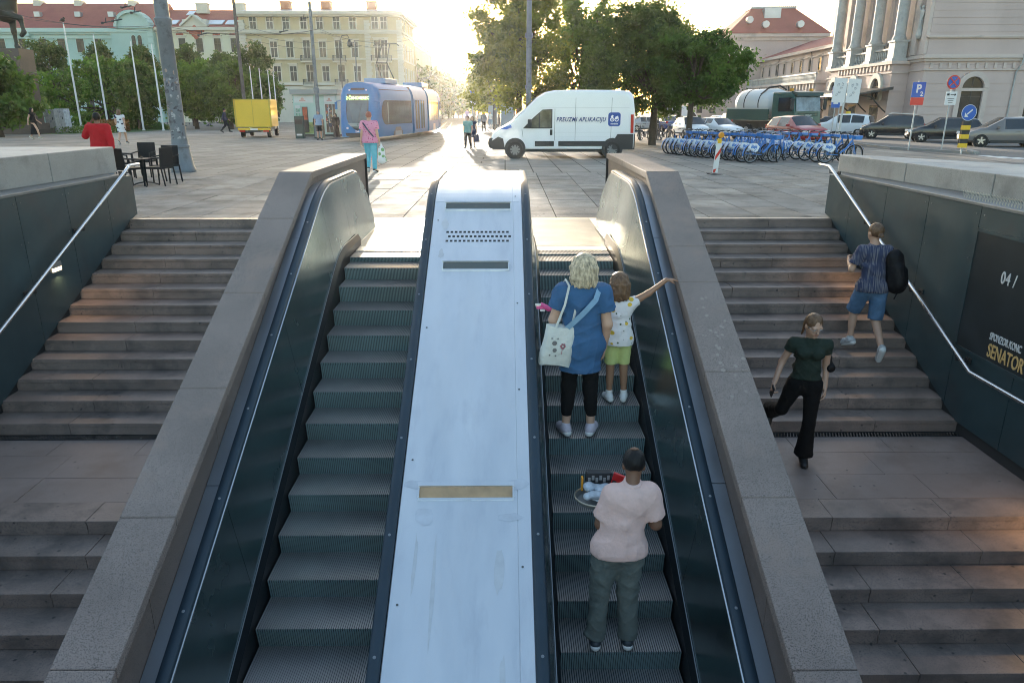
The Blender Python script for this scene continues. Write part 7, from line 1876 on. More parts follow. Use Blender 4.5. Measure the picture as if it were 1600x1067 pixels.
m6 = pole('tram_mast', 'second slim mast near the yellow corner block', 594, 202, .06, 6.5, pole_m)
m6b = pole('street_lantern', 'street lantern with a hanging head above the tram', 540, 209, .06, 7.6, dark_pole, cat='street lamp')
m = MB(); m.tube([(0,0,7.5),(.25,0,8.0),(.7,0,8.05),(.85,0,7.8)], .035, 6); m.lathe([(.05,7.75),(.22,7.45),(.20,7.2),(.05,7.1)], (.85,0,0), 10); m.build('lantern_head', dark_pole, m6b)
# flagpoles
for i, (pt, pb, lab) in enumerate((((101,41),(126,191),'white flagpole with a bird on top, leftmost of the four tall ones'), ((151,58),(168,190),'white flagpole right of the one with the bird'), ((207,68),(223,192),'white flagpole left of the big lamp post'), ((239,72),(254,192),'white flagpole closest to the big lamp post'))):
    dep = 76; g = at(pb[0], pb[1], dep); g.z = zg(g.y); top = CAM_H+dep*(-_sp+_cp*(533-pt[1])/FPX)-g.z
    fpole = thing('flagpole', lab, 'flagpole', g, 0, 'white flagpoles on the lawn'); m = MB(); m.lathe([(.10,0),(.09,top*.5),(.05,top),(.03,top+.05)], n=10); m.build('shaft', white_pole, fpole, smooth=60)
    m = MB(); m.lathe([(.16,0),(.16,.1),(.1,.14)], n=10); m.build('foot', white_pole, fpole)
    if not i:
        V, Q = sdf_mesh([ell((0,0,.16),(.13,.20,.12)), ell((0,.18,.30),(.075,.085,.075)), cone((0,.24,.3),(0,.34,.28),.03,.01), cone((0,-.15,.14),(0,-.42,.05),.07,.03)], .02, .03)
        tag(put('bird', np_mesh('bird', V*1.4, Q, hair_bk), None, (g.x, g.y, g.z+top+.05)), 'dark bird perched on top of the leftmost flagpole', 'bird')
for i, (px, pt) in enumerate(((395,105),(409,108),(422,111),(430,113))):
    dep = 80; g = at(px+4, 190, dep); g.z = zg(g.y); top = CAM_H+dep*(-_sp+_cp*(533-pt)/FPX)-g.z
    fpole = thing('flagpole', '%s short white flagpole from the left behind the yellow truck' % NTH[i], 'flagpole', g, 0, 'short flagpoles behind the yellow truck'); m = MB(); m.lathe([(.08,0),(.07,top*.5),(.04,top),(.02,top+.05)], n=8); m.build('shaft', white_pole, fpole)
# catenary wires
wire_m = M('catenary_wire', (.05,.05,.052), .6)
def wire(a, b_, sag, label, r=.012, n=10):
    a, b_ = Vector(a), Vector(b_); m = MB(); m.tube([a.lerp(b_, i/n)-Vector((0,0,sag*4*(i/n)*(1-i/n))) for i in range(n+1)], r, 4, cap=False); return tag(m.build('overhead_wire', wire_m), label, 'wire', 'overhead wires of the tram line')
def A(px, py, d): return at(px, py, d)
WL = [((-30,6,45),(243,40,40)), ((-30,20,50),(480,52,52)), ((243,38,40),(500,45,52)), ((260,45,40),(390,42,58)), ((384,40,58),(500,44,52)), ((500,50,52),(640,62,75)), ((390,52,58),(545,60,62)), ((500,46,52),(600,60,80)), ((384,60,58),(565,72,62)), ((520,64,60),(700,80,140))]
WLAB = ['upper wire over the mint palace to the big lamp post', 'long wire over the mint palace roof to the kiosk mast', 'wire from the big lamp post to the kiosk mast', 'wire from the big lamp post to the wooden pole', 'wire from the wooden pole to the kiosk mast', 'wire from the kiosk mast across the yellow facade', 'lower wire from the wooden pole to the street lantern', 'wire from the kiosk mast towards the far yellow facade', 'lower wire from the wooden pole past the balconies', 'wire running away down the avenue above the tram']
for (a, b_), l_ in zip(WL, WLAB): wire(A(*a), A(*b_), .5, l_)
for q_, (px, py, d) in enumerate(((190,12,42),(205,20,42),(160,36,44),(176,33,44),(310,55,50),(470,30,52),(438,50,50))):
    p = A(px, py, d); m = MB(); m.tube([p, p+Vector((.5,.2,.12))], .035, 5); m.tube([p+Vector((.2,0,0)), p+Vector((.25,0,.3))], .03, 5); m.lathe([(.07,-.06),(.09,0),(.07,.06)], tuple(p), 8); tag(m.build('wire_fitting', wire_m), 'small dark insulator on a catenary wire, %s' % ('upper one left of the big lamp post', 'lower right one before the gable', 'left one of a pair at the eaves', 'right one of a pair at the eaves', 'single one before the pale house', 'upper one right of the kiosk mast', 'one left of the kiosk mast')[q_], 'insulator', 'insulators on the overhead wires')
# tram rails bending across the square
def rail_line(pts, off, label):
    P = [Vector(p) for p in pts]; m = MB(); L = []; Rr = []
    for i, p in enumerate(P):
        d = (P[min(i+1, len(P)-1)]-P[max(i-1, 0)]).normalized(); n = Vector((-d.y, d.x, 0)); L.append(p+n*(off-.06)); Rr.append(p+n*(off+.06))
    vs = [(q.x, q.y, zg(q.y)+.006) for q in L]+[(q.x, q.y, zg(q.y)+.006) for q in Rr]; n = len(P)
    vs += [(q.x, q.y, zg(q.y)-.05) for q in L]+[(q.x, q.y, zg(q.y)-.05) for q in Rr]
    fs = [(i, i+1, n+i+1, n+i) for i in range(n-1)]+[(2*n+i, i, n+i, 3*n+i) for i in (0, n-1)]
    m.add(vs, fs); tag(structure(m.build('tram_rail', rail_m)), label)
def bez(p0, p1, p2, n=26): return [tuple(Vector(p0)*(1-t)**2+Vector(p1)*2*t*(1-t)+Vector(p2)*t*t) for t in [i/n for i in range(n+1)]]
far = (-14.5, 150, 0); 
tr1 = [far]+bez((-10.0, 78, 0), (-7.2, 44, 0), (-60, 41.5, 0)); tr2 = [(-11.0, 150, 0)]+bez((-6.5, 78, 0), (-3.0, 38, 0), (-60, 37.0, 0))
tr3 = [(-7.5, 150, 0), (-3.2, 60, 0), (-2.5, 46, 0), (-2.5+.8, 30, 0)]
for tr_ in (tr1, tr2):
    for o in (-.5, .5): rail_line(tr_, o, 'tram rail')
# kerbs and the road by the station
def band(name, P, mat, dz, h=None):
    m = MB(); m.add([(p.x, p.y, p.z+dz) for p in P], [tuple(range(len(P)))])
    return structure(m.build(name, mat))
a, b_, c, d = gnd(1270, 214), gnd(1700, 262), gnd(1760, 222), gnd(1300, 196)
road = band('road', [gnd(1268, 216), gnd(1360, 231), gnd(1500, 243), gnd(1620, 262), gnd(2300, 262), gnd(1720, 205), gnd(1330, 196), gnd(1120, 193), gnd(1000, 194), gnd(960, 198), gnd(1000, 214)], asphalt, .008)
def kerb(P0, P1, label, h=.12, w_=.25):
    d = (P1-P0); L = d.length; d.normalize(); n = max(1, int(L/1.0)); root = thing('kerb', label, 'kerb', P0); root['kind'] = 'structure'; del root['category']; ang = math.atan2(d.y, d.x)
    me = MB().box(.006, L/n-.006, -w_/2, w_/2, -.05, h).mesh('kerb_stone', kerb_m)
    for i in range(n):
        q = P0+d*(i*L/n); put('kerb_stone', me, root, (q.x-P0.x, q.y-P0.y, zg(q.y)-P0.z), ang)
kerb(gnd(1295, 221), gnd(1395, 233), 'kerb stones along the parking island'); kerb(gnd(1395, 233), gnd(1525, 241), 'kerb stones at the tip of the island'); kerb(gnd(1525, 241), gnd(1512, 238), 'rounded end of the island kerb')
isl = MB(); P = [gnd(1295, 221), gnd(1395, 233), gnd(1525, 241), gnd(1508, 236), gnd(1400, 224), gnd(1300, 215)]
isl.prism([(p.x, p.y) for p in P], 'z', -.55, -.22); structure(isl.build('traffic_island', asphalt))
for k in range(5):
    p = gnd(1560+k*24, 246+k*1.5); m = MB(); m.add([(p.x-.25, p.y-1.0, p.z+.014), (p.x+.25, p.y-1.0, p.z+.014), (p.x+.25, p.y+1.0, p.z+.014), (p.x-.25, p.y+1.0, p.z+.014)], [(0,1,2,3)]); structure(m.build('road_marking', M('road_paint', (.6,.6,.58), .8) if 'road_paint' not in bpy.data.materials else bpy.data.materials['road_paint']))
# pavement strips beside the street: tram stop platform and light guide slabs
m = MB(); P = [gnd(732, 262), gnd(752, 240), gnd(772, 210), gnd(800, 196), gnd(830, 196), gnd(800, 225)]
for k in range(5):
    t = k/5; p0 = gnd(736, 259).lerp(gnd(757, 232), t); q = p0+Vector((0, .9, 0))
    m.box(p0.x-.02, p0.x+.7, p0.y, p0.y+1.1, zg(p0.y)-.02, zg(p0.y)+.006)
o = structure(m.build('guide_strip', paving[3])); o['kind'] = 'structure'
kerb(gnd(779, 217), gnd(742, 186), 'kerb of the tram stop platform', .14)
kerb(gnd(655, 211), gnd(700, 186.5), 'kerb on the left side of the street', .12)
kerb(gnd(505, 218), gnd(585, 213), 'kerb along the kiosk pavement', .10)

# signs
sblue = M('sign_blue', (.012,.10,.42), .35); sred = M('sign_red', (.55,.04,.03), .35); swhite = M('sign_white', (.66,.66,.66), .45); sgrey = M('sign_back_grey', (.45,.47,.48), .45, .3); syel = M('sign_yellow', (.72,.45,.02), .45)
def sign_post(px, py, h, label, lean=0, r=.035):
    root = thing('road_sign', label, 'road sign', gnd(px, py)); root.rotation_euler = (0, R(lean), 0); root.scale = (.93, .93, .95)
    m = MB(); m.lathe([(r,-.05),(r,h)], n=8); m.build('post', sgrey, root, smooth=60); return root
def plate(root, z, w_, h, mat, y=-.045, name='plate', x=0, r=.03, parent=None):
    m = MB(); m.prism(rrect(x, z, w_, h, r, 3), 'y', y-.012, y); return m.build(name, mat, parent or root)
def disc(root, z, r, mat, y=-.045, name='disc', x=0, parent=None):
    m = MB(); m.lathe([(.001,y),(r,y),(r,y-.012),(.001,y-.012)], (x, 0, z), 24, 'y'); return m.build(name, mat, parent or root)
s1 = sign_post(1419, 235, 3.4, 'blue parking sign with a red zone panel on a post', 0)
pz_ = plate(s1, 2.95, .68, .72, sblue); plate(s1, 2.40, .68, .36, sred, name='zone_plate')
lettering('P', swhite, s1, (.0, -.062, 2.98)).scale = (.85, 1, .85); lettering('zone', swhite, s1, (.18, -.062, 2.74)); 
s2 = sign_post(1470, 237, 3.5, 'round red and blue no stopping sign with a white panel below', 0)
rg = disc(s2, 3.25, .33, sred); disc(s2, 3.25, .265, sblue, -.058, 'inner_disc'); m = MB(); 
m.cbox((0,-.076,3.25),(.055,.01,.56),ry=R(45)); m.cbox((0,-.082,3.25),(.055,.01,.56),ry=R(-45)); m.build('cross', sred, s2)
plate(s2, 2.52, .56, .62, swhite, name='info_plate'); m = MB(); m.cbox((.06,-.06,2.68),(.22,.006,.03)); m.add([(.15,-.063,2.75),(.15,-.063,2.61),(.23,-.063,2.68)],[(0,1,2)]); m.cbox((-.16,-.06,2.69),(.12,.006,.09))
for k in range(3): m.cbox((0,-.06,2.5-k*.09),(.34-.06*k,.006,.02))
m.build('print', groove, s2)
s3 = sign_post(1501, 241, 1.1, 'blue keep left arrow disc above a yellow and black striped bollard', 0)
ad = disc(s3, 1.85, .36, sblue); m = MB(); m.cbox((.03,-.062,1.88),(.30,.008,.06),ry=R(-42)); m.add([(-.19,-.066,1.66),(-.19,-.066,1.86),(.0,-.066,1.66)],[(0,1,2)]); m.build('arrow', swhite, s3)
m = MB(); m.ring((0,-.06,1.85), .345, .012, 'y', 24, 5); m.build('rim', swhite, s3)
for k in range(6):
    m = MB(); m.box(-.19, .19, -.07, .07, .30+k*.2, .30+(k+1)*.2-.002); m.build('stripe_band', syel if k % 2 == 0 else black_p, s3)
s4 = sign_post(1304, 247, 3.0, 'grey leaning post carrying two white panels with faint symbols', 2, .045)
for x, ry_ in ((-.30, 0), (.30, 0)):
    pp_ = plate(s4, 2.72, .55, .95, sgrey if False else swhite, x=x, y=-.06); m = MB()
    for dx, dz in ((-.08,.25),(.06,.12),(.0,-.08),(-.1,-.2),(.1,.28)): m.cbox((x+dx,-.076,2.72+dz),(.10,.004,.025),ry=.5*dx*10); m.ring((x+dx,-.076,2.72+dz*.8),.04,.006,'y',10,4)
    m.build('symbol', M('faded_print', (.35,.37,.40), .6) if 'faded_print' not in bpy.data.materials else bpy.data.materials['faded_print'], pp_)
s5 = sign_post(1297, 224, 3.4, 'blue pedestrian crossing sign on a thin post behind the bicycles', 0)
plate(s5, 3.1, .62, .62, sblue); m = MB(); m.add([(-.22,-.064,2.9),(.22,-.064,2.9),(0,-.064,3.32)],[(0,1,2)]); m.build('triangle', swhite, s5); m = MB(); m.tube([(.0,-.07,3.18),(-.01,-.07,3.05),(-.08,-.07,2.93)],.02,5); m.tube([(-.01,-.07,3.05),(.08,-.07,2.93)],.02,5); m.lathe([(.001,-.068),(.03,-.068),(.03,-.074)],(.0,0,3.22),8,'y'); m.build('figure', black_p, s5)
plate(s5, 2.45, .56, .60, sblue, name='bus_plate'); m = MB(); m.cbox((0,-.066,2.47),(.3,.006,.22)); m.build('bus_symbol', swhite, s5)
s6 = sign_post(1304, 221, 3.3, 'blue parking sign half hidden by the white panels', 0); plate(s6, 3.0, .6, .62, sblue); lettering('P', swhite, s6, (-.02, -.062, 3.02)).scale = (.7,1,.7); plate(s6, 2.45, .56, .36, swhite, name='info_plate')
s7 = sign_post(1167, 212, 3.6, 'blue direction sign left of the green lorry', 0); plate(s7, 3.1, .7, .9, sblue); m = MB(); m.cbox((0,-.064,3.1),(.45,.006,.3),ry=.4); m.build('symbol', swhite, s7)
# warning beacon board leaning by the bicycles
wb = thing('warning_beacon', 'leaning white and red barrier board with a yellow lamp on top', 'barrier', gnd(1116.5, 272)); wb.rotation_euler = (R(3), R(3), R(8)); wb.scale = (.8, .9, .86)
m = MB(); m.box(-.10, .10, -.02, .02, .02, 1.12); m.build('board', swhite, wb, bevel=.01)
m = MB()
for z in (.40, -.0): m.add([(-.09,-.026,z+.05),(.09,-.026,z+.34),(.09,-.026,z+.52),(-.09,-.026,z+.23)], [(0,1,2,3)]) if z > 0 else m.add([(-.09,-.026,.06),(-.02,-.026,.06),(.03,-.026,.20),(-.09,-.026,.16)], [(0,1,2,3)])
m.build('stripe', sred, wb)
m = MB(); m.box(-.08,.06,-.05,.05,1.05,1.20); m.build('lamp_box', syel, wb, bevel=.015); m = MB(); m.lathe([(.09,-.06),(.11,0),(.09,.06)], (.03,0,1.32), 14, 'y'); m.build('lamp', amber_l, wb, smooth=50)
m = MB(); m.lathe([(.30,0),(.3,.03),(.05,.05)], n=10); m.build('foot', black_p, wb)
# two electric cabinets with graffiti
for px, lab, a, c in ((78+8, 'grey concrete cabinet with faded graffiti, left of the pair', 6, (.30,.295,.28)), (103, 'pale cabinet with blue scribbles, right of the pair', -4, (.50,.51,.53))):
    p = gnd(px, 208 if px < 100 else 207); dd = (p-Vector((0,0,CAM_H))).dot(FW); k = dd/FPX
    rt = thing('electric_cabinet', lab, 'cabinet', p, R(a)); cm = M('cabinet_paint', c, .8, var=(5,.2), stain=(4,(.12,.14,.2),.35))
    m = MB(); m.box(-7.2*k, 7.2*k, -.45, .45, 8*k, 35.5*k); m.build('body', cm, rt, bevel=.03); m = MB(); m.box(-8.2*k, 8.2*k, -.5, .5, 0, 8*k); m.build('plinth', concrete, rt, bevel=.02)
    m = MB(); m.box(-6.2*k, 6.2*k, -.465, -.45, 10*k, 33*k); dr_ = m.build('door', cm, rt); m = MB(); m.cbox((4*k,-.48,22*k),(.06,.04,.22)); m.build('handle', black_p, dr_)
# kiosk
kp = gnd(496, 213); kk = ((kp-Vector((0,0,CAM_H))).dot(FW))/FPX
ks = thing('kiosk', 'small newspaper kiosk with pale green walls and a goods window beside the tram', 'kiosk', kp, R(-4))
kgr = paint('kiosk_mint', (.42,.58,.54), .4); kgr2 = M('kiosk_meadow_print', (.20,.30,.10), .6, var=(3,.7), stain=(2,(.5,.45,.1),.4)); kwh = M('kiosk_white', (.62,.64,.64), .5)
m = MB(); m.box(-34*kk, 34*kk, 0, 2.6, .15, 62*kk); m.build('cabin', kgr, ks); m = MB(); m.box(-36*kk, 38*kk, -.35, 2.9, 62*kk, 69*kk); m.build('roof', M('kiosk_roof', (.30,.31,.31), .6), ks); m = MB(); m.box(-34.5*kk, 34.5*kk, -.03, 2.65, 0, .16); m.build('base', black_p, ks)
m = MB(); m.box(-32*kk, -2*kk, -.04, -.001, 50*kk, 61*kk); m.build('sign_board', kwh, ks); m = MB(); m.box(15*kk, 33*kk, -.04, -.001, 50*kk, 61*kk); m.build('sign_board', kwh, ks)
m = MB()
for x, w_, z in ((-19,5,55),(23,4,55)): m.lathe([(.001,-.05),(w_*kk*.5,-.05),(w_*kk*.5,-.041)], (x*kk,0,z*kk), 14, 'y'); m.cbox((x*kk,-.05,53*kk),(w_*kk*2,.01,.1))
m.build('sign_print', M('kiosk_pink_print', (.55,.32,.28), .6), ks)
m = MB(); m.box(-32*kk, 12*kk, -.03, -.001, .2, 21*kk); m.build('lower_panel', kgr2, ks)
m = MB(); m.box(-20*kk, -12*kk, -.12, -.001, .3, 44*kk); v_ = m.build('vending_machine', black_p, ks); m = MB(); m.box(-19.4*kk, -12.6*kk, -.14, -.12, 25*kk, 43*kk); m.build('front_print', M('vending_red', (.40,.07,.03), .5, var=(4,.5)), v_)
m = MB(); m.box(-31*kk, -23*kk, -.10, -.001, .3, 46*kk); b_ = m.build('display_case', kwh, ks); m = MB()
for r_ in range(5):
    for c_ in range(2): m.box((-30.2+c_*3.9)*kk, (-27.2+c_*3.9)*kk, -.115, -.10, (8+r_*7)*kk, (13.5+r_*7)*kk)
m.build('magazine', M('magazine_green', (.25,.42,.33), .6, var=(6,.6)), b_)
m = MB(); m.box(16*kk, 32*kk, -.04, -.002, .3, 48*kk); f_ = m.build('shop_window', M('shop_interior', (.10,.07,.05), .6, var=(4,.6)), ks)
m = MB()
for x in (15.6, 21, 27, 32): m.box((x-.35)*kk, (x+.35)*kk, -.07, -.04, .3, 49*kk)
m.box(15.6*kk, 32*kk, -.07, -.04, 48*kk, 49*kk); m.build('window_frame', kwh, f_)
rn = random.Random(8); gm_ = [M('goods_%d' % i, c, .6) for i, c in enumerate(((.55,.1,.06),(.6,.5,.35),(.5,.32,.12),(.15,.25,.4)))]
for i in range(26):
    m = MB(); x = rn.uniform(17, 31); z = rn.uniform(16, 46); m.cbox((x*kk,-.05,z*kk),(rn.uniform(1,2.4)*kk,.02,rn.uniform(1.2,2.6)*kk)); m.build('goods', gm_[i % 4], f_)
# litter bin, tram stop shelters
lb = thing('litter_bin', 'tall dark litter bin in front of the kiosk', 'bin', gnd(470, 216)); m = MB(); m.box(-.30,.30,-.25,.25,0,1.55); m.build('bin_body', grd, lb, bevel=.03); m = MB(); m.box(-.24,.24,-.265,-.25,1.0,1.3); m.build('bin_slot', groove, lb); m = MB(); m.box(-.2,.2,-.262,-.25,.2,.32); m.build('bin_label', swhite, lb)
ut = thing('utility_box', 'dark utility box at the foot of the mast beside the kiosk', 'cabinet', gnd(500, 216)); m = MB(); m.box(-.35,.35,-.2,.2,0,1.3); m.build('box_body', grd, ut, bevel=.02); m = MB(); m.box(-.3,.3,-.22,-.2,.1,1.2); m.build('box_door', pole_m, ut)
shg = M('shelter_glass', (.25,.33,.38), .1, spec=.8)
for px, py, lab in ((775, 205, 'tram stop shelter with glass walls at the left of the white van'), (757, 198, 'second tram stop shelter farther down the platform')):
    p = gnd(px, py); sh = thing('tram_shelter', lab, 'shelter', p, R(3)); 
    m = MB(); m.box(-.3, 2.2, -.5, 7, 2.9, 3.12); m.build('roof', dark_pole, sh)
    for x in (0, 1.9):
        for y in (0, 3.2, 6.5): m = MB(); m.box(x-.05, x+.05, y-.05, y+.05, 0, 2.9); m.build('post', dark_pole, sh)
    for y in (.1, 3.3):
        m = MB(); m.box(1.86, 1.9, y, y+3.0, .3, 2.6); m.build('glass_wall', shg, sh)
    m = MB(); m.box(.5, 1.7, -.02, .02, .3, 2.7); m.build('end_glass', shg, sh)
    m = MB(); m.box(1.2, 1.6, 1, 5.5, .42, .48); m.box(1.35,1.45,1.5,1.6,0,.42); m.box(1.35,1.45,4.9,5,0,.42); m.build('bench', wood_pole, sh)
ss = thing('stop_sign', 'white and blue tram stop panel on a post at the platform', 'stop sign', gnd(739, 200)); m = MB(); m.lathe([(.05,0),(.05,3.2)], n=8); m.build('post', sgrey, ss); m = MB(); m.box(-.42,.42,-.06,.06,2.7,4.3); pn = m.build('panel', swhite, ss); m = MB(); m.box(-.40,.40,-.075,-.06,3.5,4.25); m.build('panel_print', sblue, pn)
# cafe chairs and table
rat = M('dark_rattan', (.006,.010,.013), .6, spec=.25, bump=(160,.6,.004)); 
def chair(pos, rz, label):
    root = thing('cafe_chair', label, 'chair', pos, rz, 'dark cafe chairs around the small table')
    m = MB(); m.box(-.25,.25,-.25,.25,.42,.47); m.build('seat', rat, root, bevel=.012)
    m = MB(); m.prism([(-.25,.47),(-.29,.95),(-.26,.95),(-.21,.47)], 'x', -.25, .25); m.build('backrest', rat, root, bevel=.01)
    for x in (-.24, .24):
        m = MB(); m.tube([(x,.22,0),(x,.21,.45),(x,.20,.66)], .020, 6); m.build('leg', rat, root)
        m = MB(); m.tube([(x,-.30,0),(x,-.24,.45)], .020, 6); m.build('leg', rat, root)
        m = MB(); m.tube([(x,.21,.66),(x,.05,.68),(x,-.26,.70)], .026, 6, sy=.7); m.build('armrest', rat, root)
    return root
ct = gnd(228, 290); tb_ = thing('cafe_table', 'small round dark table among the cafe chairs', 'table', ct)
m = MB(); m.lathe([(.001,.66),(.30,.66),(.31,.67),(.30,.68),(.001,.68)], n=22); m.build('tabletop', rat, tb_); m = MB(); m.lathe([(.035,.05),(.03,.72)], n=8); m.build('column', black_p, tb_)
for k in range(4):
    a = k*math.pi/2+.5; m = MB(); m.tube([(0,0,.1),(.18*math.cos(a),.18*math.sin(a),.07),(.33*math.cos(a),.33*math.sin(a),.01)], .018, 5); m.build('foot', black_p, tb_)
for px, py, rz, lab in ((252, 289, 78, 'dark rattan chair with its back to the viewer\'s left, in front of the table'), (262, 285, 168, 'dark rattan chair between the table and the big lamp post'), (205, 291, -30, 'dark rattan chair half hidden by the left handrail end'), (229, 276, 182, 'dark rattan chair behind the small table'), (196, 280, -80, 'dark rattan chair mostly hidden behind the concrete ledge')):
    chair(gnd(px, py), R(rz), lab)
p = at(30, 232, 14.4); chair((p.x, p.y, zg(p.y)+.0), R(180), 'dark chair just showing above the broad concrete ledge')
# pigeons
V, Q = sdf_mesh([ell((0,0,.14),(.07,.13,.075)), ell((0,.11,.25),(.038,.045,.042)), cone((0,.08,.17),(0,.11,.24),.05,.035), cone((0,-.1,.13),(0,-.24,.10),.04,.02), cone((.03,0,.08),(.03,.02,.0),.012,.012), cone((-.03,0,.08),(-.03,.02,.0),.012,.012), cone((0,.15,.25),(0,.185,.24),.014,.006)], .012, .02)
pg = np_mesh('pigeon', V*1.25, Q, M('pigeon_grey', (.07,.075,.085), .7))
for i, (px, py) in enumerate(((262,194),(283,193),(289,198),(296,195),(311,194),(325,198),(329,197),(340,193))):
    tag(put('pigeon', pg, None, gnd(px, py), R(i*67)), '%s grey pigeon from the left on the square behind the big lamp post' % NTH[i], 'pigeon', 'pigeons on the square')

# ------------------------------------------------------------------ people on the square
def walker(name_lab, px, py, head_py, rz, pose=None, **k):
    p = gnd(px, py); dep = (p-Vector((0,0,CAM_H))).dot(FW)
    h = (py-head_py)*dep/FPX/ .985
    return person('person', name_lab, p, R(rz), h, pose, res=k.pop('res', .024), **k)
stride = dict(knr=(.09,.20,.52), anr=(.09,.26,.14), tor=(.10,.42,.09), knl=(-.09,-.06,.50), anl=(-.09,-.36,.16), tol=(-.10,-.22,.04), wrl=(-.25,.20,.92), wrr=(.25,-.16,.90), elr=(.23,-.12,1.13))
stand = dict()
red = cloth('red_sweatshirt', (.42,.012,.02)); jean = cloth('light_jeans', (.22,.30,.40), .15); wdress = pattern_mat('white_black_print', (.62,.63,.66), [(5,(.02,.02,.05),.34,(0,0,0),(1,1,1.4))]); bdress = cloth('black_dress', (.012,.012,.014))
pinkt = pattern_mat('pink_print', (.62,.24,.38), [(17,(.40,.05,.16),.28,(0,0,0),(1,.7,1))]); turq = cloth('turquoise_trousers', (.08,.42,.55)); teal = cloth('teal_tee', (.12,.30,.30)); dkt = cloth('dark_trousers', (.02,.022,.026)); navy = cloth('navy_cloth', (.025,.035,.07)); lblue = cloth('light_blue_tee', (.28,.38,.52)); whitec = cloth('white_cloth', (.62,.62,.62)); greend = cloth('sage_dress', (.25,.34,.27)); pinkd = cloth('dusty_pink', (.50,.30,.32)); greyc = cloth('grey_cloth', (.22,.22,.24)); beige = cloth('beige_cloth', (.42,.36,.28))
pr_ = at(172, 262, 24.0); zr = zg(pr_.y)
person('person', 'man in a red sweatshirt walking away with a hand at his ear', (at(167, 283, 18).x, at(167, 283, 18).y, zg(18)), R(20), 1.80, dict(ell=(-.30,.12,1.20), wrl=(-.14,.12,1.50), **{k: v for k, v in stride.items() if k not in ('wrl',)}), look=(-.4,1,0), hair=('short', hair_bk), fat=1.18, res=.02, skin_m=skin_d,
       garments=[('trousers', jean, dict(g=.02)), ('top', red, dict(g=.03, sl=1.95, hem=.90, w=.165, collar=1, folds=5))], shoes=(bsh, white_sole))
walker('woman in a white and black print dress carrying a pink bag', 193.5, 226, 174, 8, stride, look=(.5,1,0), hair=('bob', hair_br), skin_m=skin, garments=[('top', wdress, dict(g=.014, sl=.35, hem=.62, w=.22, name='dress'))], shoes=(bsh, white_sole), res=.018)
walker('woman in a long black dress walking past the cabinets', 57.5, 217.5, 171, -90, stride, hair=('long', hair_bk), garments=[('top', bdress, dict(g=.012, sl=.1, hem=.9, w=.15)), ('skirt', bdress, dict(hem=.26, w=.30))], shoes=(beige, white_sole))
walker('woman with short red hair in a pink print top and turquoise trousers', 581, 269, 179.5, -4, dict(wrr=(.27,.02,.86), wrl=(-.27,.02,.86), knl=(-.10,.10,.50), anl=(-.10,.02,.12), tor=(.13,.14,.03)), hair=('short', hair_rd), fat=1.25, hips=1.12, skin_m=skin, res=.014, garments=[('trousers', turq, dict(g=.022, to=1.97)), ('top', pinkt, dict(g=.028, sl=.62, hem=.84, w=.175, folds=4))], shoes=(bsh, white_sole))
pw = gnd(581, 269)
sb = thing('shopping_bag', 'white and green plastic shopping bag carried by the woman in pink', 'bag', pw+Vector((.33, .0, .30)))
V, Q = sdf_mesh([cone((0,0,.08),(0,0,.36),.13,.10,.7), cone((0,0,.36),(0,0,.52),.08,.03,.7), ell((.03,.02,.06),(.12,.09,.07))], .02, .04); put('bag_body', np_mesh('bag_body', V, Q, pattern_mat('bag_print', (.66,.68,.68), [(6,(.18,.36,.14),.34,(0,0,0),(1,1,1)),(9,(.4,.15,.2),.16,(.3,.1,0),(1,1,1))])), sb); m = MB(); m.tube([(-.03,0,.5),(0,0,.62),(.03,0,.5)], .008, 5); m.build('handle', swhite, sb)
m = MB(); q0 = pw+Vector((0,0,0)); P = [(-.17,-.14,1.47),(-.06,-.185,1.32),(.07,-.19,1.15),(.19,-.10,.98)]; rings = [[(a-.018,b,c-.01),(a+.018,b,c+.012),(a+.018,b+.012,c+.012),(a-.018,b+.012,c-.01)] for a,b,c in P]; m.loft(rings); tag(m.build('bag_strap', navy, None, tuple(pw)), 'dark shoulder strap across the back of the woman in pink', 'strap')
walker('man in a cap and light blue tee with a backpack waiting at the kiosk', 500, 218.5, 175, 195, stand, look=(.5,1,0), hair=('short', greyc), garments=[('trousers', dkt, dict(to=.95, name='shorts', g=.025)), ('top', lblue, dict(g=.022, hem=.85))], shoes=(bsh, white_sole)); q = gnd(493, 218); bpk = thing('backpack', 'dark backpack on the man in the cap at the kiosk', 'backpack', (q.x+.02, q.y+.12, q.z+1.22)); sdf_obj('pack_body', [cone((0,0,-.18),(0,0,.14),.14,.12,.8)], bkm, bpk, .025); m = MB(); m.tube([(.06,-.02,.16),(.09,-.16,.12),(.09,-.14,-.14)], .02, 5); m.build('strap', bkm, bpk)
walker('woman in a black headscarf and long black robe beside the kiosk window', 526.5, 216, 179, 160, stand, hair=('long', bdress), garments=[('top', bdress, dict(g=.03, sl=1.9, hem=.9, w=.2)), ('skirt', bdress, dict(hem=.1, w=.27, g=.03))], shoes=(white_sole, white_sole)); q = gnd(520, 214); tg = thing('handbag', 'blue handbag at the side of the woman in black', 'bag', (q.x-.05, q.y-.05, q.z+.75)); sdf_obj('bag_body', [cone((-.1,0,.1),(.1,0,.1),.1,.1,.6), cone((-.1,0,.2),(.1,0,.2),.08,.08,.6)], navy, tg, .025); m = MB(); m.tube([(-.1,0,.26),(0,0,.5),(.1,0,.26)], .012, 5); m.build('handle', navy, tg)
walker('man partly hidden between the kiosk and the tram', 534, 211.5, 178, 180, stand, hair=('short', hair_br), garments=[('trousers', jean, {}), ('top', pinkd, dict(hem=.86))], shoes=(bsh,))
walker('man in a teal tee and sunglasses walking towards the viewer', 731.5, 233, 184, 172, dict(stride, **{}), hair=('short', hair_br), fat=1.08, garments=[('trousers', dkt, dict(g=.02)), ('top', teal, dict(g=.02, hem=.86, sl=.6))], shoes=(bsh,), res=.02)
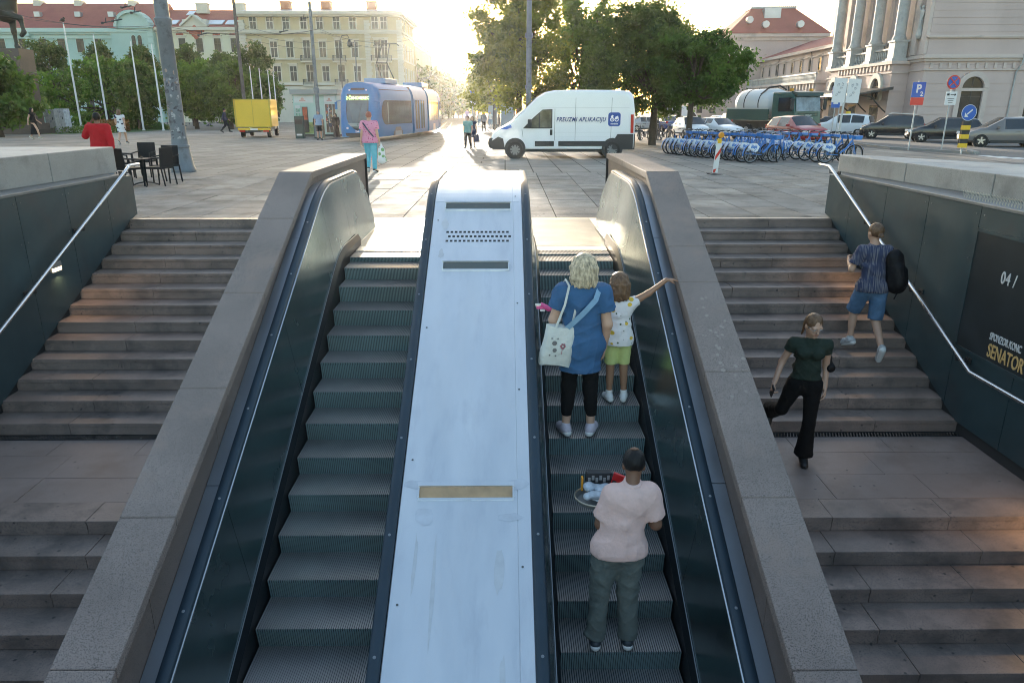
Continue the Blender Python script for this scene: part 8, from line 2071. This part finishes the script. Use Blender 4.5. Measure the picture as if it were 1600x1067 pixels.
walker('woman in dark clothes beside the man in teal', 738.5, 230, 184, 185, stand, hair=('bob', hair_br), garments=[('top', navy, dict(g=.02, hem=.55, w=.22, name='dress', sl=.3))], shoes=(beige,)); q = gnd(742, 230); dbg = thing('carrier_bag', 'dark blue carrier bag beside the walking couple', 'bag', (q.x+.1, q.y-.1, q.z+.28)); m = MB(); m.loft([[(-.17,-.08,0),(.17,-.08,0),(.17,.08,0),(-.17,.08,0)],[(-.14,-.06,.32),(.10,-.06,.42),(.10,.06,.42),(-.14,.06,.32)]]); m.build('bag_body', navy, dbg, bevel=.02); m = MB(); m.tube([(-.05,0,.36),(0,0,.55),(.05,0,.38)], .012, 5); m.build('handle', navy, dbg)
walker('person with long brown hair in dark clothes on the tram platform', 756, 205.5, 176, 175, stride, hair=('long', hair_rd), garments=[('trousers', dkt, {}), ('top', greyc, dict(sl=1.9, hem=.85))], shoes=(bsh,))
walker('person in white top and jeans waiting by the shelter', 766, 198, 176, 180, stand, hair=('short', hair_br), garments=[('trousers', jean, {}), ('top', whitec, dict(hem=.86))], shoes=(wsh,))
walker('person in a white shirt behind the couple on the platform', 749, 197, 176, 180, stand, hair=('short', hair_bk), garments=[('trousers', jean, {}), ('top', whitec, dict(hem=.86))], shoes=(wsh,))
walker('person with a straw hat coloured top at the far platform end', 741, 196, 174, 180, stand, hair=('bob', hair_bl), garments=[('trousers', beige, {}), ('top', beige, dict(hem=.86))], shoes=(bsh,))
walker('person in mauve clothes far down the platform', 730, 196, 172, 180, stand, hair=('short', hair_bk), garments=[('trousers', greyc, {}), ('top', M('mauve_cloth', (.35,.28,.42), .8), dict(hem=.86))], shoes=(bsh,))
walker('person in black striding across the square left of the yellow truck', 354, 207.5, 171.5, -80, stride, hair=('short', hair_bk), garments=[('trousers', dkt, {}), ('top', navy, dict(hem=.86, sl=1.9))], shoes=(bsh,))
walker('woman in a long sage dress near the park hedge', 323.5, 192, 169, 150, stride, hair=('bob', hair_bl), garments=[('top', greend, dict(hem=.9, w=.16, sl=.3)), ('skirt', greend, dict(hem=.35, w=.26))], shoes=(beige,), res=.03)
walker('man in a white shirt near the hedge', 341, 190, 167.5, 170, stand, hair=('short', hair_br), garments=[('trousers', greyc, dict(to=.95)), ('top', whitec, dict(hem=.86))], shoes=(wsh,), res=.03)
walker('woman in pale pink near the hedge', 359, 191, 174, 190, stand, hair=('long', hair_br), garments=[('top', pinkd, dict(hem=.55, w=.2))], shoes=(beige,), res=.03)
walker('dark clothed person at the station annex, left of two', 1108, 189, 180, 180, stand, hair=('short', hair_bk), garments=[('trousers', dkt, {}), ('top', dkt, dict(sl=1.9))], shoes=(bsh,), res=.035)
walker('dark clothed person at the station annex, right of two', 1115, 189, 180.5, 180, stand, hair=('short', hair_bk), garments=[('trousers', dkt, {}), ('top', navy, dict(sl=1.9))], shoes=(bsh,), res=.035)
walker('man in a light blue shirt loading the open car boot', 1144, 203, 190, 10, dict(chest=(0,.14,1.26), neck=(0,.24,1.40), head=(0,.33,1.5)), hair=('short', hair_bk), garments=[('trousers', dkt, {}), ('top', lblue, dict(hem=.9))], shoes=(bsh,), res=.03)

# ------------------------------------------------------------------ air
hz = MB(); hz.box(-420, 420, -50, 420, -12, 45); hz = hz.build('haze', []); hz['kind'] = 'stuff'
hm = bpy.data.materials.new('haze_air'); hm.use_nodes = True; t = hm.node_tree; t.nodes.remove(t.nodes['Principled BSDF'])
pv = t.nodes.new('ShaderNodeVolumePrincipled'); pv.inputs['Color'].default_value = (.95,.95,.95,1); pv.inputs['Density'].default_value = .0002; pv.inputs['Anisotropy'].default_value = .78
t.links.new(pv.outputs[0], t.nodes['Material Output'].inputs['Volume']); hz.data.materials.append(hm)
